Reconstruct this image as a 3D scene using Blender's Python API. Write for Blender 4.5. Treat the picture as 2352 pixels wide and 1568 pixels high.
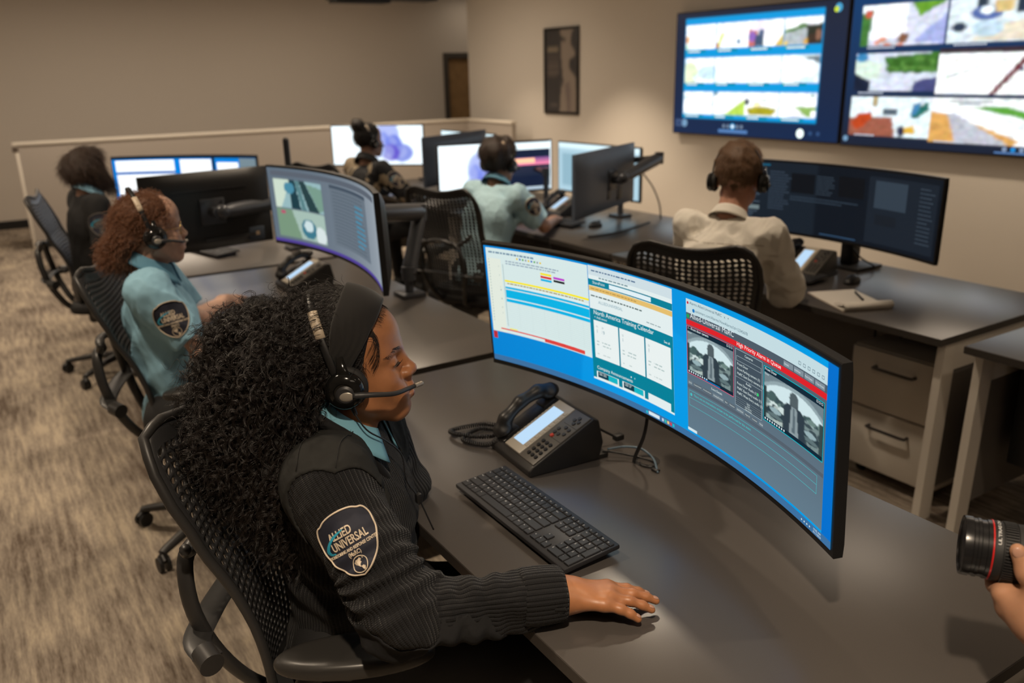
import bpy, bmesh, math, random
import numpy as np
from mathutils import Vector, Matrix, Quaternion
from mathutils.bvhtree import BVHTree

for _o in list(bpy.data.objects):
    bpy.data.objects.remove(_o, do_unlink=True)
SC = bpy.context.scene
COL = SC.collection
PI = math.pi
rng = np.random.default_rng(7)

# ------------------------------------------------------------------ camera
_yaw, _pitch, _roll, _f = .559872, .311448, -.0217385, 1928.94
_cy, _sy, _cp, _sp = math.cos(_yaw), math.sin(_yaw), math.cos(_pitch), math.sin(_pitch)
_fw = Vector((_sy * _cp, _cy * _cp, -_sp))
_r0 = Vector((_cy, -_sy, 0))
_u0 = _r0.cross(_fw)
_rt = math.cos(_roll) * _r0 + math.sin(_roll) * _u0
_up = -math.sin(_roll) * _r0 + math.cos(_roll) * _u0
cam_data = bpy.data.cameras.new('camera')
cam_data.sensor_fit = 'HORIZONTAL'
cam_data.sensor_width = 36.0
cam_data.lens = _f * 36.0 / 2352
cam_data.clip_start = .05
cam_data.dof.use_dof = True
cam_data.dof.focus_distance = 1.52
cam_data.dof.aperture_fstop = 3.2
cam = bpy.data.objects.new('camera', cam_data)
COL.objects.link(cam)
_m = Matrix.Identity(4)
for _i in range(3):
    _m[_i][0], _m[_i][1], _m[_i][2] = _rt[_i], _up[_i], -_fw[_i]
_m.translation = Vector((0, 0, 1.67))
cam.matrix_world = _m
SC.camera = cam

# ------------------------------------------------------------------ world, lights, exposure
SC.view_settings.view_transform = 'Standard'
SC.view_settings.look = 'None'
SC.view_settings.gamma = 1
SC.view_settings.use_curve_mapping = False
SC.view_settings.exposure = 0.0
try:
    SC.cycles.use_denoising = True
    SC.cycles.max_bounces = 8
    SC.cycles.caustics_reflective = False
    SC.cycles.caustics_refractive = False
    SC.cycles.sample_clamp_indirect = 6
except Exception:
    pass
world = bpy.data.worlds.new('world')
SC.world = world
world.use_nodes = True
world.node_tree.nodes['Background'].inputs[0].default_value = (1.0, .86, .72, 1)
world.node_tree.nodes['Background'].inputs[1].default_value = 0.02

CEIL = 2.75
WARM = (1.0, .81, .60)


def downlight(x, y, power, cone=110, blend=.8, radius=.05, col=WARM, aim=None):
    d = bpy.data.lights.new('downlight', 'SPOT')
    d.energy = power
    d.color = col
    d.spot_size = math.radians(cone)
    d.spot_blend = blend
    d.shadow_soft_size = radius
    o = bpy.data.objects.new('downlight', d)
    o.location = (x, y, CEIL - .03)
    if aim:
        v = Vector(aim) - Vector(o.location)
        o.rotation_euler = v.to_track_quat('-Z', 'Y').to_euler()
    COL.objects.link(o)


def fill_light(x, y, power, sx=1.2, sy=.6):  # unseen soft area lamps, added to raise the room's ambient light
    d = bpy.data.lights.new('ambient_fill', 'AREA')
    d.shape = 'RECTANGLE'
    d.size, d.size_y = sx, sy
    d.energy = power
    d.color = (1.0, .83, .65)
    o = bpy.data.objects.new('ambient_fill', d)
    o.location = (x, y, CEIL - .012)
    COL.objects.link(o)


for _x, _y, _p in ((.05, .05, 185), (-.15, 2.3, 110), (-.15, 4.6, 105), (-.1, 6.9, 95),
                   (2.0, .2, 34), (2.0, 2.3, 60), (2.05, 4.0, 120), (2.1, 6.6, 70)):
    downlight(_x, _y, _p)
# downlights nearer the right wall have narrow cones: they only reach its lower half
for _x, _y, _p in ((5.35, .6, 85), (5.2, 3.2, 105), (4.6, 5.0, 130)):
    downlight(_x, _y, _p, 84, .5)
downlight(4.85, 7.0, 210, 86, .6)
downlight(4.9, 8.8, 70, 86, .6)
for _x, _y, _p in ((-2.2, 8.6, 28), (1.2, 9.0, 33), (3.8, 9.0, 33), (-2.5, 4.5, 14), (2.1, 6.0, 12), (4.8, 2.4, 9), (.9, -1.2, 6), (6.9, 11.0, 4)):
    fill_light(_x, _y, _p)

# ------------------------------------------------------------------ materials
MATS = {}


def mat(name, col, rough=.5, metal=0.0, spec=None, bump=None, noise=None, sss=None, coat=None, emit=None, sheen=None):
    """bump=(scale, strength[, distance]); noise=(scale, colour2, lo, hi) mixes a second own colour by noise."""
    if name in MATS:
        return MATS[name]
    m = bpy.data.materials.new(name)
    m.use_nodes = True
    nt = m.node_tree
    b = nt.nodes['Principled BSDF']
    b.inputs['Base Color'].default_value = (*col, 1)
    b.inputs['Roughness'].default_value = rough
    b.inputs['Metallic'].default_value = metal
    if spec is not None:
        b.inputs['Specular IOR Level'].default_value = spec
    if sss:
        b.inputs['Subsurface Weight'].default_value = sss
        b.inputs['Subsurface Radius'].default_value = (.012, .005, .003)
        b.inputs['Subsurface Scale'].default_value = .5
    if coat:
        b.inputs['Coat Weight'].default_value = coat
        b.inputs['Coat Roughness'].default_value = .12
    if sheen:
        b.inputs['Sheen Weight'].default_value = sheen
        b.inputs['Sheen Roughness'].default_value = .5
    if emit:
        b.inputs['Emission Color'].default_value = (*emit[0], 1)
        b.inputs['Emission Strength'].default_value = emit[1]
    tc = None
    if bump or noise:
        tc = nt.nodes.new('ShaderNodeTexCoord')
    if noise:
        n = nt.nodes.new('ShaderNodeTexNoise')
        n.inputs['Scale'].default_value = noise[0]
        n.inputs['Detail'].default_value = 4
        nt.links.new(tc.outputs['Object'], n.inputs['Vector'])
        r = nt.nodes.new('ShaderNodeValToRGB')
        r.color_ramp.elements[0].position = noise[2]
        r.color_ramp.elements[1].position = noise[3]
        r.color_ramp.elements[0].color = (*col, 1)
        r.color_ramp.elements[1].color = (*noise[1], 1)
        nt.links.new(n.outputs['Fac'], r.inputs['Fac'])
        nt.links.new(r.outputs['Color'], b.inputs['Base Color'])
    if bump:
        n = nt.nodes.new('ShaderNodeTexNoise')
        n.inputs['Scale'].default_value = bump[0]
        n.inputs['Detail'].default_value = 3
        nt.links.new(tc.outputs['Object'], n.inputs['Vector'])
        bp = nt.nodes.new('ShaderNodeBump')
        bp.inputs['Strength'].default_value = bump[1]
        bp.inputs['Distance'].default_value = bump[2] if len(bump) > 2 else .002
        nt.links.new(n.outputs['Fac'], bp.inputs['Height'])
        nt.links.new(bp.outputs['Normal'], b.inputs['Normal'])
    MATS[name] = m
    return m


def emat(name, strength=1.0, sampling='AUTO', col=None):
    """a lit display: colour from the mesh colour attribute 'Col' (or one colour)."""
    if name in MATS:
        return MATS[name]
    m = bpy.data.materials.new(name)
    m.use_nodes = True
    nt = m.node_tree
    nt.nodes.remove(nt.nodes['Principled BSDF'])
    out = nt.nodes['Material Output']
    e = nt.nodes.new('ShaderNodeEmission')
    e.inputs['Strength'].default_value = strength
    if col is None:
        a = nt.nodes.new('ShaderNodeAttribute')
        a.attribute_name = 'Col'
        nt.links.new(a.outputs['Color'], e.inputs['Color'])
    else:
        e.inputs['Color'].default_value = (*col, 1)
    g = nt.nodes.new('ShaderNodeBsdfGlossy')
    g.inputs['Color'].default_value = (.03, .03, .03, 1)
    g.inputs['Roughness'].default_value = .35
    ad = nt.nodes.new('ShaderNodeAddShader')
    nt.links.new(e.outputs[0], ad.inputs[0])
    nt.links.new(g.outputs[0], ad.inputs[1])
    nt.links.new(ad.outputs[0], out.inputs['Surface'])
    m.cycles.emission_sampling = sampling
    MATS[name] = m
    return m


def srgb(r, g, b):
    """0-255 sRGB -> linear"""
    out = []
    for c in (r, g, b):
        c = c / 255
        out.append(c / 12.92 if c <= .04045 else ((c + .055) / 1.055) ** 2.4)
    return tuple(out)


# ------------------------------------------------------------------ mesh builder
class MB:
    def __init__(self):
        self.v = []
        self.f = []

    def add(self, vs, fs, M=None):
        o = len(self.v)
        if M is not None:
            vs = [M @ Vector(p) for p in vs]
        self.v.extend([tuple(p) for p in vs])
        self.f.extend([tuple(i + o for i in f) for f in fs])
        return self

    def box(self, c, s, M=None, bev=0.0, seg=2):
        bm = bmesh.new()
        bmesh.ops.create_cube(bm, size=1)
        bmesh.ops.scale(bm, vec=s, verts=bm.verts)
        if bev > 0:
            bmesh.ops.bevel(bm, geom=list(bm.edges) + list(bm.verts), offset=bev, segments=seg, profile=.5, affect='EDGES', clamp_overlap=True)
        bmesh.ops.translate(bm, vec=c, verts=bm.verts)
        return self.bm(bm, M)

    def bm(self, bm, M=None):
        bm.verts.index_update()
        self.add([v.co.copy() for v in bm.verts], [[v.index for v in f.verts] for f in bm.faces], M)
        bm.free()
        return self

    def box2(self, lo, hi, M=None, bev=0.0, seg=2):
        c = [(a + b) / 2 for a, b in zip(lo, hi)]
        s = [abs(b - a) for a, b in zip(lo, hi)]
        return self.box(c, s, M, bev, seg)

    def cyl(self, p0, p1, r0, r1=None, n=20, M=None, caps=True):
        return self.tube([p0, p1], [r0, r0 if r1 is None else r1], n, M, caps)

    def tube(self, pts, rad, n=12, M=None, caps=True, closed=False, flat=1.0, upv=None):
        """sweep an ellipse (radius rad, second axis rad*flat) along pts"""
        pts = [Vector(p) for p in pts]
        k = len(pts)
        if not hasattr(rad, '__len__'):
            rad = [rad] * k
        if len(rad) != k:
            rad = list(np.interp(np.linspace(0, 1, k), np.linspace(0, 1, len(rad)), rad))
        T = []
        for i in range(k):
            if closed:
                t = pts[(i + 1) % k] - pts[i - 1]
            else:
                t = pts[min(i + 1, k - 1)] - pts[max(i - 1, 0)]
            T.append(t.normalized())
        ref = Vector(upv) if upv else (Vector((0, 0, 1)) if abs(T[0].z) < .9 else Vector((1, 0, 0)))
        u = (ref - T[0] * ref.dot(T[0])).normalized()
        vs = []
        for i in range(k):
            if upv:
                r_ = Vector(upv)
                u = (r_ - T[i] * r_.dot(T[i])).normalized()
            elif i:
                u = (u - T[i] * u.dot(T[i])).normalized()
            w = T[i].cross(u)
            for j in range(n):
                a = 2 * PI * j / n
                vs.append(pts[i] + u * (math.cos(a) * rad[i] * flat) + w * (math.sin(a) * rad[i]))
        fs = []
        for i in range(k if closed else k - 1):
            b, c = i * n, ((i + 1) % k) * n
            for j in range(n):
                fs.append((b + j, b + (j + 1) % n, c + (j + 1) % n, c + j))
        if caps and not closed:
            fs.append(tuple(range(n - 1, -1, -1)))
            fs.append(tuple((k - 1) * n + j for j in range(n)))
        return self.add(vs, fs, M)

    def lathe(self, prof, n=32, M=None):
        """prof: (r,z) list, about z"""
        vs, fs = [], []
        for r, z in prof:
            for j in range(n):
                a = 2 * PI * j / n
                vs.append((r * math.cos(a), r * math.sin(a), z))
        for i in range(len(prof) - 1):
            for j in range(n):
                fs.append((i * n + j, i * n + (j + 1) % n, (i + 1) * n + (j + 1) % n, (i + 1) * n + j))
        if prof[0][0] > 1e-6:
            fs.append(tuple(range(n - 1, -1, -1)))
        if prof[-1][0] > 1e-6:
            fs.append(tuple((len(prof) - 1) * n + j for j in range(n)))
        return self.add(vs, fs, M)

    def prism(self, poly, h, M=None, z0=0.0):
        """poly (x,y) ccw extruded from z0 to z0+h"""
        n = len(poly)
        vs = [(x, y, z0) for x, y in poly] + [(x, y, z0 + h) for x, y in poly]
        fs = [tuple(range(n - 1, -1, -1)), tuple(range(n, 2 * n))]
        fs += [(i, (i + 1) % n, n + (i + 1) % n, n + i) for i in range(n)]
        return self.add(vs, fs, M)

    def ball(self, c, r, M=None, nu=20, nv=12):
        rx, ry, rz = r if hasattr(r, '__len__') else (r, r, r)
        vs, fs = [], []
        for i in range(nv + 1):
            t = PI * i / nv
            for j in range(nu):
                a = 2 * PI * j / nu
                vs.append((c[0] + rx * math.sin(t) * math.cos(a), c[1] + ry * math.sin(t) * math.sin(a), c[2] + rz * math.cos(t)))
        for i in range(nv):
            for j in range(nu):
                fs.append((i * nu + j, (i + 1) * nu + j, (i + 1) * nu + (j + 1) % nu, i * nu + (j + 1) % nu))
        return self.add(vs, fs, M)

    def grid(self, fn, nu, nv, M=None):
        vs = [fn(i / nu, j / nv) for j in range(nv + 1) for i in range(nu + 1)]
        fs = [(j * (nu + 1) + i, j * (nu + 1) + i + 1, (j + 1) * (nu + 1) + i + 1, (j + 1) * (nu + 1) + i) for j in range(nv) for i in range(nu)]
        return self.add(vs, fs, M)


def mk(name, me_or_mb, material, parent=None, smooth=35, fix=False):
    """one mesh object; smooth = auto-smooth angle in degrees (None flat, 180 all)"""
    if isinstance(me_or_mb, MB):
        me = bpy.data.meshes.new(name)
        me.from_pydata(me_or_mb.v, [], me_or_mb.f)
        if fix:
            bm = bmesh.new()
            bm.from_mesh(me)
            bmesh.ops.remove_doubles(bm, verts=bm.verts, dist=1e-6)
            bmesh.ops.recalc_face_normals(bm, faces=bm.faces)
            bm.to_mesh(me)
            bm.free()
    else:
        me = me_or_mb
    me.update()
    if smooth is not None and len(me.polygons):
        me.polygons.foreach_set('use_smooth', np.ones(len(me.polygons), dtype=bool))
        if smooth < 180:
            me.set_sharp_from_angle(angle=math.radians(smooth))
    if material:
        if not hasattr(material, '__len__'):
            material = [material]
        me.materials.clear()
        for mm in material:
            me.materials.append(mm)
    o = bpy.data.objects.new(name, me)
    COL.objects.link(o)
    if parent:
        o.parent = parent
    return o


def thing(name, label, cat, loc=(0, 0, 0), rotz=0.0, group=None, rot=None):
    o = bpy.data.objects.new(name, None)
    o.empty_display_size = .05
    o.location = loc
    o.rotation_euler = rot if rot else (0, 0, rotz)
    COL.objects.link(o)
    return tag(o, label, cat, group)


def tag(o, label=None, cat=None, group=None, kind=None):
    if label:
        o['label'] = label
    if cat:
        o['category'] = cat
    if group:
        o['group'] = group
    if kind:
        o['kind'] = kind
    return o


def kids(o):
    return KIDS.get(o.name) or [c for c in bpy.data.objects if c.parent == o]


KIDS = {}


def copy_tree(o, parent=None):
    c = o.copy()
    COL.objects.link(c)
    if parent:
        c.parent = parent
    for ch in [x for x in bpy.data.objects if x.parent == o]:
        copy_tree(ch, c)
    return c


def place(o, loc, rotz=0.0, label=None, group=None):
    o.location = loc
    o.rotation_euler = (0, 0, rotz)
    if label:
        o['label'] = label
    if group:
        o['group'] = group
    return o


def T(x, y, z):
    return Matrix.Translation((x, y, z))


def RX(a):
    return Matrix.Rotation(a, 4, 'X')


def RY(a):
    return Matrix.Rotation(a, 4, 'Y')


def RZ(a):
    return Matrix.Rotation(a, 4, 'Z')


def bez(pts, n=24):
    """Catmull-Rom through pts"""
    P = [np.array(p, float) for p in pts]
    P = [2 * P[0] - P[1]] + P + [2 * P[-1] - P[-2]]
    out = []
    m = len(P) - 3
    for i in range(m):
        w = max(2, n // m)
        for k in range(w + (1 if i == m - 1 else 0)):
            t = k / w
            a, b, c, d = P[i:i + 4]
            out.append(tuple(.5 * (2 * b + (c - a) * t + (2 * a - 5 * b + 4 * c - d) * t * t + (3 * b - a - 3 * c + d) * t ** 3)))
    return out


_TXT = {}


def text_mesh(s, size=1.0, bold=0.0, align='LEFT', shear=0.0):
    """(verts Nx2, faces) of a line of writing, baseline at 0"""
    key = (s, bold, align, shear)
    if key not in _TXT:
        cu = bpy.data.curves.new('t', 'FONT')
        cu.body = s
        cu.size = 1.0
        cu.align_x = align
        cu.offset = bold
        cu.shear = shear
        cu.resolution_u = 3
        ob = bpy.data.objects.new('t', cu)
        COL.objects.link(ob)
        dg = bpy.context.evaluated_depsgraph_get()
        dg.update()
        me = ob.evaluated_get(dg).to_mesh()
        v = np.array([p.co[:2] for p in me.vertices]) if len(me.vertices) else np.zeros((0, 2))
        f = [tuple(p.vertices) for p in me.polygons]
        ob.evaluated_get(dg).to_mesh_clear()
        bpy.data.objects.remove(ob, do_unlink=True)
        bpy.data.curves.remove(cu)
        _TXT[key] = (v, f)
    v, f = _TXT[key]
    return v * size, f


# ------------------------------------------------------------------ implicit surfaces (for everything organic)
def smin(a, b, k):
    if k <= 0:
        return np.minimum(a, b)
    h = np.maximum(k - np.abs(a - b), 0) / k
    return np.minimum(a, b) - h * h * k * .25


def smax(a, b, k):
    return -smin(-a, -b, k)


def s_ell(P, c, r, Rm=None):
    q = P - np.asarray(c, np.float32)
    if Rm is not None:
        q = q @ np.asarray(Rm, np.float32)
    r = np.asarray(r, np.float32)
    k0 = np.linalg.norm(q / r, axis=-1)
    k1 = np.linalg.norm(q / (r * r), axis=-1)
    return k0 * (k0 - 1) / np.maximum(k1, 1e-6)


def s_cap(P, a, b, ra, rb):
    """tapered capsule"""
    a = np.asarray(a, np.float32)
    b = np.asarray(b, np.float32)
    ba = b - a
    h = np.clip(((P - a) @ ba) / max(float(ba @ ba), 1e-9), 0, 1)
    d = np.linalg.norm(P - a - h[..., None] * ba, axis=-1)
    return d - (ra + (rb - ra) * h)


def s_box(P, c, s, r, Rm=None):
    q = P - np.asarray(c, np.float32)
    if Rm is not None:
        q = q @ np.asarray(Rm, np.float32)
    q = np.abs(q) - (np.asarray(s, np.float32) - r)
    return np.linalg.norm(np.maximum(q, 0), axis=-1) + np.minimum(q.max(-1), 0) - r


def surfnet(fn, lo, hi, h):
    """naive surface nets -> verts, quads"""
    lo = np.asarray(lo, float)
    n = np.maximum(np.ceil((np.asarray(hi, float) - lo) / h).astype(int) + 1, 3)
    ax = [lo[i] + h * np.arange(n[i]) for i in range(3)]
    F = np.empty(tuple(n), np.float32)
    step = max(1, int(600000 // (n[1] * n[2])))
    for i in range(0, n[0], step):
        g = np.stack(np.meshgrid(ax[0][i:i + step], ax[1], ax[2], indexing='ij'), -1).astype(np.float32)
        F[i:i + step] = fn(g)
    F[F == 0] = 1e-7
    S = F < 0
    c = np.zeros(tuple(n - 1), np.int8)
    for dx in (0, 1):
        for dy in (0, 1):
            for dz in (0, 1):
                c += S[dx:n[0] - 1 + dx, dy:n[1] - 1 + dy, dz:n[2] - 1 + dz]
    act = (c > 0) & (c < 8)
    I = np.argwhere(act)
    idx = -np.ones(act.shape, np.int64)
    idx[act] = np.arange(len(I))
    acc = np.zeros((len(I), 3))
    cnt = np.zeros(len(I))
    cor = [(x, y, z) for x in (0, 1) for y in (0, 1) for z in (0, 1)]
    for a in range(8):
        for b in range(a + 1, 8):
            d = np.array(cor[b]) - np.array(cor[a])
            if abs(d).sum() != 1:
                continue
            fa = F[I[:, 0] + cor[a][0], I[:, 1] + cor[a][1], I[:, 2] + cor[a][2]]
            fb = F[I[:, 0] + cor[b][0], I[:, 1] + cor[b][1], I[:, 2] + cor[b][2]]
            m = (fa < 0) != (fb < 0)
            t = np.where(m, fa / np.where(m, fa - fb, 1), 0)
            acc += np.where(m[:, None], np.array(cor[a]) + t[:, None] * d, 0)
            cnt += m
    V = lo + h * (I + acc / np.maximum(cnt, 1)[:, None])
    Q = []
    for axn in range(3):
        sl0 = [slice(None)] * 3
        sl1 = [slice(None)] * 3
        sl0[axn] = slice(0, -1)
        sl1[axn] = slice(1, None)
        A, B = S[tuple(sl0)], S[tuple(sl1)]
        ch = np.argwhere(A != B)
        u, v = (axn + 1) % 3, (axn + 2) % 3
        ok = (ch[:, u] > 0) & (ch[:, v] > 0) & (ch[:, u] < n[u] - 1) & (ch[:, v] < n[v] - 1)
        ch = ch[ok]
        inside = A[ch[:, 0], ch[:, 1], ch[:, 2]]
        e = np.eye(3, dtype=int)
        q = [ch - e[u] - e[v], ch - e[v], ch, ch - e[u]]
        ids = np.stack([idx[k[:, 0], k[:, 1], k[:, 2]] for k in q], 1)
        ids[~inside] = ids[~inside][:, ::-1]
        Q.append(ids)
    return V, np.concatenate(Q)


def npmesh(name, V, Q):
    me = bpy.data.meshes.new(name)
    V = np.asarray(V, np.float32)
    Q = np.asarray(Q, np.int32)
    me.vertices.add(len(V))
    me.vertices.foreach_set('co', V.ravel())
    me.loops.add(Q.size)
    me.loops.foreach_set('vertex_index', Q.ravel())
    me.polygons.add(len(Q))
    k = Q.shape[1]
    me.polygons.foreach_set('loop_start', np.arange(0, Q.size, k, dtype=np.int32))
    me.polygons.foreach_set('loop_total', np.full(len(Q), k, np.int32))
    me.update(calc_edges=True)
    me.validate()
    return me


def sdf(fn, lo, hi, h):
    return surfnet(fn, lo, hi, h)


def vnoise(P, s, seed=0):
    """cheap smooth pseudo-noise in [-1,1] (sum of rotated sines)"""
    r = np.random.default_rng(seed)
    out = np.zeros(P.shape[:-1], np.float32)
    for _ in range(6):
        d = r.normal(size=3)
        d /= np.linalg.norm(d)
        out += np.sin((P @ d.astype(np.float32)) * s * r.uniform(.6, 1.6) + r.uniform(0, 6.28))
    return out / 3.2


def bvh_of(V, Q):
    return BVHTree.FromPolygons([tuple(map(float, p)) for p in V], [tuple(map(int, q)) for q in Q])
# ------------------------------------------------------------------ room shell
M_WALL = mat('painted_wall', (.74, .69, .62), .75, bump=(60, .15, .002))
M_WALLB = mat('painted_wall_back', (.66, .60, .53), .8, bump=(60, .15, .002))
M_CEIL = mat('ceiling_tile', (.70, .67, .62), .9)
M_BASE = mat('black_vinyl_base', (.012, .012, .012), .5)


def carpet():
    m = bpy.data.materials.new('streaked_carpet')
    m.use_nodes = True
    nt = m.node_tree
    L = nt.links
    b = nt.nodes['Principled BSDF']
    b.inputs['Roughness'].default_value = .95
    b.inputs['Specular IOR Level'].default_value = .1
    tc = nt.nodes.new('ShaderNodeTexCoord')

    def nz(scale, sx, sy, det=4, rough=.6):
        mp = nt.nodes.new('ShaderNodeMapping')
        mp.inputs['Scale'].default_value = (sx, sy, 1)
        L.new(tc.outputs['Object'], mp.inputs['Vector'])
        n = nt.nodes.new('ShaderNodeTexNoise')
        n.inputs['Scale'].default_value = scale
        n.inputs['Detail'].default_value = det
        n.inputs['Roughness'].default_value = rough
        L.new(mp.outputs[0], n.inputs['Vector'])
        return n.outputs['Fac']

    def math_(op, a, c):
        n = nt.nodes.new('ShaderNodeMath')
        n.operation = op
        for i, x in enumerate((a, c)):
            if isinstance(x, (int, float)):
                n.inputs[i].default_value = x
            else:
                L.new(x, n.inputs[i])
        return n.outputs[0]
    streak = nz(1, 46, 4.2, 5, .62)
    patch = nz(1, 3.2, 1.7, 3, .5)
    fine = nz(1, 190, 30, 2, .6)
    s = math_('ADD', math_('MULTIPLY', streak, .62), math_('ADD', math_('MULTIPLY', patch, .55), math_('MULTIPLY', fine, .22)))
    r = nt.nodes.new('ShaderNodeValToRGB')
    e = r.color_ramp.elements
    e[0].position, e[0].color = .54, (.13, .10, .078, 1)
    e[1].position, e[1].color = .84, (.50, .42, .32, 1)
    k = e.new(.68)
    k.color = (.29, .245, .20, 1)
    L.new(s, r.inputs['Fac'])
    L.new(r.outputs['Color'], b.inputs['Base Color'])
    bp = nt.nodes.new('ShaderNodeBump')
    bp.inputs['Strength'].default_value = .35
    bp.inputs['Distance'].default_value = .002
    L.new(nz(1, 500, 250, 2), bp.inputs['Height'])
    L.new(bp.outputs['Normal'], b.inputs['Normal'])
    return m


def struct(name, mb, m, parent=None, **k):
    o = mk(name, mb, m, parent, **k)
    if parent is None:
        o['kind'] = 'structure'
    return o


XW, YB = 5.95, 11.6
struct('floor', MB().box2((-4.5, -3.5, -.05), (8.5, 12, 0)), carpet())
struct('ceiling', MB().box2((-4.5, -3.5, CEIL), (8.5, 12, CEIL + .05)), M_CEIL)
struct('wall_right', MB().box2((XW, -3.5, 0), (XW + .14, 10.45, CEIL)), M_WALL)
# the back wall leaves an opening for the door behind the end of the right wall
DX0, DX1, DZ = 6.22, 7.05, 1.90
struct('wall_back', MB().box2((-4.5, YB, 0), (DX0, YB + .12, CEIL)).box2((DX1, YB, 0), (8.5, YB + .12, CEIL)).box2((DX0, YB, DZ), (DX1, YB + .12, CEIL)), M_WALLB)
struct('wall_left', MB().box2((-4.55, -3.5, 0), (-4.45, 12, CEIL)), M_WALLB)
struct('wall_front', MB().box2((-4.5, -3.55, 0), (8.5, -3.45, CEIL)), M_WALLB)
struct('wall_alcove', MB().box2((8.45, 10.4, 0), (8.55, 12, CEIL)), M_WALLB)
struct('baseboard_back', MB().box2((-4.45, YB - .012, 0), (DX0 - .05, YB, .10)), M_BASE)
struct('baseboard_right', MB().box2((XW - .012, -3.45, 0), (XW, 10.45, .10)), M_BASE)
_d = struct('door_1', MB().box2((DX0 + .03, YB + .03, .005), (DX1 - .03, YB + .075, DZ - .03)), mat('brown_door_wood', (.36, .22, .10), .45, noise=(9, (.28, .17, .075), .4, .7)))
mk('door_frame', MB().box2((DX0 - .045, YB - .02, 0), (DX0 + .03, YB + .10, DZ + .045)).box2((DX1 - .03, YB - .02, 0), (DX1 + .045, YB + .10, DZ + .045)).box2((DX0 + .03, YB - .02, DZ - .03), (DX1 - .03, YB + .10, DZ + .045)),
   mat('dark_door_frame', (.075, .065, .055), .5), _d)
mk('door_handle', MB().cyl((DX1 - .1, YB + .03, 1.0), (DX1 - .1, YB - .03, 1.0), .012).cyl((DX1 - .1, YB - .03, 1.0), (DX1 - .22, YB - .03, 1.0), .009), mat('brushed_metal', (.5, .48, .45), .35, 1), _d)

# ------------------------------------------------------------------ half-height partition
M_PANEL = mat('partition_panel', (.47, .42, .37), .7, bump=(90, .1, .001))
M_TRIM = mat('pale_trim', (.88, .82, .72), .3)
PT = thing('half_height_partition', 'long beige half-height partition with pale cap strip behind the workstations', 'partition', (.40, 10.0, 0))
PW, PH = 5.30, 1.075
mk('panel', MB().box2((.03, 0, .08), (PW, .05, PH - .02)).box2((PW - .05, -1.1, .08), (PW, 0, PH - .02)), M_PANEL, PT)
mk('cap_strip', MB().box2((-.015, -.015, PH - .02), (PW + .01, .065, PH + .012), bev=.004).box2((PW - .065, -1.1, PH - .02), (PW + .012, -.015, PH + .012), bev=.004), M_TRIM, PT)
mk('end_post', MB().box2((0, -.004, 0), (.03, .054, PH - .07), bev=.003), M_TRIM, PT)
mk('end_bracket', MB().box2((-.02, -.01, PH - .085), (.03, .06, PH - .035), bev=.006), mat('bracket_brown', (.12, .09, .07), .5), PT)
mk('plinth', MB().box2((.03, .005, 0), (PW, .045, .08)), M_BASE, PT)

# ------------------------------------------------------------------ poster on the right wall
PO = thing('framed_poster', 'black framed portrait poster with pale figure on the wall left of the screens', 'poster', (XW - .001, 8.28, 1.655))
pw, ph = .675, .957
fr = MB()
for a, b in (((-.025, -pw / 2, -ph / 2), (0, pw / 2, -ph / 2 + .03)), ((-.025, -pw / 2, ph / 2 - .03), (0, pw / 2, ph / 2)),
             ((-.025, -pw / 2, -ph / 2 + .03), (0, -pw / 2 + .03, ph / 2 - .03)), ((-.025, pw / 2 - .03, -ph / 2 + .03), (0, pw / 2, ph / 2 - .03))):
    fr.box2(a, b, bev=.003)
mk('frame', fr, mat('black_frame', (.012, .011, .011), .4), PO)


def colmesh(name, quads, m, parent, off=None):
    """quads: list of (4 points, colour or 4 colours) -> mesh with corner colour attribute 'Col'"""
    V = np.array([p for q, _ in quads for p in q], np.float32)
    F = np.arange(len(V)).reshape(-1, 4)
    me = npmesh(name, V, F)
    c = np.ones((len(V), 4), np.float32)
    for i, (_, col) in enumerate(quads):
        col = np.asarray(col, float)
        c[i * 4:i * 4 + 4, :3] = col
    a = me.color_attributes.new('Col', 'FLOAT_COLOR', 'CORNER')
    a.data.foreach_set('color', c.ravel())
    return mk(name, me, m, parent, smooth=None)


def attr_mat(name, rough=.5):
    m = mat(name, (.5, .5, .5), rough)
    nt = m.node_tree
    a = nt.nodes.new('ShaderNodeAttribute')
    a.attribute_name = 'Col'
    nt.links.new(a.outputs['Color'], nt.nodes['Principled BSDF'].inputs['Base Color'])
    return m


def canvas_mesh(name, img, pos, m, parent=None, smoothcol=False):
    """img (H,W,3) linear colours as a grid of coloured cells on the surface pos(u,v), u to the viewer's right, v up, both 0..1"""
    H, W, _ = img.shape
    uu, vv = np.meshgrid(np.linspace(0, 1, W + 1), np.linspace(1, 0, H + 1))
    V = pos(uu.ravel(), vv.ravel())
    i = np.arange(H)[:, None] * (W + 1) + np.arange(W)[None]
    F = np.stack([i + W + 1, i + W + 2, i + 1, i], -1).reshape(-1, 4)
    me = npmesh(name, V, F)
    c = np.ones((H * W, 4, 4), np.float32)
    c[:, :, :3] = img.reshape(-1, 1, 3)
    if smoothcol:
        p = np.pad(img, ((1, 1), (1, 1), (0, 0)), mode='edge')
        vc = (p[:-1, :-1] + p[1:, :-1] + p[:-1, 1:] + p[1:, 1:]) / 4
        vc = vc.reshape(-1, 3)
        c[:, :, :3] = vc[F]
    a = me.color_attributes.new('Col', 'FLOAT_COLOR', 'CORNER')
    a.data.foreach_set('color', c.ravel())
    return mk(name, me, m, parent, smooth=None)


def blur(img, n=1):
    for _ in range(n):
        p = np.pad(img, ((1, 1), (1, 1), (0, 0)), mode='edge')
        img = (p[:-2, 1:-1] + p[2:, 1:-1] + p[1:-1, :-2] + p[1:-1, 2:] + 2 * p[1:-1, 1:-1]) / 6
    return img


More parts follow.
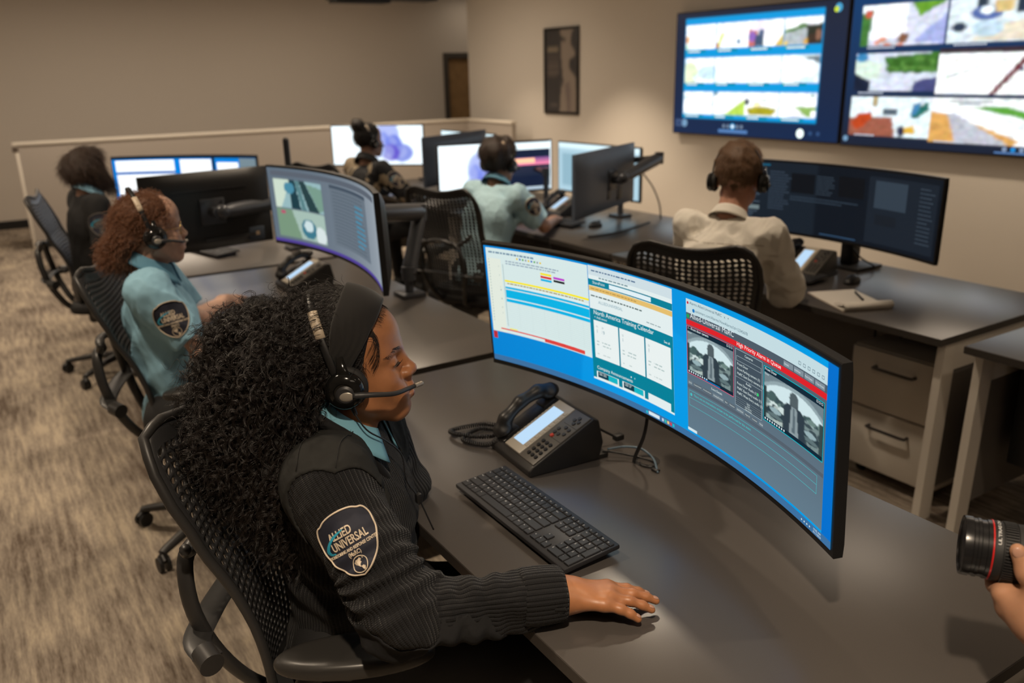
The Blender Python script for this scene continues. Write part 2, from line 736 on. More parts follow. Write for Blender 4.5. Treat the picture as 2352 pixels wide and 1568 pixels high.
class Canvas:
    """tiny painter; x right 0..1, y down 0..1"""

    def __init__(s, w, h, col):
        s.w, s.h = w, h
        s.a = np.empty((h, w, 3), np.float32)
        s.a[:] = col
        s.X, s.Y = np.meshgrid((np.arange(w) + .5) / w, (np.arange(h) + .5) / h)

    def rect(s, x0, y0, x1, y1, col):
        m = (s.X >= x0) & (s.X < x1) & (s.Y >= y0) & (s.Y < y1)
        s.a[m] = col
        return s

    def ell(s, cx, cy, rx, ry, col, al=1.0):
        m = ((s.X - cx) / rx) ** 2 + ((s.Y - cy) / ry) ** 2 < 1
        s.a[m] = s.a[m] * (1 - al) + np.array(col) * al
        return s

    def poly(s, pts, col, al=1.0):
        ins = np.zeros(s.X.shape, bool)
        n = len(pts)
        for i in range(n):
            x0, y0 = pts[i]
            x1, y1 = pts[(i + 1) % n]
            c = ((y0 > s.Y) != (y1 > s.Y)) & (s.X < (x1 - x0) * (s.Y - y0) / ((y1 - y0) or 1e-9) + x0)
            ins ^= c
        s.a[ins] = s.a[ins] * (1 - al) + np.array(col) * al
        return s

    def speck(s, x0, y0, x1, y1, cols, n, r, seed=0):
        g = np.random.default_rng(seed)
        for _ in range(n):
            s.ell(g.uniform(x0, x1), g.uniform(y0, y1), r * g.uniform(.5, 1.4) * s.h / s.w, r * g.uniform(.5, 1.4), cols[g.integers(len(cols))])
        return s

    def paste(s, other, x0, y0, x1, y1):
        m = (s.X >= x0) & (s.X < x1) & (s.Y >= y0) & (s.Y < y1)
        u = ((s.X[m] - x0) / (x1 - x0) * other.w).astype(int).clip(0, other.w - 1)
        v = ((s.Y[m] - y0) / (y1 - y0) * other.h).astype(int).clip(0, other.h - 1)
        s.a[m] = other.a[v, u]
        return s


c = Canvas(44, 64, (.045, .042, .045))
pale = (.30, .25, .21)
c.poly([(.47, .0), (.90, .0), (.82, .06), (.78, .16), (.95, .30), (.86, .34), (.74, .36), (.74, .46), (.96, .58), (.98, 1), (.46, 1), (.50, .70), (.56, .60), (.53, .44), (.50, .30), (.50, .16)], pale)
c.poly([(.47, .06), (.66, .12), (.60, .15), (.50, .14)], (.06, .05, .05))
c.poly([(.62, .66), (.78, .62), (.80, 1), (.70, 1)], (.20, .16, .15))
c.poly([(.47, .62), (.6, .6), (.52, .7)], (.08, .07, .07))
c.rect(.07, .20, .42, .27, (.24, .20, .15))
for k in range(7):
    c.rect(.06, .315 + k * .038, .44 if k < 6 else .36, .335 + k * .038, (.15, .12, .105))
c.rect(.15, .90, .38, .925, (.17, .14, .13))
canvas_mesh('print', blur(c.a, 1), lambda u, v: np.stack([np.full_like(u, -.012), -(u - .5) * (pw - .05), (v - .5) * (ph - .05)], 1), attr_mat('poster_print', .45), PO, True)

# ------------------------------------------------------------------ black fixture hung from the ceiling, only its underside in view
CF = thing('ceiling_fixture', 'long black fixture hanging from the ceiling at the top of the view', 'fixture', (3.62, 8.0, 2.31))
mk('housing', MB().box2((-.52, -.14, .03), (.54, .14, .22), bev=.01).box2((-.50, -.10, 0), (.05, .10, .03), bev=.006), mat('black_fixture', (.008, .008, .009), .5), CF)
mk('hanger_rod', MB().cyl((-.38, 0, .2), (-.38, 0, CEIL - 2.31), .012), mat('black_fixture', (.008, .008, .009)), CF)
mk('hanger_rod', MB().cyl((.38, 0, .2), (.38, 0, CEIL - 2.31), .012), mat('black_fixture', (.008, .008, .009)), CF)
# ------------------------------------------------------------------ displays
M_BEZ = mat('black_plastic', (.012, .012, .013), .42, bump=(300, .05, .0005))
M_DARKPL = mat('dark_grey_plastic', (.03, .03, .033), .45)
M_MET = mat('brushed_metal', (.5, .48, .45), .35, 1)
M_ARM = mat('graphite_arm', (.075, .080, .092), .32, .35)


class Screen:
    """flat vector picture on a (curved) panel: rectangles and writing, u right, v up, 0..1"""

    def __init__(s, W, H, R=None, y0=-.0004):
        s.W, s.H, s.R, s.y0 = W, H, R, y0
        s.V, s.F, s.C, s.n, s.lay = [], [], [], 0, 0

    def pos(s, u, v, d=0.0):
        x = (np.asarray(u, float) - .5) * s.W
        z = (np.asarray(v, float) - .5) * s.H
        if s.R:
            th = x / s.R
            return np.stack([(s.R - 0) * np.sin(th), -s.R * (1 - np.cos(th)) + (s.y0 - d) * np.cos(th) * 1.0, z], -1)
        return np.stack([x, np.full_like(x, s.y0 - d), z], -1)

    def rect(s, u0, v0, u1, v1, col, col2=None, lay=1):
        k = max(1, int(abs(u1 - u0) * s.W / .03)) if s.R else 1
        us = np.linspace(u0, u1, k + 1)
        d = lay * .00012
        for a, b in zip(us[:-1], us[1:]):
            p = s.pos([a, b, b, a], [v0, v0, v1, v1], d)
            o = s.n
            s.V.extend(p)
            s.n += 4
            s.F += [(o, o + 1, o + 2), (o, o + 2, o + 3)]
            c2 = col if col2 is None else col2
            s.C += [col, col, c2, col, c2, c2]
        return s

    def frame(s, u0, v0, u1, v1, col, t=.0015, lay=2):
        tv = t * s.W / s.H
        s.rect(u0, v0, u1, v0 + tv, col, lay=lay)
        s.rect(u0, v1 - tv, u1, v1, col, lay=lay)
        s.rect(u0, v0, u0 + t, v1, col, lay=lay)
        s.rect(u1 - t, v0, u1, v1, col, lay=lay)

    def disc(s, u, v, r, col, lay=2, n=16):
        a = np.linspace(0, 2 * PI, n, endpoint=False)
        p = s.pos(np.r_[u, u + r / s.W * np.cos(a)], np.r_[v, v + r / s.H * np.sin(a)], lay * .00012)
        o = s.n
        s.V.extend(p)
        s.n += n + 1
        for i in range(n):
            s.F.append((o, o + 1 + i, o + 1 + (i + 1) % n))
            s.C += [col] * 3

    def text(s, t, u, v, size, col, bold=0.0, align='LEFT', lay=3):
        V, F = text_mesh(t, size, bold, align)
        if not len(V):
            return
        p = s.pos(u + V[:, 0] / s.W, v + V[:, 1] / s.H, lay * .00012)
        o = s.n
        s.V.extend(p)
        s.n += len(p)
        for f in F:
            for i in range(1, len(f) - 1):
                s.F.append((o + f[0], o + f[i], o + f[i + 1]))
                s.C += [col] * 3

    def lines(s, u0, v0, u1, v1, n, col, h=.4, seed=0, lay=2, ragged=.5):
        g = np.random.default_rng(seed)
        dv = (v1 - v0) / n
        for i in range(n):
            w = (u1 - u0) * (1 - ragged * g.random())
            s.rect(u0, v0 + dv * (i + .5 - h / 2), u0 + w, v0 + dv * (i + .5 + h / 2), col, lay=lay)

    def words(s, u0, v0, u1, v1, n, col, h=.5, seed=0, lay=2):
        """rows of word-like dashes"""
        g = np.random.default_rng(seed)
        dv = (v1 - v0) / n
        for i in range(n):
            u = u0
            end = u1 - (u1 - u0) * .4 * g.random()
            while u < end:
                w = g.uniform(.004, .012) * 1.2 / s.W
                s.rect(u, v0 + dv * (i + .5 - h / 2), min(u + w, u1), v0 + dv * (i + .5 + h / 2), col, lay=lay)
                u += w + .0025 * 1.2 / s.W

    def build(s, name, m, parent):
        me = npmesh(name, np.array(s.V, np.float32), np.array(s.F))
        c = np.ones((len(s.C), 4), np.float32)
        c[:, :3] = np.array(s.C)
        a = me.color_attributes.new('Col', 'FLOAT_COLOR', 'CORNER')
        a.data.foreach_set('color', c.ravel())
        return mk(name, me, m, parent, smooth=None)


E_LIT = emat('lit_display', 1.0)
E_INK = emat('display_ink', 1.0, 'NONE')


def monitor(name, label, loc, rotz, W, H, R=None, tilt=0.0, bez=.009, chin=.014, thick=.05, group=None, back=None, strength=None):
    """panel centre at loc; local x = viewer's right, y = away from the viewer, z up. returns (root, Screen)"""
    root = thing(name, label, 'monitor', loc, rotz, group, rot=(tilt, 0, rotz))
    nu, nv = (40 if R else 12), 14

    def P(x, y, z):
        if R:
            th = x / R
            return ((R + y) * math.sin(th), (R + y) * math.cos(th) - R, z)
        return (x, y, z)
    mb = MB()
    sec = [(-.0045, -1), (-.006, -.985), (-.006, .985), (-.0045, 1), (.010, 1)] + [None] * nv + [(.010, -1)]
    vs, ring = [], 0
    xs = [W / 2 * (2 * i / nu - 1) for i in range(nu + 1)]
    # rounded outer ends
    for i, x in enumerate(xs):
        u = 2 * x / W
        pts = [(-.0045, -1), (-.006, -.99), (-.006, .99), (-.0045, 1), (.012, 1)]
        for k in range(1, nv):
            w = 1 - 2 * k / nv
            y = .014 + (thick - .014) * max(0, 1 - abs(w) ** 6) * max(0, 1 - abs(u) ** 8)
            pts.append((y, w))
        pts.append((.012, -1))
        ring = len(pts)
        for y, w in pts:
            vs.append(P(x, y, w * H / 2))
    fs = []
    for i in range(nu):
        for j in range(ring):
            fs.append((i * ring + j, i * ring + (j + 1) % ring, (i + 1) * ring + (j + 1) % ring, (i + 1) * ring + j))
    fs.append(tuple(range(ring - 1, -1, -1)))
    fs.append(tuple(nu * ring + j for j in range(ring)))
    mb.add(vs, fs)
    mk('housing', mb, back or M_BEZ, root, smooth=40, fix=True)
    s = Screen(W - 2 * bez, H - bez - chin, R, y0=-.0080)
    s.dz = (chin - bez) / 2
    return root, s


def finish(root, scr, img, emission=None, ink=None, smoothcol=False):
    """the lit panel (coloured cells) and the vector ink over it"""
    o = canvas_mesh('screen', img, lambda u, v: scr.pos(u, v), emission or E_LIT, root, smoothcol)
    o.location = (0, 0, scr.dz)
    if scr.n:
        k = scr.build('screen_content', ink or E_INK, o)
    return o


def man_feed(w, h):
    """door-camera picture: a dark-suited figure under an arch, parked cars behind"""
    c = Canvas(w, h, srgb(208, 230, 234))
    c.rect(0, .45, 1, 1, srgb(150, 172, 170))
    c.speck(.0, .42, 1, .62, [srgb(70, 95, 95), srgb(110, 135, 130), srgb(60, 80, 85)], 60, .06, 3)
    c.speck(.0, .55, 1, .98, [srgb(205, 222, 220), srgb(120, 140, 140), srgb(60, 76, 82), srgb(175, 190, 185)], 70, .07, 4)
    for x in (.2, .8):
        c.ell(x, .80, .16, .13, srgb(45, 62, 70))
        c.ell(x, .74, .10, .06, srgb(150, 175, 180))
        c.ell(x, .86, .13, .05, srgb(95, 115, 118))
    # arch of the canopy
    m = ((c.X - .5) / .64) ** 2 + ((c.Y - .80) / .72) ** 2 > 1
    m &= c.Y < .55
    c.a[m] = srgb(146, 166, 172)
    m2 = ((c.X - .5) / .68) ** 2 + ((c.Y - .80) / .80) ** 2 > 1
    m2 &= c.Y < .55
    c.a[m2] = srgb(112, 130, 138)
    c.rect(0, .3, .05, 1, srgb(45, 60, 62))
    c.rect(.94, .35, 1, 1, srgb(55, 72, 74))
    c.poly([(.33, 1), (.34, .48), (.40, .38), (.62, .38), (.70, .50), (.71, 1)], srgb(48, 62, 72))
    c.poly([(.47, .36), (.56, .36), (.60, 1), (.44, 1)], srgb(140, 155, 160))
    c.poly([(.505, .42), (.53, .42), (.55, .95), (.49, .95)], srgb(92, 108, 116))
    c.rect(.44, .16, .58, .40, srgb(72, 84, 90))
    c.ell(.51, .24, .075, .15, srgb(82, 95, 100))
    return c


# --- workstation screen of the woman in front ---------------------------------
def paint_front(s):
    W1 = srgb(218, 233, 232)
    c = Canvas(300, 84, srgb(0, 132, 214))
    c.a[:, :] = np.array(srgb(0, 132, 212)) * (1 - c.X[..., None]) + np.array(srgb(0, 158, 230)) * c.X[..., None]
    c.ell(.50, .95, .22, .7, srgb(10, 160, 235), .5)
    img = blur(c.a, 3)
    s.rect(0, 0, 1, .047, srgb(60, 112, 160), lay=1)
    # spreadsheet
    s.rect(.006, .265, .318, .985, srgb(214, 232, 231), lay=1)
    s.rect(.006, .265, .05, .90, srgb(226, 234, 222), lay=2)
    s.words(.014, .935, .19, .965, 1, srgb(120, 150, 170), seed=1)
    for i in range(9):
        s.rect(.10 + i * .009, .915, .105 + i * .009, .93, srgb(*[(230, 200, 60), (60, 120, 200), (90, 170, 90), (150, 160, 170)][i % 4]), lay=3)
    s.words(.012, .35, .045, .90, 22, srgb(165, 185, 180), seed=2, lay=3)
    for r in range(20):
        s.rect(.055, .33 + r * .017, .318, .3315 + r * .017, srgb(196, 214, 214), lay=2)
    for k in range(7):
        s.rect(.055 + k * .04, .33, .0556 + k * .04, .66, srgb(198, 216, 216), lay=2)
    s.rect(.055, .33, .0565, .86, srgb(150, 175, 175), lay=3)
    s.words(.065, .86, .30, .90, 2, srgb(150, 170, 185), seed=9)
    CY = srgb(0, 178, 228)
    s.rect(.058, .715, .318, .731, srgb(248, 232, 40), lay=3)
    s.rect(.058, .680, .318, .690, srgb(225, 240, 240), lay=3)
    s.rect(.058, .658, .318, .674, CY, lay=3)
    s.rect(.058, .580, .318, .648, CY, lay=3)
    s.rect(.058, .545, .318, .570, CY, lay=3)
    s.words(.065, .693, .31, .712, 1, srgb(170, 150, 90), seed=3, lay=3)
    for x0, y0, col in ((.172, .83, srgb(245, 228, 40)), (.172, .806, srgb(215, 40, 40)), (.172, .782, CY), (.212, .818, srgb(190, 60, 205)), (.212, .794, srgb(25, 30, 35))):
        s.rect(x0, y0, x0 + .034, y0 + .017, col, lay=3)
    s.rect(.02, .292, .296, .302, srgb(225, 45, 40), lay=3)
    s.rect(.17, .272, .296, .302, srgb(220, 70, 65), lay=3)
    s.rect(.06, .305, .085, .315, srgb(240, 232, 90), lay=3)
    s.rect(.006, .20, .018, .262, srgb(190, 45, 55), lay=3)
    # intranet page
    s.rect(.320, .105, .566, .99, srgb(226, 238, 238), lay=2)
    s.rect(.320, .92, .566, .99, srgb(206, 222, 228), lay=3)
    s.words(.330, .945, .52, .965, 1, srgb(90, 120, 150), seed=5, lay=4)
    s.words(.352, .90, .46, .92, 1, srgb(120, 150, 160), seed=6, lay=4)
    TE = srgb(0, 128, 152)
    s.rect(.320, .842, .566, .890, TE, lay=3)
    s.rect(.382, .850, .505, .882, srgb(225, 240, 245), lay=4)
    s.text('SharePoint', .332, .858, .010, W1, lay=4)
    s.rect(.320, .802, .566, .838, srgb(228, 190, 110), lay=3)
    s.words(.326, .812, .50, .826, 1, srgb(180, 140, 70), seed=7, lay=4)
    s.words(.325, .755, .50, .775, 1, srgb(90, 110, 110), seed=8, lay=4)
    s.text('ALLIEDUNIVERSAL', .347, .715, .0105, srgb(120, 160, 175), lay=4)
    s.words(.49, .69, .555, .705, 1, srgb(150, 170, 175), seed=4, lay=4)
    s.rect(.320, .12, .566, .665, TE, lay=3)
    s.text('North America Training Calendar', .330, .625, .0155, W1, .008, lay=4)
    s.text('+ Add event', .332, .595, .009, W1, lay=4)
    s.text('See all', .540, .60, .008, W1, .01, lay=4)
    for i, (u, a, b) in enumerate(((.329, 'MAY-SEP', '16-19'), (.407, 'SEP', '12'), (.485, 'SEP', '17'))):
        s.rect(u, .285, u + .074, .58, srgb(233, 241, 240), lay=4)
        s.text(a, u + .007, .525, .007, srgb(150, 170, 175), lay=5)
        s.text(b, u + .007, .485, .013, srgb(110, 150, 165), lay=5)
        s.words(u + .007, .38, u + .066, .43, 2, srgb(175, 195, 195), .35, seed=20 + i, lay=5)
        s.words(u + .007, .31, u + .05, .33, 1, srgb(195, 208, 208), .4, seed=30 + i, lay=5)
    s.disc(.437, .235, .002, W1, lay=4)
    s.disc(.448, .235, .002, srgb(150, 200, 210), lay=4)
    s.text('Company Announcements', .332, .195, .012, W1, .006, lay=4)
    for i in range(3):
        u = .330 + i * .079
        s.rect(u, .108, u + .068, .175, srgb(226, 238, 238), lay=4)
        if i < 2:
            s.rect(u + .004, .128, u + .064, .172, srgb(10, 60, 78), lay=5)
            s.rect(u + .036, .128, u + .064, .172, srgb(20, 180, 195), lay=6)
            s.words(u + .008, .145, u + .03, .168, 2, W1, .3, seed=40 + i, lay=6)
    # alarm console
    s.rect(.606, .062, .976, .965, srgb(98, 122, 138), srgb(82, 92, 104), lay=2)
    s.rect(.606, .875, .976, .965, srgb(196, 220, 226), lay=3)
    s.text('Alarms Allied-Universal MaRC   x   +', .616, .935, .0085, srgb(70, 95, 110), lay=4)
    s.text('automarc.com/Alarms/ViewAlarms?id=12345678', .632, .895, .0085, srgb(80, 110, 125), lay=4)
    s.disc(.627, .90, .004, srgb(30, 120, 190), lay=4)
    s.disc(.611, .940, .003, srgb(200, 30, 60), lay=4)
    for i in range(6):
        s.frame(.905 + i * .0115, .893, .911 + i * .0115, .912, srgb(90, 115, 130), .0008, lay=4)
    s.rect(.606, .832, .976, .873, srgb(78, 92, 104), lay=3)
    s.disc(.611, .853, .0045, srgb(30, 160, 90), lay=4)
    s.text('Allied-Universal MaRC', .617, .845, .0155, srgb(225, 236, 240), lay=4)
    for i, t in enumerate(('Details', 'AckView', 'Park Event', 'Close Event')):
        s.rect(.868 + i * .0262, .836, .892 + i * .0262, .868, srgb(128, 142, 152), lay=4)
        s.text(t, .8695 + i * .0262, .847, .0050, srgb(220, 232, 236), lay=5)
    s.rect(.606, .796, .976, .830, srgb(222, 34, 42), lay=4)
    s.text('High Priority Alarm in Queue', .745, .806, .0115, srgb(250, 225, 225), .006, lay=5)
    for (u0, u1, v0, v1, bc, tt) in ((.607, .738, .468, .790, srgb(226, 100, 130), '1 - Front door camera'), (.818, .972, .448, .776, srgb(0, 190, 205), 'Front Door')):
        s.rect(u0, v0, u1, v1, srgb(16, 40, 56), lay=4)
        s.frame(u0, v0, u1, v1, bc, .0011, lay=6)
        s.text(tt, u0 + .003, v1 - .022, .0075, srgb(225, 236, 240), .008, lay=6)
        s.text('Door', u0 + .003, v1 - .048, .006, srgb(205, 225, 230), lay=8)
        for i in range(9):
            s.rect(u0 + .004 + i * .0062, v0 + .010, u0 + .0072 + i * .0062, v0 + .022, srgb(210, 225, 230), lay=6)
        for i in range(3):
            s.frame(u1 - .020 + i * .006, v1 - .022, u1 - .016 + i * .006, v1 - .009, srgb(210, 225, 230), .0006, lay=6)
    s.rect(.655, .476, .70, .482, srgb(0, 130, 200), lay=7)
    # camera list
    s.rect(.742, .430, .814, .786, srgb(66, 80, 92), lay=4)
    s.frame(.742, .430, .814, .786, srgb(170, 186, 192), .0008, lay=5)
    s.text('Cameras', .778, .758, .0072, W1, 0, 'CENTER', lay=6)
    s.frame(.745, .715, .811, .745, srgb(170, 186, 192), .0006, lay=5)
    for i, t in enumerate(('Front Door', 'Front Parking camera (1)', 'MaRC East Entry camera (1)')):
        s.text(t, .747, .690 - i * .030, .0072, W1, lay=6)
    s.rect(.742, .612, .814, .614, srgb(170, 186, 192), lay=5)
    s.text('Audio', .778, .593, .0072, W1, 0, 'CENTER', lay=6)
    for i, t in enumerate(('Front Door Audio (1)', 'MaRC East Entry audio (1)', 'MaRC West Entry audio (1)')):
        s.text(t, .747, .568 - i * .030, .0072, W1, lay=6)
    s.disc(.803, .575, .0032, srgb(50, 205, 110), lay=6)
    for i, t in enumerate(('Relays', 'Gates', 'Edge Devices', 'Multi Devices')):
        s.rect(.742, .484 - i * .0135, .814, .4848 - i * .0135, srgb(170, 186, 192), lay=5)
        s.text(t, .778, .4735 - i * .0135, .0040, W1, 0, 'CENTER', lay=6)
    s.text('Event Details', .690, .435, .0068, W1, 0, 'CENTER', lay=5)
    for i, t in enumerate(('Alarm', 'Current Event', 'Previous Event', 'Viewing Directory', 'Sites', 'Positions', 'Audit Event', 'Maps (2)', 'Contacts', 'Notes')):
        w = .0026 + .00165 * len(t)
        u = .609 + [0, .0145, .042, .070, .103, .116, .136, .159, .178, .198][i]
        s.rect(u, .392, u + w, .418, srgb(90, 102, 112) if i % 3 else srgb(110, 124, 134), lay=4)
        s.text(t, u + .0015, .401, .0043, W1, lay=5)
    s.rect(.607, .365, .975, .388, srgb(84, 96, 108), lay=3)
    s.frame(.611, .245, .960, .352, srgb(70, 190, 195), .0007, lay=4)
    s.rect(.611, .298, .960, .3005, srgb(70, 190, 195), lay=4)
    s.disc(.617, .325, .0035, srgb(70, 190, 195), lay=5)
    s.text('There are no instructions written to be performed for this event', .624, .320, .0072, srgb(60, 205, 205), lay=5)
    s.rect(.606, .062, .632, .082, srgb(215, 230, 234), lay=4)
    # taskbar
    s.disc(.482, .022, .0035, srgb(30, 190, 210), lay=3)
    s.rect(.487, .010, .520, .036, srgb(215, 230, 238), lay=3)
    for i, col in enumerate(((200, 210, 230), (60, 190, 170), (240, 200, 120), (215, 60, 70), (20, 190, 205))):
        s.rect(.527 + i * .008, .012, .5325 + i * .008, .034, srgb(*col), lay=3)
    s.text('10:05 AM', .955, .026, .006, W1, lay=3)
    s.text('6/11/2024', .955, .008, .006, W1, lay=3)
    for i in range(4):
        s.disc(.925 + i * .007, .022, .0017, W1, lay=3)
    s.rect(.976, .047, 1, 1, srgb(0, 112, 205), lay=1)
    return img


M1, S1 = monitor('curved_monitor', 'large lit curved monitor with a red alarm bar, in front of the long-haired woman', (1.203, 1.328, 1.073), math.radians(-92.8), 1.20, .349, 1.8, tilt=math.radians(4.5), thick=.055)
_img = paint_front(S1)
_s = finish(M1, S1, _img, emat('front_display', 1.0))
for (u0, u1, v0, v1) in ((.609, .736, .495, .755), (.820, .970, .476, .742)):
    _c = man_feed(70, 62)
    _k = canvas_mesh('video_window', blur(_c.a, 1), lambda u, v, a=(u0, u1, v0, v1): S1.pos(a[0] + u * (a[1] - a[0]), a[2] + v * (a[3] - a[2]), .00085), E_INK, _s)


def world_part(name, mb, m, parent, **k):
    """parts written in world coordinates under a placed thing"""
    bpy.context.view_layer.update()
    o = mk(name, mb, m, parent, **k)
    o.matrix_parent_inverse = parent.matrix_world.inverted()
    return o


def desk_arm(root, base, elb, back, post_h, z0=.74):
    """base plate + post on the desk, strut to the elbow, gas spring arm to the back plate (world coordinates)"""
    bx, by = base
    w = MB().box2((bx - .055, by - .055, z0), (bx + .055, by + .055, z0 + .018), bev=.004)
    w.box2((bx - .045, by - .03, z0 - .075), (bx + .06, by + .03, z0 - .034), bev=.003)
    w.box2((bx + .048, by - .03, z0 - .05), (bx + .06, by + .03, z0 + .01), bev=.002)
    world_part('desk_clamp', w, M_ARM, root)
    world_part('post', MB().cyl((bx, by, z0 + .01), (bx, by, z0 + post_h), .019, n=20), M_ARM, root)
    e, b = Vector(elb), Vector(back)
    p = Vector((bx, by, z0 + post_h))
    mb = MB().tube([p, p + (e - p) * .5, e], [.036, .032, .032], 14, flat=.62, upv=(0, 0, 1))
    mb.cyl(p - Vector((0, 0, .03)), p + Vector((0, 0, .03)), .030).cyl(e - Vector((0, 0, .035)), e + Vector((0, 0, .035)), .029)
    world_part('lower_arm', mb, M_ARM, root)
    mb = MB().tube([e, e + (b - e) * .12, e + (b - e) * .85, b], [.030, .040, .036, .026], 16, flat=.95)
    world_part('spring_arm', mb, M_ARM, root)
    mb = MB().ball(b, .034)
    world_part('tilt_head', mb, M_ARM, root)


def back_plate(root, thick, y=None):
    y = thick if y is None else y
    mk('mount_plate', MB().box2((-.06, y - .006, -.06), (.06, y + .008, .06), bev=.003).cyl((0, y, 0), (0, y + .07, 0), .024)
       .cyl((-.045, y + .006, .045), (-.045, y + .012, .045), .006).cyl((.045, y + .006, .045), (.045, y + .012, .045), .006)
       .cyl((-.045, y + .006, -.045), (-.045, y + .012, -.045), .006).cyl((.045, y + .006, -.045), (.045, y + .012, -.045), .006), M_ARM, root)


back_plate(M1, .055)
desk_arm(M1, (1.515, 1.36), (1.44, 1.52, 1.05), (1.33, 1.33, 1.075), .30)

# --- screen of the second woman -------------------------------------------------
M2, S2 = monitor('curved_monitor', 'large curved monitor with two video tiles on a grey desktop, at the red-haired woman', (1.19, 3.13, 1.135), math.radians(-90.2), 1.20, .345, 1.8, tilt=math.radians(2), thick=.05)
c = Canvas(260, 76, srgb(112, 126, 140))
c.a[:] = np.array(srgb(96, 110, 124)) + (np.array(srgb(150, 160, 170)) - np.array(srgb(96, 110, 124))) * (c.X[..., None] ** 2)
f = Canvas(60, 60, srgb(150, 185, 190))
f.poly([(0, 0), (.35, 0), (.1, 1), (0, 1)], srgb(205, 222, 205)).poly([(.3, 0), (.42, 0), (.5, 1), (.3, 1)], srgb(30, 62, 72)).poly([(.42, 0), (.5, 0), (.62, 1), (.52, 1)], srgb(90, 130, 135))
f.poly([(.5, 0), (.62, 0), (.9, 1), (.66, 1)], srgb(40, 66, 70)).poly([(.66, .1), (1, .2), (1, .9), (.9, 1)], srgb(120, 155, 140)).ell(.3, .3, .1, .2, srgb(75, 140, 165))
f2 = Canvas(60, 50, srgb(165, 190, 180))
f2.ell(.62, .6, .16, .35, srgb(60, 120, 140)).ell(.62, .5, .10, .2, srgb(205, 225, 228)).ell(.88, .75, .12, .3, srgb(215, 228, 228)).poly([(0, 0), (.3, 0), (.45, 1), (0, 1)], srgb(120, 150, 125)).rect(.08, .08, .16, .16, srgb(190, 70, 110))
c.paste(f, .03, .14, .36, .52).paste(f2, .03, .54, .36, .92)
img = blur(c.a, 1)
S2.rect(0, 0, 1, .04, srgb(82, 66, 150), lay=1)
S2.rect(.02, .90, .96, .96, srgb(92, 100, 112), lay=1)
S2.rect(.43, .13, .80, .84, srgb(104, 116, 128), lay=1)
S2.words(.45, .16, .78, .82, 16, srgb(80, 92, 104), .3, seed=12)
S2.words(.66, .22, .76, .74, 9, srgb(60, 150, 185), .35, seed=13, lay=3)
S2.rect(.43, .84, .80, .88, srgb(70, 82, 96), lay=2)
finish(M2, S2, img, emat('second_display', 1.0))
back_plate(M2, .05)
desk_arm(M2, (1.525, 3.27), (1.64, 3.36, 1.085), (1.33, 3.135, 1.14), .10)

# --- screens of the person with the bob ------------------------------------------
M3, S3 = monitor('curved_monitor', 'bright curved monitor with white windows beside the person with bobbed hair', (1.33, 6.45, .975), math.radians(-38), 1.10, .34, 1.8, thick=.05)
c = Canvas(160, 50, srgb(0, 120, 205))
img = c.a * 1.25
Wb = tuple(1.35 * x for x in srgb(240, 244, 246))
S3.rect(.0, .955, 1, 1, srgb(20, 40, 60), lay=1)
S3.rect(.02, .02, .40, .93, Wb, lay=2)
S3.rect(.02, .62, .40, .68, srgb(20, 105, 190), lay=3)
S3.rect(.44, .10, .66, .93, Wb, lay=2)
S3.rect(.665, .02, .685, .97, srgb(15, 25, 40), lay=2)
S3.rect(.70, .3, .86, .86, Wb, lay=2)
S3.rect(.87, .0, 1, .95, srgb(120, 140, 150), lay=2)
S3.words(.14, .78, .30, .84, 1, srgb(200, 210, 215), seed=3, lay=3)
finish(M3, S3, img, emat('third_display', 1.0))
back_plate(M3, .05)
desk_arm(M3, (1.50, 5.95), (1.55, 6.25, .93), (1.44, 6.53, .975), .16)

M4, S4 = monitor('flat_monitor', 'black back of a flat monitor between the red-haired woman and the person with bobbed hair', (.91, 4.13, 1.072), math.radians(180 + 10.7), .617, .365, None, thick=.045)
c = Canvas(40, 24, srgb(160, 175, 190))
finish(M4, S4, c.a)
back_plate(M4, .045)
desk_arm(M4, (1.47, 4.62), (1.36, 4.30, 1.06), (.95, 4.03, 1.075), .30)
world_part('pole', MB().cyl((1.47, 4.62, 1.0), (1.47, 4.62, 1.335), .017).ball((1.47, 4.62, 1.335), .017), M_BEZ, M4)
mk('vent_slots', MB().box2((-.20, .040, -.14), (.05, .048, -.125)).box2((-.18, .040, .10), (.18, .0465, .104)), M_DARKPL, M4)
mk('port_panel', MB().box2((-.25, .030, -.165), (-.17, .046, -.10), bev=.002), mat('blue_grey_label', (.04, .055, .08), .5), M4)
mk('sticker', MB().box2((-.223, .046, -.140), (-.205, .0464, -.122)), mat('tan_sticker', (.45, .33, .22), .6), M4)


# --- the two triple-screen desks beyond ------------------------------------------
def bloom(w, h, cx, cy, s=1.0):
    c = Canvas(w, h, tuple(1.5 * x for x in srgb(232, 245, 250)))
    asp = w / h
    for k, (dx, dy, rx, ry, col) in enumerate(((.0, -.12, .13, .40, (150, 165, 245)), (.06, .10, .10, .26, (70, 95, 225)), (-.05, .06, .07, .30, (120, 140, 240)), (.14, .30, .13, .24, (40, 70, 215)), (.02, .30, .10, .22, (90, 60, 205)), (-.10, .25, .06, .2, (180, 200, 250)))):
        c.ell(cx + dx * s, cy + dy * s, rx * s, ry * s, srgb(*col), .8)
        c.ell(cx + dx * s - .02 * s, cy + dy * s - .03 * s, rx * s * .6, ry * s * .75, srgb(190, 200, 250), .45)
    return blur(c.a, 2)


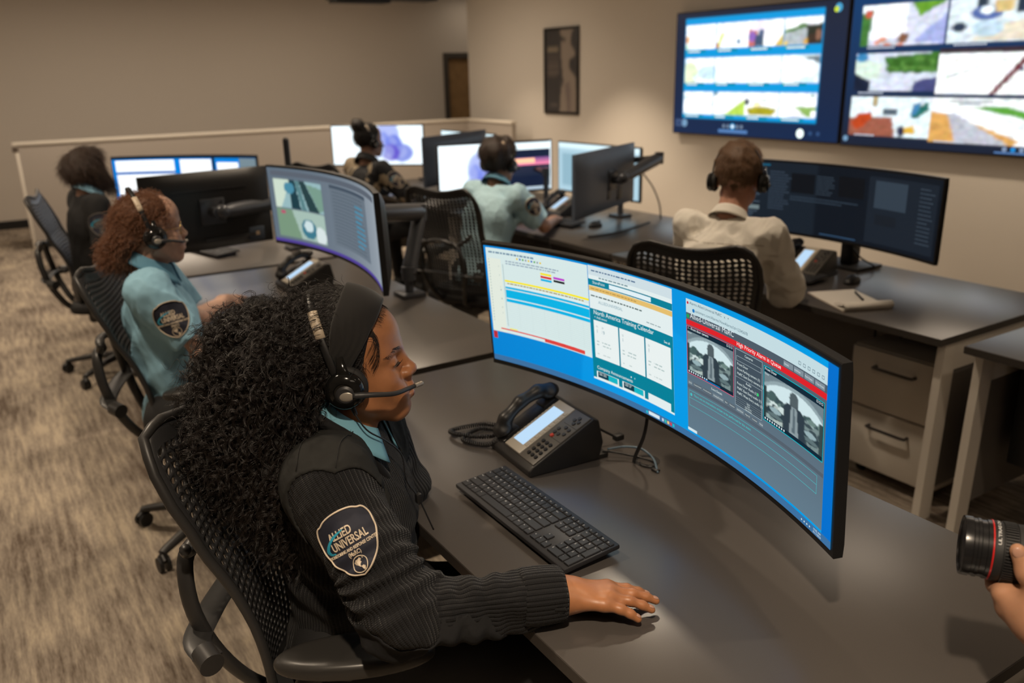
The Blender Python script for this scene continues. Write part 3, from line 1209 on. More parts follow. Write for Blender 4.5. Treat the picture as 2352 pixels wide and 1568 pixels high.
def triple(dy, who, strength):
    """three ultrawide screens round one seat"""
    root, s = monitor('ultrawide_monitor', f'bright ultrawide monitor behind {who}', ((2.71 + 3.567) / 2, 5.17 + dy, 1.015), math.radians(-9.7), .87, .365, None, thick=.045)
    if dy == 0:
        img = bloom(90, 38, .36, .62, .9)
        s.rect(.53, .0, .99, 1.0, srgb(22, 32, 58), lay=1)
        s.rect(.53, .84, .99, .985, tuple(1.4 * x for x in srgb(225, 240, 245)), lay=2)
        s.rect(.53, .52, .99, .68, tuple(1.3 * x for x in srgb(240, 130, 165)), tuple(1.2 * x for x in srgb(90, 70, 130)), lay=2)
        s.rect(.60, .56, .85, .66, tuple(1.4 * x for x in srgb(255, 190, 150)), lay=3)
        s.rect(.53, .30, .99, .50, srgb(30, 40, 62), srgb(45, 48, 70), lay=2)
        s.rect(.53, .01, .99, .07, srgb(190, 210, 225), lay=2)
    else:
        root.location = (3.16, 7.27, 1.05)
        root.rotation_euler = (0, 0, math.radians(-41))
        img = bloom(90, 38, .62, .40, 1.0)
    finish(root, s, img, emat('bright_display', strength), smoothcol=True)
    back_plate(root, .045)
    r2, s2 = monitor('ultrawide_monitor', f'pale sideways ultrawide monitor right of {who}', (3.72, 4.75 + dy, .99), math.radians(-86.8), .87, .365, None, thick=.045)
    c = Canvas(64, 28, tuple(1.1 * x for x in srgb(172, 205, 220)))
    c.rect(0, 0, 1, .12, tuple(1.2 * x for x in srgb(215, 238, 245)))
    c.rect(.05, .2, .45, .9, srgb(150, 188, 205))
    finish(r2, s2, blur(c.a, 1) if dy == 0 else blur(c.a, 1) * 1.2)
    back_plate(r2, .045)
    bx, by = 3.58, 4.72 + dy
    r3, s3 = monitor('ultrawide_monitor', f'dark ultrawide monitor back, near side of {who}', (3.19, 4.005 + dy, 1.04), math.radians(180 + 27.7), .87, .365, None, thick=.05, back=mat('screenlit_monitor_back', (.085, .105, .145), .42))  # blue-grey back colour has the glow of the neighbouring screens painted in
    c = Canvas(20, 10, srgb(150, 165, 180))
    finish(r3, s3, c.a)
    back_plate(r3, .05)
    mk('port_panel', MB().box2((-.15, .035, -.13), (-.08, .052, -.03), bev=.002).box2((.02, .035, -.11), (.07, .052, -.04), bev=.002), M_BEZ, r3)
    ang = math.radians(27.7)
    n = Vector((math.sin(ang), -math.cos(ang), 0))
    ctr = Vector((3.19, 4.005 + dy, 1.055)) + n * .12
    desk_arm(r3, (3.56, 4.30 + dy), (3.66, 4.05 + dy, 1.13), tuple(ctr), .36)
    for (rr, bk, bs, el) in ((root, (3.16, 5.25 + dy, 1.0), (3.45, 5.0 + dy), (3.45, 5.2 + dy, 1.0)), (r2, (3.80, 4.75 + dy, .99), (3.60, 4.75 + dy), (3.75, 4.95 + dy, .99))):
        if dy and rr is root:
            bk, bs, el = (3.20, 7.38, 1.05), (3.50, 7.0), (3.5, 7.3, 1.05)
        desk_arm(rr, bs, el, bk, .24)
    return root


triple(0, 'the dark-haired person in pale blue', 1.0)
triple(1.85, 'the person in the camouflage jacket', 1.0)

# --- dark curved screen of the man in the white shirt -----------------------------
M6, S6 = monitor('curved_monitor', 'dark curved monitor on a square stand in front of the man in the white shirt', (3.345, 2.50, 1.055), math.radians(-90.5), 1.20, .352, 1.8, thick=.05)
c = Canvas(200, 60, srgb(15, 22, 31))
c.rect(0, 0, .42, 1, srgb(24, 33, 43))
img = blur(c.a, 3)
G = srgb(52, 66, 80)
S6.rect(.0, .94, .20, .965, srgb(20, 90, 120), lay=2)
S6.words(.02, .08, .16, .9, 22, srgb(84, 100, 116), .35, seed=4)
S6.words(.20, .3, .30, .88, 14, srgb(60, 74, 90), .35, seed=5)
S6.rect(.30, .58, .41, .86, srgb(14, 18, 24), lay=2)
S6.rect(.52, .60, .64, .88, srgb(14, 17, 22), lay=2)
S6.words(.42, .58, .50, .86, 8, srgb(62, 76, 90), .3, seed=6)
S6.words(.30, .46, .62, .54, 2, G, .4, seed=7)
S6.rect(.66, .05, .985, .93, srgb(26, 34, 44), lay=1)
S6.rect(.69, .52, .84, .88, srgb(50, 62, 74), lay=2)
S6.rect(.70, .30, .80, .44, srgb(24, 30, 38), lay=2)
S6.words(.90, .15, .97, .88, 14, srgb(58, 70, 82), .3, seed=8)
S6.rect(.10, .28, .16, .34, srgb(110, 125, 128), lay=3)
S6.rect(.02, .1, .10, .14, srgb(50, 60, 110), lay=3)
S6.rect(.45, .03, .62, .045, srgb(50, 80, 110), lay=3)
finish(M6, S6, img)
back_plate(M6, .05)
world_part('stand_neck', MB().box2((3.455, 2.455, .755), (3.52, 2.52, 1.09), bev=.006).box2((3.38, 2.45, 1.03), (3.52, 2.53, 1.09), bev=.006), M_BEZ, M6)
world_part('stand_base', MB().box2((3.40, 2.375, .741), (3.585, 2.60, .757), bev=.004), M_BEZ, M6)

# --- two wall screens ---------------------------------------------------------------
TVX = 5.885
E_TV = emat('wall_display', 1.0)
E_TVI = emat('wall_display_ink', 1.0, 'NONE')
B = 1.9


def hot(r, g, b, k=1.7):
    k = 1 + (k - 1) * .5
    return tuple(k * x for x in srgb(r, g, b))


def wall_screen(label, yc, zc, paint, rz=-90.0):
    W, H = 1.915, 1.10
    root = thing('wall_screen', label, 'screen', (TVX, yc, zc), math.radians(rz), 'wall screens showing camera feeds')
    mk('housing', MB().box2((-W / 2, -.002, -H / 2), (W / 2, .052, H / 2), bev=.006), M_BEZ, root)
    mk('wall_mount', MB().box2((-.4, .05, -.25), (.4, .064, .25)), M_DARKPL, root)
    s = Screen(W - .024, H - .024, None, -.0026)
    s.dz = 0
    img = paint(s)
    finish(root, s, img, E_TV, E_TVI, smoothcol=False)
    return root


def rough(c, seed):
    """the uneven detail of a camera picture"""
    g = np.random.default_rng(seed)
    n = blur(g.normal(0, 1, c.a.shape).astype(np.float32), 1)
    n2 = blur(g.normal(0, 1, (c.h, c.w, 1)).astype(np.float32) * np.ones(3, np.float32), 4)
    c.a[:] = blur(c.a, 1) * np.clip(1 + .07 * n + .32 * n2, .5, 1.25)
    return c


def feed(kind, w, h, seed):
    Wt = hot(250, 253, 255)
    c = Canvas(w, h, Wt)
    if kind == 0:      # pale room, small colour at the side
        c.ell(.05, .6, .06, .16, hot(240, 170, 70, 1.1)).rect(0, .8, .1, 1, hot(200, 230, 200))
    elif kind == 1:
        c.poly([(0, 1), (.2, .35), (.26, .4), (.1, 1)], hot(205, 220, 60, 1.2)).ell(.72, .75, .06, .1, hot(110, 150, 180, 1)).ell(.55, .6, .04, .08, hot(235, 180, 160))
        c.ell(.02, .9, .05, .15, hot(230, 140, 60, 1))
    elif kind == 2:
        c.poly([(0, .3), (.25, .35), (.22, 1), (0, 1)], hot(215, 120, 110, 1)).rect(.18, .55, .42, .95, hot(70, 90, 120, .9)).ell(.1, .6, .1, .2, hot(150, 110, 200, 1)).ell(.3, .2, .25, .2, hot(235, 225, 245)).ell(.36, .45, .08, .12, hot(90, 110, 150, 1)).poly([(.75, 1), (1, .5), (1, 1)], hot(225, 200, 90, 1.1))
    elif kind == 3:
        c.poly([(0, .55), (.45, .35), (.6, .3), (.6, 1), (0, 1)], hot(190, 200, 205, 1)).poly([(0, .45), (.5, .22), (.62, .28), (.62, .36), (0, .56)], hot(90, 135, 70, .9))
        c.poly([(.58, .3), (1, .26), (1, 1), (.62, 1)], hot(50, 55, 45, .8)).ell(.74, .8, .12, .2, hot(70, 55, 45, .8)).ell(.9, .65, .08, .2, hot(150, 110, 90, .8)).rect(0, .85, .1, 1, hot(220, 190, 90)).poly([(.52, .8), (.62, .75), (.64, .98), (.52, .98)], hot(230, 180, 80, 1))
    elif kind == 4:
        c.ell(.15, .6, .3, .5, hot(215, 225, 190)).ell(.8, .6, .35, .3, hot(190, 215, 225)).ell(.4, .8, .1, .12, hot(210, 235, 235)).rect(0, 0, .08, .2, hot(200, 220, 235))
    elif kind == 5:
        c.ell(.2, .7, .3, .3, hot(238, 248, 250))
    elif kind == 6:
        c.ell(.9, .1, .25, .12, hot(235, 243, 246))
    elif kind == 7:
        c.poly([(.35, 0), (.4, 1), (1, 1), (1, 0)], hot(232, 242, 246)).poly([(.55, .05), (1, .05), (1, .3)], hot(120, 135, 145, 1)).ell(.7, .9, .2, .1, hot(200, 222, 228))
    elif kind == 8:
        c.ell(.1, .25, .1, .12, hot(205, 220, 228))
    elif kind == 9:
        c.poly([(.35, 1), (.95, .35), (1, .3), (1, 1)], hot(190, 225, 90, 1.15)).ell(.05, .05, .1, .1, hot(120, 150, 165, 1))
    elif kind == 10:
        c.poly([(.05, .68), (.3, .6), (.6, .58), (.95, .68), (.8, .98), (.15, .98)], hot(190, 180, 40, .85)).ell(.06, .4, .08, .14, hot(70, 80, 90, .8)).rect(.4, .28, .7, .32, hot(110, 150, 110, 1)).ell(.35, .5, .1, .1, hot(245, 235, 180))
    elif kind == 11:
        c.poly([(.4, .52), (1, .55), (1, .95), (.75, .95)], hot(150, 190, 100, 1)).poly([(.2, 1), (.42, .55), (.75, 1)], hot(236, 238, 246)).rect(.8, .02, .95, .14, hot(120, 170, 150, 1)).ell(.95, .85, .08, .15, hot(250, 250, 250))
    return rough(c, seed)


def paint_tv1(s):
    c = Canvas(190, 108, srgb(26, 38, 64))
    c.a[:] = np.array(srgb(30, 38, 58)) * (1 - c.Y[..., None]) + np.array(srgb(20, 42, 78)) * c.Y[..., None]
    c.rect(.065, .045, .885, .875, hot(0, 158, 228, 1.0))
    ys = ((.100, .300), (.375, .570), (.650, .835))
    k = 0
    for y0, y1 in ys:
        for i in range(4):
            x0 = .068 + i * .204
            c.paste(feed(k, 40, 28, k), x0, y0, x0 + .2, y1)
            k += 1
    img = blur(c.a, 1)
    for r, v in enumerate((1 - .315, 1 - .585, 1 - .850)):
        for i in range(4):
            u = .085 + i * .204
            s.rect(u - .01, v - .012, u + .12, v + .012, hot(0, 150, 190, .8), lay=1)
            s.words(u, v - .010, u + .10, v + .010, 1, hot(235, 250, 250, 1.1), .8, seed=r * 4 + i, lay=2)
            s.disc(u - .006, v, .008, hot(0, 190, 150, 1), lay=2)
    for i in range(5):
        s.disc(.35 + i * .028, .075, .017 if i != 2 else .028, srgb(120, 140, 165) if i != 2 else hot(20, 160, 225, 1), lay=2, n=24)
    s.disc(.35 + 56e-3, .075, .016, hot(240, 250, 255, 1.4), lay=3, n=24)
    s.rect(.315, .022, .50, .048, srgb(88, 132, 190), lay=2)
    s.disc(.805, .05, .038, hot(240, 255, 250, 1.7), lay=2, n=28)
    s.disc(.86, .055, .018, srgb(50, 80, 125), lay=2)
    s.disc(.90, .055, .018, srgb(50, 80, 125), lay=2)
    s.disc(.08, .085, .036, srgb(120, 160, 195), lay=2, n=28)
    s.rect(.015, .055, .065, .115, srgb(66, 86, 124), lay=2)
    s.rect(.025, .075, .055, .09, srgb(20, 50, 95), lay=3)
    s.disc(.95, .945, .034, hot(70, 160, 205, 1.1), lay=2, n=24)
    s.disc(.94, .935, .022, hot(205, 225, 60, 1.1), lay=3, n=24)
    return img


def paint_tv2(s):
    c = Canvas(220, 124, srgb(20, 36, 66))
    c.a[:] = np.array(srgb(10, 60, 110)) * (1 - c.Y[..., None]) + np.array(srgb(28, 36, 54)) * c.Y[..., None]
    g = []
    t = Canvas(56, 36, hot(220, 225, 245, 1.2))
    t.rect(0, 0, .55, .8, hot(240, 246, 250)).poly([(0, .2), (.14, .1), (.1, 1), (0, 1)], hot(70, 130, 60, .9)).ell(.08, .2, .05, .1, hot(220, 100, 80, 1)).poly([(.6, 0), (1, 0), (.7, .35)], hot(110, 170, 50, 1)).poly([(.42, .95), (.5, .7), (.6, .72), (.56, .95)], hot(140, 95, 70, .9)).poly([(.65, .9), (1, .3), (1, 1)], hot(170, 180, 235, 1.1)).speck(.2, .8, .5, .98, [hot(230, 150, 120, 1), hot(200, 210, 220, 1)], 12, .06, 1)
    g.append((t, .045, .055, .40, .325))
    t = Canvas(60, 40, hot(222, 235, 242, 1.4))
    t.poly([(.2, .95), (.5, .6), (1, .4), (1, 1)], hot(232, 222, 200, 1.2)).rect(.24, .0, .33, .35, hot(50, 65, 80, .9)).rect(.56, .0, .66, .4, hot(45, 60, 80, .9)).ell(.33, .35, .14, .16, hot(90, 115, 180, 1)).ell(.33, .3, .06, .09, hot(240, 250, 250)).ell(.35, .7, .14, .18, hot(190, 215, 230, 1.3)).ell(.10, .65, .07, .1, hot(50, 65, 90, .8)).ell(.72, .55, .06, .08, hot(120, 75, 70, .9)).ell(.88, .4, .06, .12, hot(200, 160, 100, 1)).poly([(.38, .1), (.56, .1), (.54, .35), (.4, .35)], hot(225, 195, 130, 1.1))
    g.append((t, .41, .055, .83, .325))
    t = Canvas(36, 36, hot(25, 32, 45, 1))
    t.poly([(.2, .15), (.55, .15), (.6, 1), (.1, 1)], hot(225, 232, 250, 1.3)).poly([(.6, .2), (1, .1), (1, 1), (.62, 1)], hot(130, 165, 50, 1)).ell(.05, .5, .08, .14, hot(140, 70, 45, 1)).rect(.3, 0, 1, .16, hot(130, 150, 175, 1))
    g.append((t, .85, .055, 1.0, .325))
    t = Canvas(56, 34, hot(215, 222, 240, 1.3))
    t.poly([(.35, .1), (1, .0), (1, .5), (.45, .5)], hot(70, 125, 50, .85)).speck(.4, .1, 1, .5, [hot(60, 110, 40, .8), hot(100, 155, 70, .9)], 30, .07, 5).poly([(0, .1), (.35, .25), (.3, .7), (0, .6)], hot(215, 235, 220, 1.3)).poly([(0, .5), (.22, .75), (.2, 1), (0, 1)], srgb(24, 36, 60)).poly([(.75, .75), (1, .6), (1, 1), (.72, 1)], hot(80, 85, 140, .8)).ell(.08, .1, .08, .12, hot(60, 140, 195, 1))
    g.append((t, .035, .375, .39, .625))
    t = Canvas(56, 40, hot(246, 250, 250, 1.6))
    t.poly([(0, 0), (1, 0), (1, .05), (.86, .12), (0, .09)], hot(60, 45, 55, .8)).poly([(.9, .1), (1, .05), (.62, 1), (.56, 1)], hot(120, 40, 55, .8)).rect(.84, .42, .88, .5, hot(30, 60, 110, .8)).poly([(.1, .62), (.55, .3), (.56, .32), (.12, .66)], hot(190, 195, 195, 1.2))
    g.append((t, .39, .355, .75, .64))
    t = Canvas(50, 40, hot(248, 250, 252, 1.6))
    t.poly([(.05, .38), (.4, .3), (.85, .35), (.42, .55)], hot(130, 150, 200, .9)).poly([(.5, .75), (1, .55), (1, 1), (.4, 1)], hot(165, 150, 170, .9)).poly([(0, .45), (.08, .5), (.04, 1), (0, 1)], hot(70, 100, 165, .9)).ell(.45, .3, .08, .05, hot(110, 100, 130, .9))
    g.append((t, .76, .345, 1.0, .64))
    t = Canvas(56, 44, hot(225, 240, 245, 1.5))
    t.poly([(.0, .55), (.55, .5), (.6, 1), (0, 1)], hot(170, 100, 80, .9)).poly([(.03, .7), (.1, .45), (.27, .38), (.3, .5), (.2, .75), (.1, .85)], hot(200, 75, 35, 1)).rect(.42, .3, .60, .45, hot(90, 105, 120, .9)).poly([(.75, .4), (.95, .1), (.98, .3), (.82, .55)], hot(40, 120, 110, .9)).poly([(.78, .2), (.88, .1), (.84, .4), (.77, .5)], hot(70, 140, 190, 1)).poly([(.7, .75), (.82, .7), (.84, .88), (.72, .9)], hot(235, 185, 60, 1.1)).poly([(.62, .75), (.7, .7), (.72, .95), (.64, .98)], hot(40, 45, 80, .8)).rect(.28, .0, .36, .25, hot(190, 170, 120, 1))
    g.append((t, .03, .66, .385, .93))
    t = Canvas(60, 44, hot(245, 250, 252, 1.5))
    t.poly([(0, .3), (.25, .4), (.95, .9), (.9, 1), (0, 1)], hot(225, 170, 95, 1.1)).poly([(.18, .35), (.3, .38), (.85, 1), (.3, 1)], hot(195, 198, 210, 1.1)).poly([(.42, .2), (.8, .18), (1, .3), (1, .45)], hot(95, 170, 60, 1)).rect(.18, .06, .65, .1, hot(60, 70, 85, .8)).poly([(.3, .25), (.98, .5), (.96, .68), (.45, .38)], hot(235, 240, 245, 1.4)).rect(.3, .12, .52, .17, hot(70, 90, 115, .9))
    g.append((t, .385, .66, .745, .94))
    t = Canvas(50, 44, hot(250, 252, 253, 1.6))
    t.poly([(.35, .3), (1, .3), (1, 1), (.3, 1)], hot(125, 135, 130, .8)).ell(.5, .75, .35, .4, hot(190, 195, 185, 1)).poly([(.75, .55), (1, .4), (1, 1), (.7, 1)], hot(30, 32, 38, .7)).rect(.72, 0, .80, .22, hot(40, 45, 50, .8)).rect(.3, .1, .72, .24, hot(210, 225, 232, 1.4)).ell(.92, .9, .05, .06, hot(60, 90, 220, .9))
    g.append((t, .745, .655, 1.0, .945))
    for k, (t, x0, y0, x1, y1) in enumerate(g):
        c.paste(rough(t, 50 + k), x0, y0, x1, y1)
    img = blur(c.a, 1)
    for i, (u, v) in enumerate(((.08, .665), (.44, .665), (.86, .665), (.06, .365), (.42, .365), (.80, .365), (.06, .075), (.41, .06), (.78, .055))):
        s.words(u, v - .008, u + .14, v + .008, 1, hot(200, 210, 225, .9), .7, seed=60 + i, lay=2)
    s.disc(-.0 + .02, .045, .022, srgb(120, 160, 195), lay=2, n=28)
    for i in range(4):
        s.disc(.68 + i * .03, .035, .017, srgb(130, 150, 180) if i != 1 else hot(30, 140, 215, 1), lay=2, n=20)
    s.rect(.645, .008, .81, .018, srgb(90, 130, 185), lay=2)
    return img


wall_screen('left wall screen with three rows of bright camera tiles on blue', 5.37, 1.607, paint_tv1)
wall_screen('right wall screen with colourful camera tiles, cut by the frame edge', 3.44, 1.600, paint_tv2)
# ------------------------------------------------------------------ desks
M_TOP = mat('charcoal_laminate', (.080, .071, .065), .29, spec=.8, bump=(500, .06, .0004), noise=(700, (.069, .061, .056), .35, .65))
M_EDGE = mat('dark_edge_band', (.05, .043, .038), .45)
M_WHITE = mat('warm_white_laminate', (.78, .73, .66), .5)
M_GREY = mat('grey_modesty_panel', (.16, .145, .135), .7)
M_STEEL = mat('dark_handle_metal', (.11, .10, .10), .35, .8)
DZ_ = .74


def desk(label, x0, x1, y0, y1, group, near=True, far=True, panel=True, white=False):
    r = thing('desk', label, 'desk', ((x0 + x1) / 2, (y0 + y1) / 2, 0), 0, group)
    cx, cy = (x0 + x1) / 2, (y0 + y1) / 2
    M = T(-cx, -cy, 0)
    mk('worktop', MB().box2((x0, y0, .712), (x1, y1, .74), M, bev=.0018, seg=2), M_TOP, r)
    mk('edge_band', MB().box2((x0 - .0007, y0 - .0007, .7135), (x1 + .0007, y1 + .0007, .7375), M), M_EDGE, r)
    for on, ya, yb in ((near, y0 + .012, y0 + .042), (far, y1 - .042, y1 - .012)):
        if not on:
            continue
        f = MB()
        fx = x0 + .055
        for xa, xb, dx in ((fx, fx + .075, -.02), (x1 - .13, x1 - .055, .02)):
            f.add([(xa + dx, ya, 0), (xb + dx, ya, 0), (xb + dx, yb, 0), (xa + dx, yb, 0), (xa, ya, .712), (xb, ya, .712), (xb, yb, .712), (xa, yb, .712)],
                  [(3, 2, 1, 0), (4, 5, 6, 7), (0, 1, 5, 4), (1, 2, 6, 5), (2, 3, 7, 6), (3, 0, 4, 7)], M)
        f.box2((fx + .07, ya, .60), (x1 - .125, yb, .712), M)
        mk('leg_frame', f, M_WHITE, r, smooth=None)
        mk('end_panel', MB().box2((fx + .06, (ya + yb) / 2 - .006, .12), (x1 - .13, (ya + yb) / 2 + .006, .60), M), M_GREY, r)
    if panel:
        mk('modesty_panel', MB().box2((x1 - .16, y0 + .05, .16), (x1 - .14, y1 - .05, .70), M), M_GREY, r)
    mk('cable_grommet', MB().lathe([(.030, .7395), (.033, .7415), (.024, .7418), (.022, .735), (0, .735)], 24, T(x1 - .30 - cx, y0 + .9 - cy, 0)), M_BEZ, r)
    return r


GA, GB = 'desks in the left row', 'desks in the right row'
desk('grey desk the long-haired woman works at, with keyboard and phone', .68, 1.585, .532, 2.335, GA)
desk('grey desk the red-haired woman works at', .68, 1.585, 2.386, 4.228, GA)
desk('grey desk in front of the person with bobbed hair', .68, 1.70, 4.280, 6.66, GA)
desk('grey desk top cut off at the bottom right corner', .68, 1.585, -1.35, .482, GA)
desk('blue-lit desk of the man in the white shirt, holding the notepad', 2.765, 3.635, 1.571, 3.41, GB)
desk('desk end with a black computer hung under it at the right edge', 2.765, 3.635, -.38, 1.487, GB)
desk('desk of the person in the pale blue shirt with short dark hair', 2.765, 3.80, 3.42, 5.265, GB)
desk('desk of the person in the camouflage jacket', 2.765, 3.80, 5.275, 7.15, GB)

# ------------------------------------------------------------------ drawer pedestals
def pedestal(label, x, y, rz=0):
    r = thing('drawer_pedestal', label, 'drawer unit', (x, y, 0), rz)
    mk('body', MB().box2((0, -.20, .055), (.52, .20, .575), bev=.004), M_WHITE, r)
    for z0, z1 in ((.06, .315), (.325, .57)):
        d = mk('drawer', MB().box2((-.018, -.198, z0), (.0, .198, z1), bev=.003), M_WHITE, r)
        h = MB().tube([(-.018, -.085, z1 - .065), (-.040, -.085, z1 - .065), (-.044, -.07, z1 - .065), (-.044, .07, z1 - .065), (-.040, .085, z1 - .065), (-.018, .085, z1 - .065)], .0065, 10)
        mk('handle', h, M_STEEL, d)
    for a, b in ((.06, -.15), (.06, .15), (.46, -.15), (.46, .15)):
        mk('caster', MB().cyl((a, b - .012, .026), (a, b + .012, .026), .026, n=16).box2((a - .012, b - .015, .03), (a + .012, b + .015, .058)), M_BEZ, r)
    return r


pedestal('white two-drawer pedestal under the blue-lit desk end', 2.955, 1.835)
pedestal('white drawer pedestal behind the chair of the man in the white shirt', 2.93, 3.62)

PC = thing('desktop_computer', 'black desktop computer hung under the desk at the right edge', 'computer', (3.0, 1.40, .27))
mk('case', MB().box2((0, -.20, 0), (.36, 0, .36), bev=.006), M_BEZ, PC)
mk('front_bezel', MB().box2((-.014, -.195, .005), (0, -.005, .355), bev=.005), M_BEZ, PC)
mk('drive_bay', MB().box2((-.0155, -.16, .22), (-.013, -.04, .30)), M_DARKPL, PC)
mk('power_light', MB().cyl((-.016, -.055, .325), (-.013, -.055, .325), .006), emat('power_led', 3, 'NONE', (.5, .75, 1)), PC)
mk('port_light', MB().cyl((-.016, -.115, .295), (-.013, -.115, .295), .005), emat('port_led', 2, 'NONE', (.4, .4, 1)), PC)
mk('hanging_bracket', MB().box2((.05, -.205, .30), (.30, .005, .45), bev=.004), M_DARKPL, PC)

# ------------------------------------------------------------------ keyboards
KEYROWS = [
    [('Esc', 1.2), 'F1', 'F2', 'F3', 'F4', 'F5', 'F6', 'F7', 'F8', 'F9', 'F10', 'F11', 'F12', 'Del', None, 'Ho', 'Pu', 'Pd', 'En'],
    ['`', '1', '2', '3', '4', '5', '6', '7', '8', '9', '0', '-', '=', ('Bksp', 2)],
    [('Tab', 1.5), 'Q', 'W', 'E', 'R', 'T', 'Y', 'U', 'I', 'O', 'P', '[', ']', ('|', 1.5)],
    [('Caps', 1.75), 'A', 'S', 'D', 'F', 'G', 'H', 'J', 'K', 'L', ';', "'", ('Enter', 2.25)],
    [('Shift', 2.25), 'Z', 'X', 'C', 'V', 'B', 'N', 'M', ',', '.', '/', ('Shift', 2.75)],
    [('Ctrl', 1.25), ('Fn', 1), ('o', 1.2), ('Alt', 1.2), (' ', 5.9), ('Alt', 1.2), ('Ctrl', 1.2), ('=', 1), ('Ctrl', 1.05)]]
M_KEY = mat('black_keycap', (.016, .016, .018), .5)
M_KEYB = mat('keyboard_frame', (.022, .022, .025), .45)
M_LEG = mat('white_legend', (.55, .55, .55), .6)


def keyboard(label, loc, rotz, L=.432, D=.138, legends=True):
    """local x along the keyboard (user's right), y away from the user"""
    r = thing('keyboard', label, 'keyboard', loc, rotz)
    tilt = RX(math.radians(4.0))
    M = tilt
    mk('frame', MB().box2((-L / 2, -D / 2, .002), (L / 2, D / 2, .013), M, bev=.0035).box2((-L / 2 + .01, D / 2 - .012, .0), (L / 2 - .01, D / 2 - .002, .006), M), M_KEYB, r)
    mk('foot', MB().box2((-L / 2 + .03, D / 2 - .02, -.0095), (-L / 2 + .06, D / 2 - .010, .003)).box2((L / 2 - .06, D / 2 - .02, -.0095), (L / 2 - .03, D / 2 - .010, .003)), M_KEYB, r)
    kk, lg = MB(), MB()
    U = .0187
    W15 = 15 * U
    gap = .0011
    x00, y0 = -L / 2 + .006, D / 2 - .009
    rows_h = [.013] + [.0208] * 5

    def key(x, y, w, h, t):
        kk.box2((x + gap, y - h + gap, .0125), (x + w - gap, y - gap, .0162), M, bev=.0012, seg=1)
        if legends and t and t.strip():
            V, F = text_mesh(t, .0062 if len(t) < 2 else .0038, .02)
            lg.add([(x + .0042 + p[0], y - .0088 + p[1] - (0 if len(t) < 2 else -.001), .01635) for p in V], F, M)
    y = y0
    for ri, row in enumerate(KEYROWS):
        h = rows_h[ri]
        x = x00
        if ri == 0:
            n = 0
            for k in row[:14]:
                key(x, y, U * 15 / 14, h, k if isinstance(k, str) else k[0])
                x += U * 15 / 14
        else:
            for k in row:
                t, w = (k, 1) if isinstance(k, str) else k
                key(x, y, w * U, h, t)
                x += w * U
        # navigation block
        xn = x00 + W15 + .0055
        if ri in (1, 2):
            for j, t in enumerate((('In', 'Ho', 'Pu'), ('De', 'En', 'Pd'))[ri - 1]):
                key(xn + j * U, y, U, h, t)
        if ri == 0:
            for j in range(3):
                key(xn + j * U, y, U, h, 'ps'[j % 2])
        if ri == 4:
            key(xn + U, y, U, h, '^')
        if ri == 5:
            for j, t in enumerate('<v>'):
                key(xn + j * U, y, U, h, t)
        xk = xn + 3 * U + .0055
        pad = [['c', 'x', 'm', 'o'], ['Nu', '/', '*', '-'], ['7', '8', '9', '+'], ['4', '5', '6', None], ['1', '2', '3', 'En'], ['0', None, '.', None]][ri]
        for j, t in enumerate(pad):
            if t is None:
                continue
            w = 2 * U if (ri == 5 and t == '0') else U
            hh = h
            if t == '+' or t == 'En':
                hh = 2 * h
            key(xk + j * U, y, w, hh, t)
        y -= h
    mk('keys', kk, M_KEY, r, smooth=30)
    if legends and lg.v:
        mk('key_legends', lg, M_LEG, r, smooth=None)
    return r


K1 = keyboard('black full-size keyboard on the desk in front of the long-haired woman', (.886, 1.349, .7515), math.radians(-90))
keyboard('black keyboard under the hand of the red-haired woman', (.915, 3.36, .7515), math.radians(-88))
keyboard('black keyboard in front of the person with bobbed hair', (1.04, 4.83, .7515), math.radians(-75), legends=False)
keyboard('black keyboard at the hands of the man in the white shirt', (3.075, 2.56, .7515), math.radians(-86))
keyboard('black keyboard under the hand of the person in the pale blue shirt', (3.06, 4.36, .7515), math.radians(-78), legends=False)

# ------------------------------------------------------------------ mice
def mouse(label, loc, rotz, m=None):
    r = thing('computer_mouse', label, 'mouse', loc, rotz)

    def f(P):
        d = s_ell(P, (0, 0, .004), (.030, .056, .034))
        d = smax(d, -(P[..., 2] - .0), .003)
        d = smax(d, np.abs(P[..., 0] + 0 * P[..., 1]) - .029 + .05 * np.abs(P[..., 1]) ** 1.3, .008)
        return d
    V, Q = sdf(f, (-.04, -.065, -.008), (.04, .065, .045), .0022)
    mk('shell', npmesh('shell', V, Q), m or M_BEZ, r, smooth=180)
    mk('wheel', MB().cyl((-.004, .030, .031), (.004, .030, .031), .007, n=16), M_DARKPL, r)
    mk('button_seam', MB().box2((-.0006, .018, .0275), (.0006, .050, .0345)), M_DARKPL, r)
    return r


mouse('black computer mouse under the hand of the long-haired woman', (.820, 1.036, .7405), math.radians(-122))
mouse('black computer mouse on the blue-lit desk beside the notepad', (3.215, 2.268, .7405), math.radians(-80))
mouse('black computer mouse on the desk of the person in the pale blue shirt', (3.194, 4.096, .7405), math.radians(-80))

# ------------------------------------------------------------------ desk phones
M_PH = mat('phone_black', (.018, .017, .017), .4)
M_PHG = mat('phone_dark_grey', (.085, .077, .068), .38)
M_PHS = mat('phone_silver', (.40, .365, .31), .4)
E_PH = emat('phone_display', 1.0, 'AUTO', srgb(190, 222, 250))


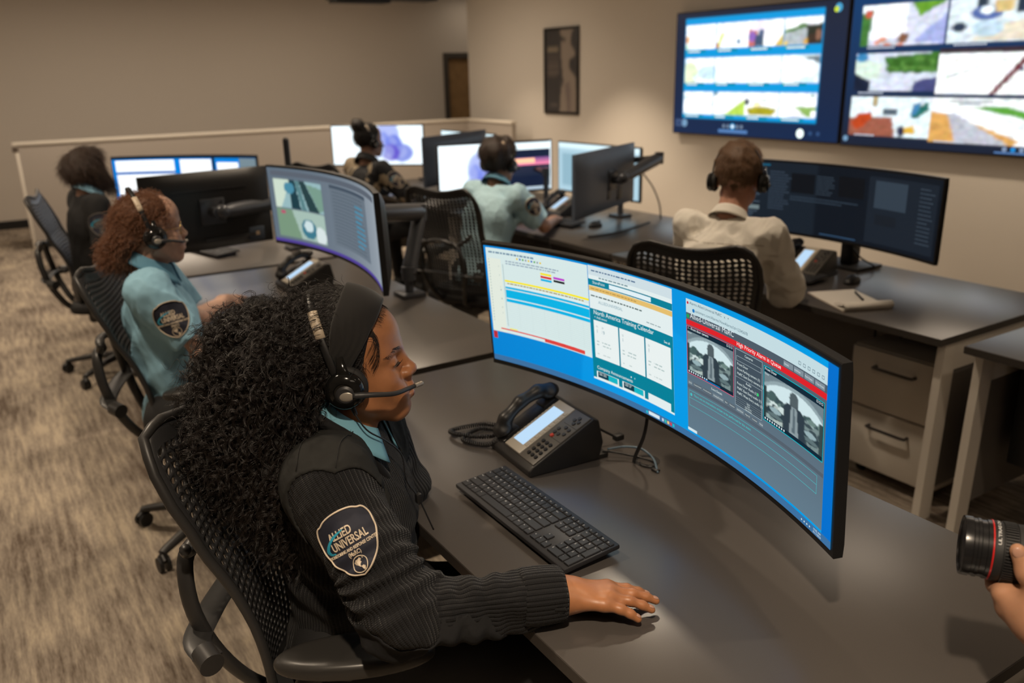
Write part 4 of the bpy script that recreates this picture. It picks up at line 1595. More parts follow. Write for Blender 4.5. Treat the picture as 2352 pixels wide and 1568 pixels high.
def phone(label, loc, rotz, cord=True, silver=None, glow=None):
    """handset on the user's left, tall display in the middle, key pad on the right; local y away from the user"""
    r = thing('desk_phone', label, 'phone', loc, rotz)
    W, D = .205, .225
    a = math.radians(29)
    # wedge side profile (y,z)
    prof = [(-.115, 0), (.085, 0), (.098, .045), (.084, .108), (.066, .115), (-.105, .028), (-.117, .016)]
    vs = [(-W / 2, y, z) for y, z in prof] + [(W / 2, y, z) for y, z in prof]
    n = len(prof)
    bm = bmesh.new()
    bv = [bm.verts.new(p) for p in vs]
    bm.faces.new([bv[i] for i in range(n)])
    bm.faces.new([bv[n + i] for i in reversed(range(n))])
    for i in range(n):
        bm.faces.new([bv[i], bv[n + i], bv[n + (i + 1) % n], bv[(i + 1) % n]][::-1])
    bmesh.ops.recalc_face_normals(bm, faces=bm.faces)
    bmesh.ops.bevel(bm, geom=list(bm.edges), offset=.005, segments=3, profile=.5, affect='EDGES', clamp_overlap=True)
    mb = MB().bm(bm)
    mk('base', mb, M_PH, r)
    # face frame: u right, w up the slope, n off the face
    fl = math.hypot(.171, .087)
    ang = math.atan2(.087, .171)
    F = T(0, -.105, .028) @ RX(ang)
    L = fl
    mk('face_plate', MB().box2((-.045, .002, -.002), (.100, L - .004, .004), F, bev=.002), M_PHG, r)
    sp = mk('display_panel', MB().box2((-.043, .004, .002), (.032, L - .006, .0065), F, bev=.002), silver or M_PHS, r)
    mk('display', MB().box2((-.034, .028, .0062), (.014, L - .030, .0070), F), glow or E_PH, sp)
    kb = MB()
    for i in range(9):
        kb.box2((.018, .030 + i * .0155, .006), (.029, .041 + i * .0155, .0082), F, bev=.0008, seg=1)
    for i in range(12):
        kb.box2((-.042, .030 + i * .0117, .006), (-.037, .0385 + i * .0117, .0078), F, bev=.0006, seg=1)
    mk('soft_keys', kb, silver or M_PHS, r)
    kb = MB()
    for i in range(4):
        for j in range(3):
            kb.cyl((.052 + j * .0165, .022 + i * .0155, .003), (.052 + j * .0165, .022 + i * .0155, .0075), .0058, .005, 12, F)
    mk('dial_keys', kb, M_BEZ, r)
    kb = MB()
    for i, (x, y) in enumerate(((.052, .105), (.068, .105), (.052, .118), (.084, .112), (.068, .130), (.084, .128), (.066, .160), (.084, .160), (.075, .150), (.075, .170))):
        kb.cyl((x, y, .003), (x, y, .007), .0056, .005, 12, F)
    mk('function_keys', kb, M_DARKPL, r)
    mk('message_light', MB().cyl((.056, .093, .003), (.056, .093, .0078), .0058, .005, 12, F), mat('red_key', (.5, .05, .03), .4), r)
    mk('seams', MB().box2((.044, .088, .0035), (.099, .0888, .0046), F).box2((.044, .140, .0035), (.099, .1408, .0046), F), M_BEZ, r)
    # cradle
    mk('cradle', MB().box2((-.1015, .004, -.004), (-.050, L - .004, .006), F, bev=.003).box2((-.100, .020, .004), (-.054, .060, .010), F, bev=.003).box2((-.100, L - .050, .004), (-.054, L - .012, .010), F, bev=.003), M_PH, r)

    def hs(P):
        d = 1e9
        pts = [(-.077, .020, .024), (-.077, .045, .040), (-.077, .10, .052), (-.077, .155, .045), (-.077, .188, .028)]
        rr = [.017, .0165, .0155, .0165, .017]
        for i in range(4):
            q = s_cap(P, pts[i], pts[i + 1], rr[i], rr[i + 1])
            d = q if i == 0 else smin(d, q, .012)
        d = smin(d, s_ell(P, (-.077, .024, .018), (.026, .026, .014)), .012)
        d = smin(d, s_ell(P, (-.077, .184, .022), (.026, .025, .014)), .012)
        return d
    V, Q = sdf(hs, (-.12, -.012, -.002), (-.045, .22, .075), .0028)
    hset = npmesh('handset', V, Q)
    hset.transform(F)
    mk('handset', hset, M_PH, r, smooth=180)
    mk('foot', MB().box2((-.10, .02, -.0002), (.10, .115, .012), bev=.003), M_PH, r)
    if cord:
        path = bez([(-.077, -.100, .030), (-.10, -.130, .012), (-.165, -.165, .010), (-.205, -.10, .010), (-.165, -.055, .010), (-.135, -.105, .016), (-.185, -.165, .016), (-.235, -.165, .010), (-.225, -.07, .010), (-.16, -.02, .010), (-.113, .0, .014)], 330)
        P = np.array(path)
        Tn = np.gradient(P, axis=0)
        Tn /= np.linalg.norm(Tn, axis=1)[:, None]
        s = np.r_[0, np.cumsum(np.linalg.norm(np.diff(P, axis=0), axis=1))]
        sN = np.linspace(0, s[-1], 1500)
        P = np.stack([np.interp(sN, s, P[:, i]) for i in range(3)], 1)
        Tn = np.stack([np.interp(sN, s, Tn[:, i]) for i in range(3)], 1)
        up = np.array([0, 0, 1.0])
        B_ = np.cross(Tn, up)
        B_ /= np.linalg.norm(B_, axis=1)[:, None]
        N_ = np.cross(B_, Tn)
        ph = sN / .0062 * 2 * PI
        H = P + .0046 * (np.cos(ph)[:, None] * N_ + np.sin(ph)[:, None] * B_)
        H[:, 2] = np.maximum(H[:, 2], .003)
        mk('coiled_cord', MB().tube(H.tolist(), .0021, 6), M_PH, r, smooth=180)
    return r


PH1 = phone('black desk phone with lit blue display and coiled cord, beside the near keyboard', (1.115, 1.612, .7402), math.radians(-94))
phone('black desk phone mostly hidden behind the long-haired woman\'s head', (1.215, 3.72, .7402), math.radians(-88), cord=False)
phone('cream-panelled desk phone on the desk of the man in the white shirt', (3.19, 2.50, .7402), math.radians(-80), cord=False, silver=mat('phone_cream', (.62, .55, .44), .4))  # display panel and soft keys in cream instead of silver
phone('desk phone beside the forearm of the person in the pale blue shirt', (3.33, 4.62, .7402), math.radians(-88), cord=False)

# ------------------------------------------------------------------ cables on the near desk
CB = tag(mk('network_cable', MB().tube(bez([(1.215, 1.50, .765), (1.25, 1.475, .772), (1.275, 1.44, .772), (1.278, 1.40, .760), (1.268, 1.375, .744), (1.262, 1.365, .7425)], 40), .0030, 8), mat('blue_grey_cable', (.10, .16, .22), .4), smooth=180),
         'blue-grey cable from the near phone to the hole in the desk', 'cable')
CB2 = tag(mk('power_cable', MB().tube(bez([(1.212, 1.515, .755), (1.245, 1.49, .750), (1.285, 1.435, .744), (1.292, 1.405, .743), (1.270, 1.395, .743), (1.256, 1.415, .743), (1.262, 1.43, .743)], 50), .0026, 8).box((1.266, 1.378, .7435), (.014, .02, .006), bev=.002), M_BEZ, smooth=60),
          'thin black cable looped beside the hole in the near desk', 'cable')
CB3 = tag(mk('monitor_cable', MB().tube(bez([(1.245, 1.40, .925), (1.256, 1.402, .88), (1.258, 1.415, .82), (1.252, 1.435, .765), (1.250, 1.440, .743)], 30), .0055, 8, flat=.5), M_BEZ, smooth=180),
          'black strap cable hanging from the near curved monitor to the desk', 'cable')
CB4 = tag(mk('cable_plug', MB().tube(bez([(1.23, 1.585, .80), (1.255, 1.575, .78), (1.285, 1.56, .760)], 14), .0035, 8).box((1.295, 1.555, .757), (.026, .02, .016), bev=.003), M_BEZ, smooth=60),
          'short black lead with plug behind the near phone', 'cable')
E_ = bez([(3.53, 2.43, .745), (3.50, 2.36, .76), (3.45, 2.40, .80), (3.44, 2.44, .84)], 24)
tag(mk('monitor_cable', MB().tube(E_, .004, 8), M_BEZ, smooth=180), 'black cable rising beside the square stand of the dark curved monitor', 'cable')
tag(mk('power_cable', MB().tube(bez([(2.95, 3.85, .744), (3.05, 3.84, .744), (3.2, 3.86, .744), (3.38, 3.93, .744), (3.55, 4.0, .744)], 30), .009, 8, flat=.6), M_BEZ, smooth=180), 'thick black cable lying across the desk of the person in the pale blue shirt', 'cable')
tag(mk('power_cable', MB().tube(bez([(3.2, 2.12, .70), (3.15, 2.08, .45), (3.1, 2.02, .30), (3.12, 1.97, .5), (3.2, 1.95, .70)], 30), .006, 8), M_BEZ, smooth=180), 'black cable looping under the desk of the man in the white shirt', 'cable')
tag(mk('power_cable', MB().tube(bez([(3.70, 4.25, 1.02), (3.73, 4.18, .93), (3.72, 4.10, .83), (3.70, 4.06, .74)], 24), .005, 8), M_BEZ, smooth=180), 'black cable hanging behind the dark ultrawide monitor back near the right wall', 'cable')

# ------------------------------------------------------------------ notepad with its pages folded over, a pen
NP = thing('notepad', 'white legal notepad with folded-over pages on the blue-lit desk', 'notepad', (2.95, 2.09, .7405), math.radians(-24))
M_PAPER = mat('white_paper', (.72, .68, .62), .7)
mk('pages', MB().box2((-.105, -.148, .0), (.105, .148, .006), bev=.0008, seg=1), M_PAPER, NP)
mk('backing_card', MB().box2((-.106, -.149, -.0002), (.106, .149, .001)), mat('brown_card', (.25, .17, .10), .7), NP)
cur = bez([(-.105, 0, .007), (-.11, 0, .020), (-.095, 0, .030), (-.06, 0, .022), (-.02, 0, .010)], 16)
RO = RZ(math.radians(-90))
gv = MB().grid(lambda u, v: (cur[min(int(u * 15), 15)][0] * 0 + (v - .5) * .208, -.150 + .0 + (cur[min(int(round(u * 15)), 15)][0] + .105), cur[min(int(round(u * 15)), 15)][2]), 15, 2)
o = mk('folded_pages', gv, M_PAPER, NP, smooth=180)
sm = o.modifiers.new('s', 'SOLIDIFY')
sm.thickness = .003
PEN = thing('pen', 'dark pen lying on the white notepad', 'pen', (3.0, 2.075, .7505), math.radians(50))
mk('barrel', MB().cyl((-.055, 0, .0045), (.065, 0, .0045), .0042, n=12).cyl((.065, 0, .0045), (.078, 0, .0045), .0042, .001, 12), M_BEZ, PEN)
mk('clip', MB().box2((-.055, -.001, .008), (-.015, .001, .0098)), M_MET, PEN)
# ------------------------------------------------------------------ perforated task chairs
M_CH = mat('chair_graphite', (.030, .029, .029), .42)
M_CHB = mat('chair_back_polymer', (.034, .034, .036), .38)
M_CHP = mat('arm_pad_black', (.030, .028, .026), .36)
M_SEAT = mat('seat_black', (.014, .014, .015), .8, bump=(400, .2, .001))
M_CHM = mat('chair_grey_metal', (.22, .21, .19), .3, .6)

# back surface: u -1..1 across (user's left +), v 0..1 up; chair faces +x


def back_w(v):
    return np.interp(v, [0, .12, .35, .6, .8, .92, 1.0], [.175, .200, .205, .222, .238, .232, .205])


def back_pos(u, v):
    w = back_w(v)
    z = .455 + .640 * v - .030 * (np.abs(u) ** 4) * (v > .5) * (v - .5) * 2 + .022 * np.maximum(0, 1 - (u * 1.25) ** 2) * -np.maximum(0, v - .5) * 3.4
    x = -.195 - .085 * v - .045 * np.maximum(0, v - .45) ** 1.3 + .028 * np.sin(PI * np.clip(v / .62, 0, 1)) + .055 * np.abs(u) ** 2.2 * (1 - .9 * v) - .022 * np.abs(u) ** 3 * np.maximum(0, v - .7) * 3
    return np.stack([x, u * w, z], -1)


def back_mesh(nu=20, nv=34, dense=True):
    V, F = [], []
    us = np.linspace(-1, 1, nu + 1)
    vs = np.linspace(0, 1, nv + 1)
    for j in range(nv):
        for i in range(nu):
            off = .5 if j % 2 else 0
            solid = i < 1 or i >= nu - 1 or j < 2 or j >= nv - 2
            u0, u1, v0, v1 = us[i], us[i + 1], vs[j], vs[j + 1]
            o = len(V)
            if solid:
                for (a, b) in ((u0, v0), (u1, v0), (u1, v1), (u0, v1)):
                    V.append((a, b))
                F.append((o, o + 1, o + 2, o + 3))
            else:
                cu, cv, hu, hv = (u0 + u1) / 2, (v0 + v1) / 2, (u1 - u0) / 2, (v1 - v0) / 2
                k = .66
                out = [(-1, -1), (0, -1), (1, -1), (1, 0), (1, 1), (0, 1), (-1, 1), (-1, 0)]
                sk = .28 * (1 if j % 2 else -1)
                inn = [(-.6, -.75), (0, -1), (.6, -.75), (1, 0), (.6, .75), (0, 1), (-.6, .75), (-1, 0)]
                for a, b in out:
                    V.append((cu + a * hu, cv + b * hv))
                for a, b in inn:
                    V.append((cu + (a * k + sk * b * .5) * hu, cv + b * k * 1.08 * hv))
                for q in range(8):
                    F.append((o + q, o + (q + 1) % 8, o + 8 + (q + 1) % 8, o + 8 + q))
    P = back_pos(np.array([p[0] for p in V]), np.array([p[1] for p in V]))
    mb = MB()
    mb.v = [tuple(p) for p in P]
    mb.f = F
    return mb


def build_chair(label, loc, rotz, group):
    r = thing('task_chair', label, 'chair', loc, rotz, group)
    o = mk('backrest', back_mesh(), M_CHB, r, smooth=60, fix=True)
    s = o.modifiers.new('s', 'SOLIDIFY')
    s.thickness = .0045
    s.offset = 0
    # rim round the back
    ang = []
    for u in np.linspace(-1, 1, 17):
        ang.append((u, 1.0))
    for v in np.linspace(1, 0, 21)[1:]:
        ang.append((1.0, v))
    for u in np.linspace(1, -1, 9)[1:]:
        ang.append((u, 0.0))
    for v in np.linspace(0, 1, 21)[1:-1]:
        ang.append((-1.0, v))
    P = back_pos(np.array([a[0] for a in ang]), np.array([a[1] for a in ang]))
    mk('back_rim', MB().tube(P.tolist(), .0095, 10, closed=True), M_CH, r, smooth=180)
    # Y spine: two bars from the tilt box up the back, joined by a loop and a lumbar band
    sp = MB()
    for s_ in (-1, 1):
        sp.tube(bez([(-.07, s_ * .035, .385), (-.20, s_ * .075, .43), (-.265, s_ * .12, .53), (-.305, s_ * .145, .66), (-.318, s_ * .125, .765), (-.308, s_ * .075, .79)], 26), [.020] * 4 + [.017] * 22, 12, flat=.62, upv=(0, 1, 0))
    sp.tube(bez([(-.308, .08, .785), (-.322, .04, .80), (-.326, 0, .803), (-.322, -.04, .80), (-.308, -.08, .785)], 16), .016, 12, flat=.7)
    sp.tube(bez([(-.308, .10, .78), (-.298, .15, .80), (-.282, .185, .83)], 8), .011, 10)
    sp.tube(bez([(-.308, -.10, .78), (-.298, -.15, .80), (-.282, -.185, .83)], 8), .011, 10)
    mk('spine', sp, M_CH, r, smooth=180)
    lb = MB().tube(bez([(-.255, .205, .60), (-.295, .17, .615), (-.305, .09, .62), (-.308, 0, .62), (-.305, -.09, .62), (-.295, -.17, .615), (-.255, -.205, .60)], 30), .027, 12, flat=.22)
    lb.cyl((-.275, .192, .605), (-.245, .222, .60), .024).cyl((-.275, -.192, .605), (-.245, -.222, .60), .024)
    mk('lumbar_band', lb, M_CH, r, smooth=50)

    def seatf(P):
        d = s_box(P, (.03, 0, .445), (.235, .245, .026), .024)
        d = smax(d, np.linalg.norm((P[..., :2] - np.array([.0, 0], np.float32)) / np.array([.285, .26], np.float32), axis=-1) * .27 - .27, .03)
        d = d - .004 + .018 * np.exp(-((P[..., 1] / .12) ** 2)) * (P[..., 2] > .44) * .4
        z = P[..., 2] + np.maximum(0, P[..., 0] - .15) ** 2 * 1.6
        return d + 0 * z
    V, Q = sdf(seatf, (-.25, -.29, .40), (.30, .29, .49), .010)
    mk('seat', npmesh('seat', V, Q), M_SEAT, r, smooth=180)
    mk('tilt_box', MB().box2((-.13, -.09, .33), (.12, .09, .405), bev=.02, seg=3).cyl((-.02, -.16, .365), (-.02, .16, .365), .016).cyl((-.02, -.16, .365), (-.02, -.20, .365), .024).cyl((-.02, .16, .365), (-.02, .20, .365), .024), M_CH, r)

    def padf(P):
        a = np.array([1, 1, 1], np.float32)
        d = s_ell(P, (.02, 0, 0), (.145, .052, .050))
        d = smax(d, P[..., 2] - .016 - .006 * np.cos(P[..., 0] * 12), .012)
        return smax(d, -P[..., 2] - .012, .008)
    pv, pq = sdf(padf, (-.15, -.07, -.03), (.19, .07, .04), .004)
    pad = npmesh('arm_pad', pv, pq)
    for s_ in (-1, 1):
        am = MB().tube(bez([(-.06, s_ * .10, .375), (-.07, s_ * .22, .40), (-.07, s_ * .285, .47), (-.045, s_ * .285, .60), (-.02, s_ * .275, .645)], 22), [.020] * 10 + [.023] * 12, 14, flat=.7)
        am.box2((-.05, s_ * .275 - .025, .635), (.05, s_ * .275 + .025, .655), bev=.005)
        a = mk('armrest', am, M_CH, r, smooth=60)
        po = mk('arm_pad', pad, M_CHP, a, smooth=180)
        po.location = (.03, s_ * .275, .667)
        po.rotation_euler = (0, 0, s_ * -.18)
    mk('gas_column', MB().cyl((0, 0, .10), (0, 0, .23), .028).cyl((0, 0, .22), (0, 0, .34), .019), M_CHM, r)
    mk('hub', MB().lathe([(0, .075), (.05, .075), (.055, .10), (.04, .125), (0, .125)], 24), M_CH, r)
    for k in range(5):
        a = 2 * PI * k / 5 + .35
        c, s2 = math.cos(a), math.sin(a)
        lg = MB().tube([(.03 * c, .03 * s2, .102), (.16 * c, .16 * s2, .098), (.30 * c, .30 * s2, .076), (.325 * c, .325 * s2, .070)], [.027, .024, .019, .016], 12, flat=.75)
        leg = mk('base_leg', lg, M_CH, r, smooth=60)
        w = MB()
        M = T(.325 * c, .325 * s2, 0) @ RZ(a + 1.1)
        w.cyl((0, -.020, .028), (0, -.006, .028), .028, n=20, M=M).cyl((0, .006, .028), (0, .020, .028), .028, n=20, M=M)
        w.cyl((0, 0, .03), (0, 0, .075), .008, n=10, M=M).tube([(-.02, 0, .045), (0, 0, .060), (.022, 0, .045)], [.012, .014, .012], 10, M=M)
        mk('caster', w, M_BEZ, leg, smooth=40)
    return r


GC = 'black perforated task chairs'
CH1 = build_chair('black perforated task chair of the long-haired woman, nearest, with a big arm pad', (.545, 1.485, 0), math.radians(-36), GC)
bpy.context.view_layer.update()
for lab, x, y, a in (('black perforated task chair of the red-haired woman', .585, 3.07, -20),
                     ('black task chair of the person with bobbed hair, beside the partition', .56, 5.31, -12),
                     ('black perforated task chair of the man in the white shirt', 2.33, 2.27, 32),
                     ('black perforated task chair of the dark-haired person in pale blue', 2.36, 4.17, 26),
                     ('black task chair of the person in the camouflage jacket', 2.30, 5.92, 25)):
    place(copy_tree(CH1), (x, y, 0), math.radians(a), lab)
# ------------------------------------------------------------------ people: shared anatomy
def frame_yaw(yaw, pitch=0.0, roll=0.0):
    """columns forward, left, up (degrees; yaw about z from +x, pitch down positive, roll to the right shoulder positive)"""
    m = (Matrix.Rotation(math.radians(yaw), 3, 'Z') @ Matrix.Rotation(math.radians(pitch), 3, 'Y') @ Matrix.Rotation(math.radians(roll), 3, 'X'))
    return np.array(m, np.float32)


def head_sdf(P, fem=True, lids=.5):
    """P in head space (x forward, y left, z up; origin between the ears). metres"""
    Ps = P.copy()
    Ps[..., 1] = np.abs(Ps[..., 1])
    d = s_ell(P, (-.012, 0, .043), (.094, .074, .082))
    d = smin(d, s_ell(P, (.039, 0, .060), (.057, .062, .060)), .03)
    d = smin(d, s_ell(P, (.038, 0, -.012), (.052, .060, .074)), .03)
    d = smin(d, s_ell(P, (.034, 0, -.058), (.050, .050, .036)), .03)
    d = smin(d, s_ell(P, (.077, 0, -.085), (.020, .022, .018)), .028)
    d = smin(d, s_cap(Ps, (.010, .050, -.050), (.068, .018, -.091), .014, .011), .03)
    d = smin(d, s_ell(Ps, (.060, .037, -.022), (.026, .024, .026)), .022)
    d = smin(d, s_ell(Ps, (.083, .022, -.051), (.016, .022, .021)), .018)
    d = smin(d, s_cap(Ps, (.084, .012, .032), (.066, .046, .031), .010, .008), .018)
    # sockets
    d = smax(d, -s_ell(Ps, (.103, .031, .013), (.020, .019, .012)), .018)
    # lids over the eyeball
    d = smin(d, s_ell(Ps, (.0745, .031, .0135), (.0145, .0165, .0135)), .006)
    slit = s_ell(Ps, (.089, .032, .0085), (.010, .0125, .0035 + .003 * (1 - lids)))
    d = smax(d, -slit, .003)
    d = smin(d, s_cap(Ps, (.0885, .021, .0115), (.084, .044, .0115), .0022, .0018), .004)
    # nose
    d = smin(d, s_cap(P, (.088, 0, .026), (.1055, 0, -.011), .0078, .0105), .013)
    d = smin(d, s_ell(P, (.1075, 0, -.0135), (.0112, .0130, .0105)), .008)
    d = smin(d, s_ell(Ps, (.0985, .0145, -.0170), (.0125, .0092, .0088)), .007)
    d = smax(d, -s_ell(Ps, (.103, .0070, -.0270), (.006, .0036, .004)), .004)
    # philtrum and mouth
    d = smin(d, s_cap(P, (.099, 0, -.027), (.1020, 0, -.041), .006, .006), .012)
    d = smin(d, s_cap(Ps, (.1010, .000, -.0485), (.0855, .0235, -.0535), .0078, .0037), .008)
    d = smin(d, s_cap(Ps, (.0990, .000, -.0610), (.0860, .0205, -.0560), .0092, .0042), .008)
    d = smax(d, -s_cap(Ps, (.1110, .000, -.0545), (.0915, .0250, -.0548), .0022, .0018), .003)
    # ears
    E = np.array(Matrix.Rotation(math.radians(22), 3, 'Z'), np.float32)
    q = Ps - np.array((-.006, .072, .004), np.float32)
    e = s_ell(q, (0, 0, 0), (.019, .0075, .031), E)
    e = smax(e, -s_ell(q, (.003, .008, .002), (.010, .006, .018), E), .004)
    d = smin(d, e, .006)
    return d


def finger_chain(B, d, n, t, lens, curl, splay, r0, r1):
    """prims of one finger from base B: d forward, n back of the hand, t thumb side"""
    out = []
    a = math.radians(splay)
    dd = d * math.cos(a) + t * math.sin(a)
    ang = 0
    p = B
    rs = np.linspace(r0, r1, len(lens) + 1)
    for i, (L, c) in enumerate(zip(lens, curl)):
        ang += math.radians(c)
        v = dd * math.cos(ang) - n * math.sin(ang)
        q = p + v * L
        out.append((p, q, rs[i], rs[i + 1]))
        p = q
    return out, p, v, dd


HAND_L = {'index': (.040, .025, .020), 'middle': (.045, .028, .021), 'ring': (.041, .026, .020), 'little': (.032, .020, .018)}


def hand_prims(W, d, n, right, curls, splays=(8, 2, -5, -12), thumb=((35, 10, 5), 40), s=1.0):
    """W wrist, d towards the knuckles, n out of the back of the hand. curls: 4 triples. returns prims (a,b,ra,rb,k), nails"""
    d = np.array(d, float)
    d /= np.linalg.norm(d)
    n = np.array(n, float)
    n -= d * (n @ d)
    n /= np.linalg.norm(n)
    t = np.cross(d, n) * (-1 if right else 1)
    W = np.array(W, float)
    pr, nails = [], []
    off = {'index': (.030, .090), 'middle': (.010, .093), 'ring': (-.011, .088), 'little': (-.030, .078)}
    for i, k in enumerate(('index', 'middle', 'ring', 'little')):
        lat, fw = off[k]
        B = W + d * fw * s + t * lat * s + n * (.004 if i in (1, 2) else 0) * s
        pr.append((W + t * lat * .55 * s, B, .0175 * s, .0125 * s, .016))
        f, tip, v, dd = finger_chain(B, d, n, t, [x * s for x in HAND_L[k]], curls[i], splays[i], .0102 * s, .0072 * s)
        for j, (a, b, ra, rb) in enumerate(f):
            pr.append((a, b, ra, rb, .006 if j else .010))
        nn = np.cross(v, np.cross(n, v))
        nn /= np.linalg.norm(nn)
        nails.append((tip - v * .004 * s, v, nn, .0056 * s))
    # thumb leaves the side of the palm near its base
    (c0, c1, c2), spread = thumb
    Bt = W + d * .022 * s + t * .026 * s - n * .006 * s
    a = math.radians(spread)
    dt = d * math.cos(a) + t * math.sin(a) - n * .35
    dt /= np.linalg.norm(dt)
    p = Bt
    side = d * .8 - t * .5
    rs = [.0155, .0120, .0108, .0085]
    for j, (L, c) in enumerate(zip((.044, .032, .026), (c0, c1, c2))):
        v = dt + side * math.radians(c) * .6 * (j > 0)
        v /= np.linalg.norm(v)
        dt = v
        q = p + v * L * s
        pr.append((p, q, rs[j] * s, rs[j + 1] * s, .012 if j == 0 else .006))
        p = q
    return pr, nails


def prim_fn(prims):
    def f(P):
        d = None
        for a, b, ra, rb, k in prims:
            q = s_cap(P, a, b, ra, rb)
            d = q if d is None else smin(d, q, k)
        return d
    return f


def bounds(prims, pad=.02):
    pts = np.array([p for pr in prims for p in pr[:2]])
    r = max(max(p[2], p[3]) for p in prims) + pad
    return pts.min(0) - r, pts.max(0) + r


def join_parts(parts):
    V, Q, o = [], [], 0
    for v, q in parts:
        V.append(v)
        Q.append(q + o)
        o += len(v)
    return np.concatenate(V), np.concatenate(Q)


M_NAIL = mat('fingernail', (.50, .28, .20), .3)


def skin(name, col, rough=.48):
    return mat(name, col, rough, sss=.12, bump=(900, .08, .0006), noise=(45, tuple(c * .86 for c in col), .35, .7))


def hair_curves(name, strands, radius, m, parent):
    hc = bpy.data.hair_curves.new(name)
    hc.add_curves([len(s) for s in strands])
    P = np.concatenate(strands).astype(np.float32)
    hc.attributes['position'].data.foreach_set('vector', P.ravel())
    ra = hc.attributes.get('radius') or hc.attributes.new('radius', 'FLOAT', 'POINT')
    R = np.concatenate([radius * np.linspace(1, .45, len(s)) for s in strands]).astype(np.float32)
    ra.data.foreach_set('value', R)
    hc.materials.append(m)
    o = bpy.data.objects.new(name, hc)
    COL.objects.link(o)
    if parent:
        o.parent = parent
    return o


def surface_samples(V, Q, n, g):
    a, b, c, d = (V[Q[:, i]] for i in range(4))
    nr = np.cross(c - a, d - b)
    ar = np.linalg.norm(nr, axis=1)
    nr /= np.maximum(ar, 1e-12)[:, None]
    i = g.choice(len(Q), n, p=ar / ar.sum())
    u, v = g.random(n)[:, None], g.random(n)[:, None]
    p = (a[i] * (1 - u) + b[i] * u) * (1 - v) + (d[i] * (1 - u) + c[i] * u) * v
    return p, nr[i]


def clumped(S, k, r, g):
    """k hairs following each curl"""
    out = []
    for _ in range(k):
        off = g.normal(0, r, (len(S), 1, 3))
        out.append(S + off * np.linspace(.6, 1.4, S.shape[1])[None, :, None])
    return np.concatenate(out)


def curl_strands(p, nr, flow, L, amp, turns, g, npt=24, lift=.35, sink=.012, frizz=0.0):
    """helical strands from points p with normals nr, drifting along flow(p)"""
    n = len(p)
    f = flow(p)
    f = f - nr * np.sum(f * nr, 1)[:, None]
    f /= np.maximum(np.linalg.norm(f, axis=1), 1e-6)[:, None]
    f = f + nr * (lift * g.uniform(.2, 1.3, (n, 1))) + g.normal(0, .22, (n, 3))
    f /= np.linalg.norm(f, axis=1)[:, None]
    s = np.cross(f, nr)
    s /= np.maximum(np.linalg.norm(s, axis=1), 1e-6)[:, None]
    w = np.cross(f, s)
    t = np.linspace(0, 1, npt)[None, :, None]
    Ln = (L * g.uniform(.55, 1.25, (n, 1)))[:, :, None]
    am = (amp * g.uniform(.5, 1.3, (n, 1)))[:, :, None] * np.minimum(1, t * 3)
    ph = g.uniform(0, 6.28, (n, 1))[:, :, None] + turns * 2 * PI * t * g.uniform(.7, 1.3, (n, 1))[:, :, None]
    X = (p - nr * sink)[:, None] + f[:, None] * Ln * t + s[:, None] * am * np.cos(ph) + w[:, None] * am * np.sin(ph)
    X[:, :, 2] -= (.25 * Ln * t * t)[:, :, 0]
    if frizz:
        X += g.normal(0, frizz, X.shape) * t
    return X


def hair_mat(name, col, rough=.35, tip=None):
    m = mat(name, col, rough, spec=.6)
    return m


M_HAIRK = hair_mat('black_hair', (.013, .009, .0075), .42)

# ---------------------------------------------------------------- shoulder patch
M_PNAVY = mat('navy_twill', (.012, .014, .028), .75, bump=(1500, .3, .0004))
M_PTHR = mat('cream_thread', (.62, .52, .40), .7)
M_PBLUE = mat('cyan_thread', (.02, .30, .46), .6)


def shield_outline():
    R = [(0.0, 1.0), (.22, .985), (.45, .93), (.62, .83), (.72, .80), (.80, .70), (.86, .50), (.88, .22), (.84, -.08), (.72, -.40), (.52, -.68), (.28, -.88), (0, -1.0)]
    R = bez([(x, y, 0) for x, y in R], 48)
    R = [(x, y) for x, y, _ in R]
    return R + [(-x, y) for x, y in R[::-1][1:-1]]


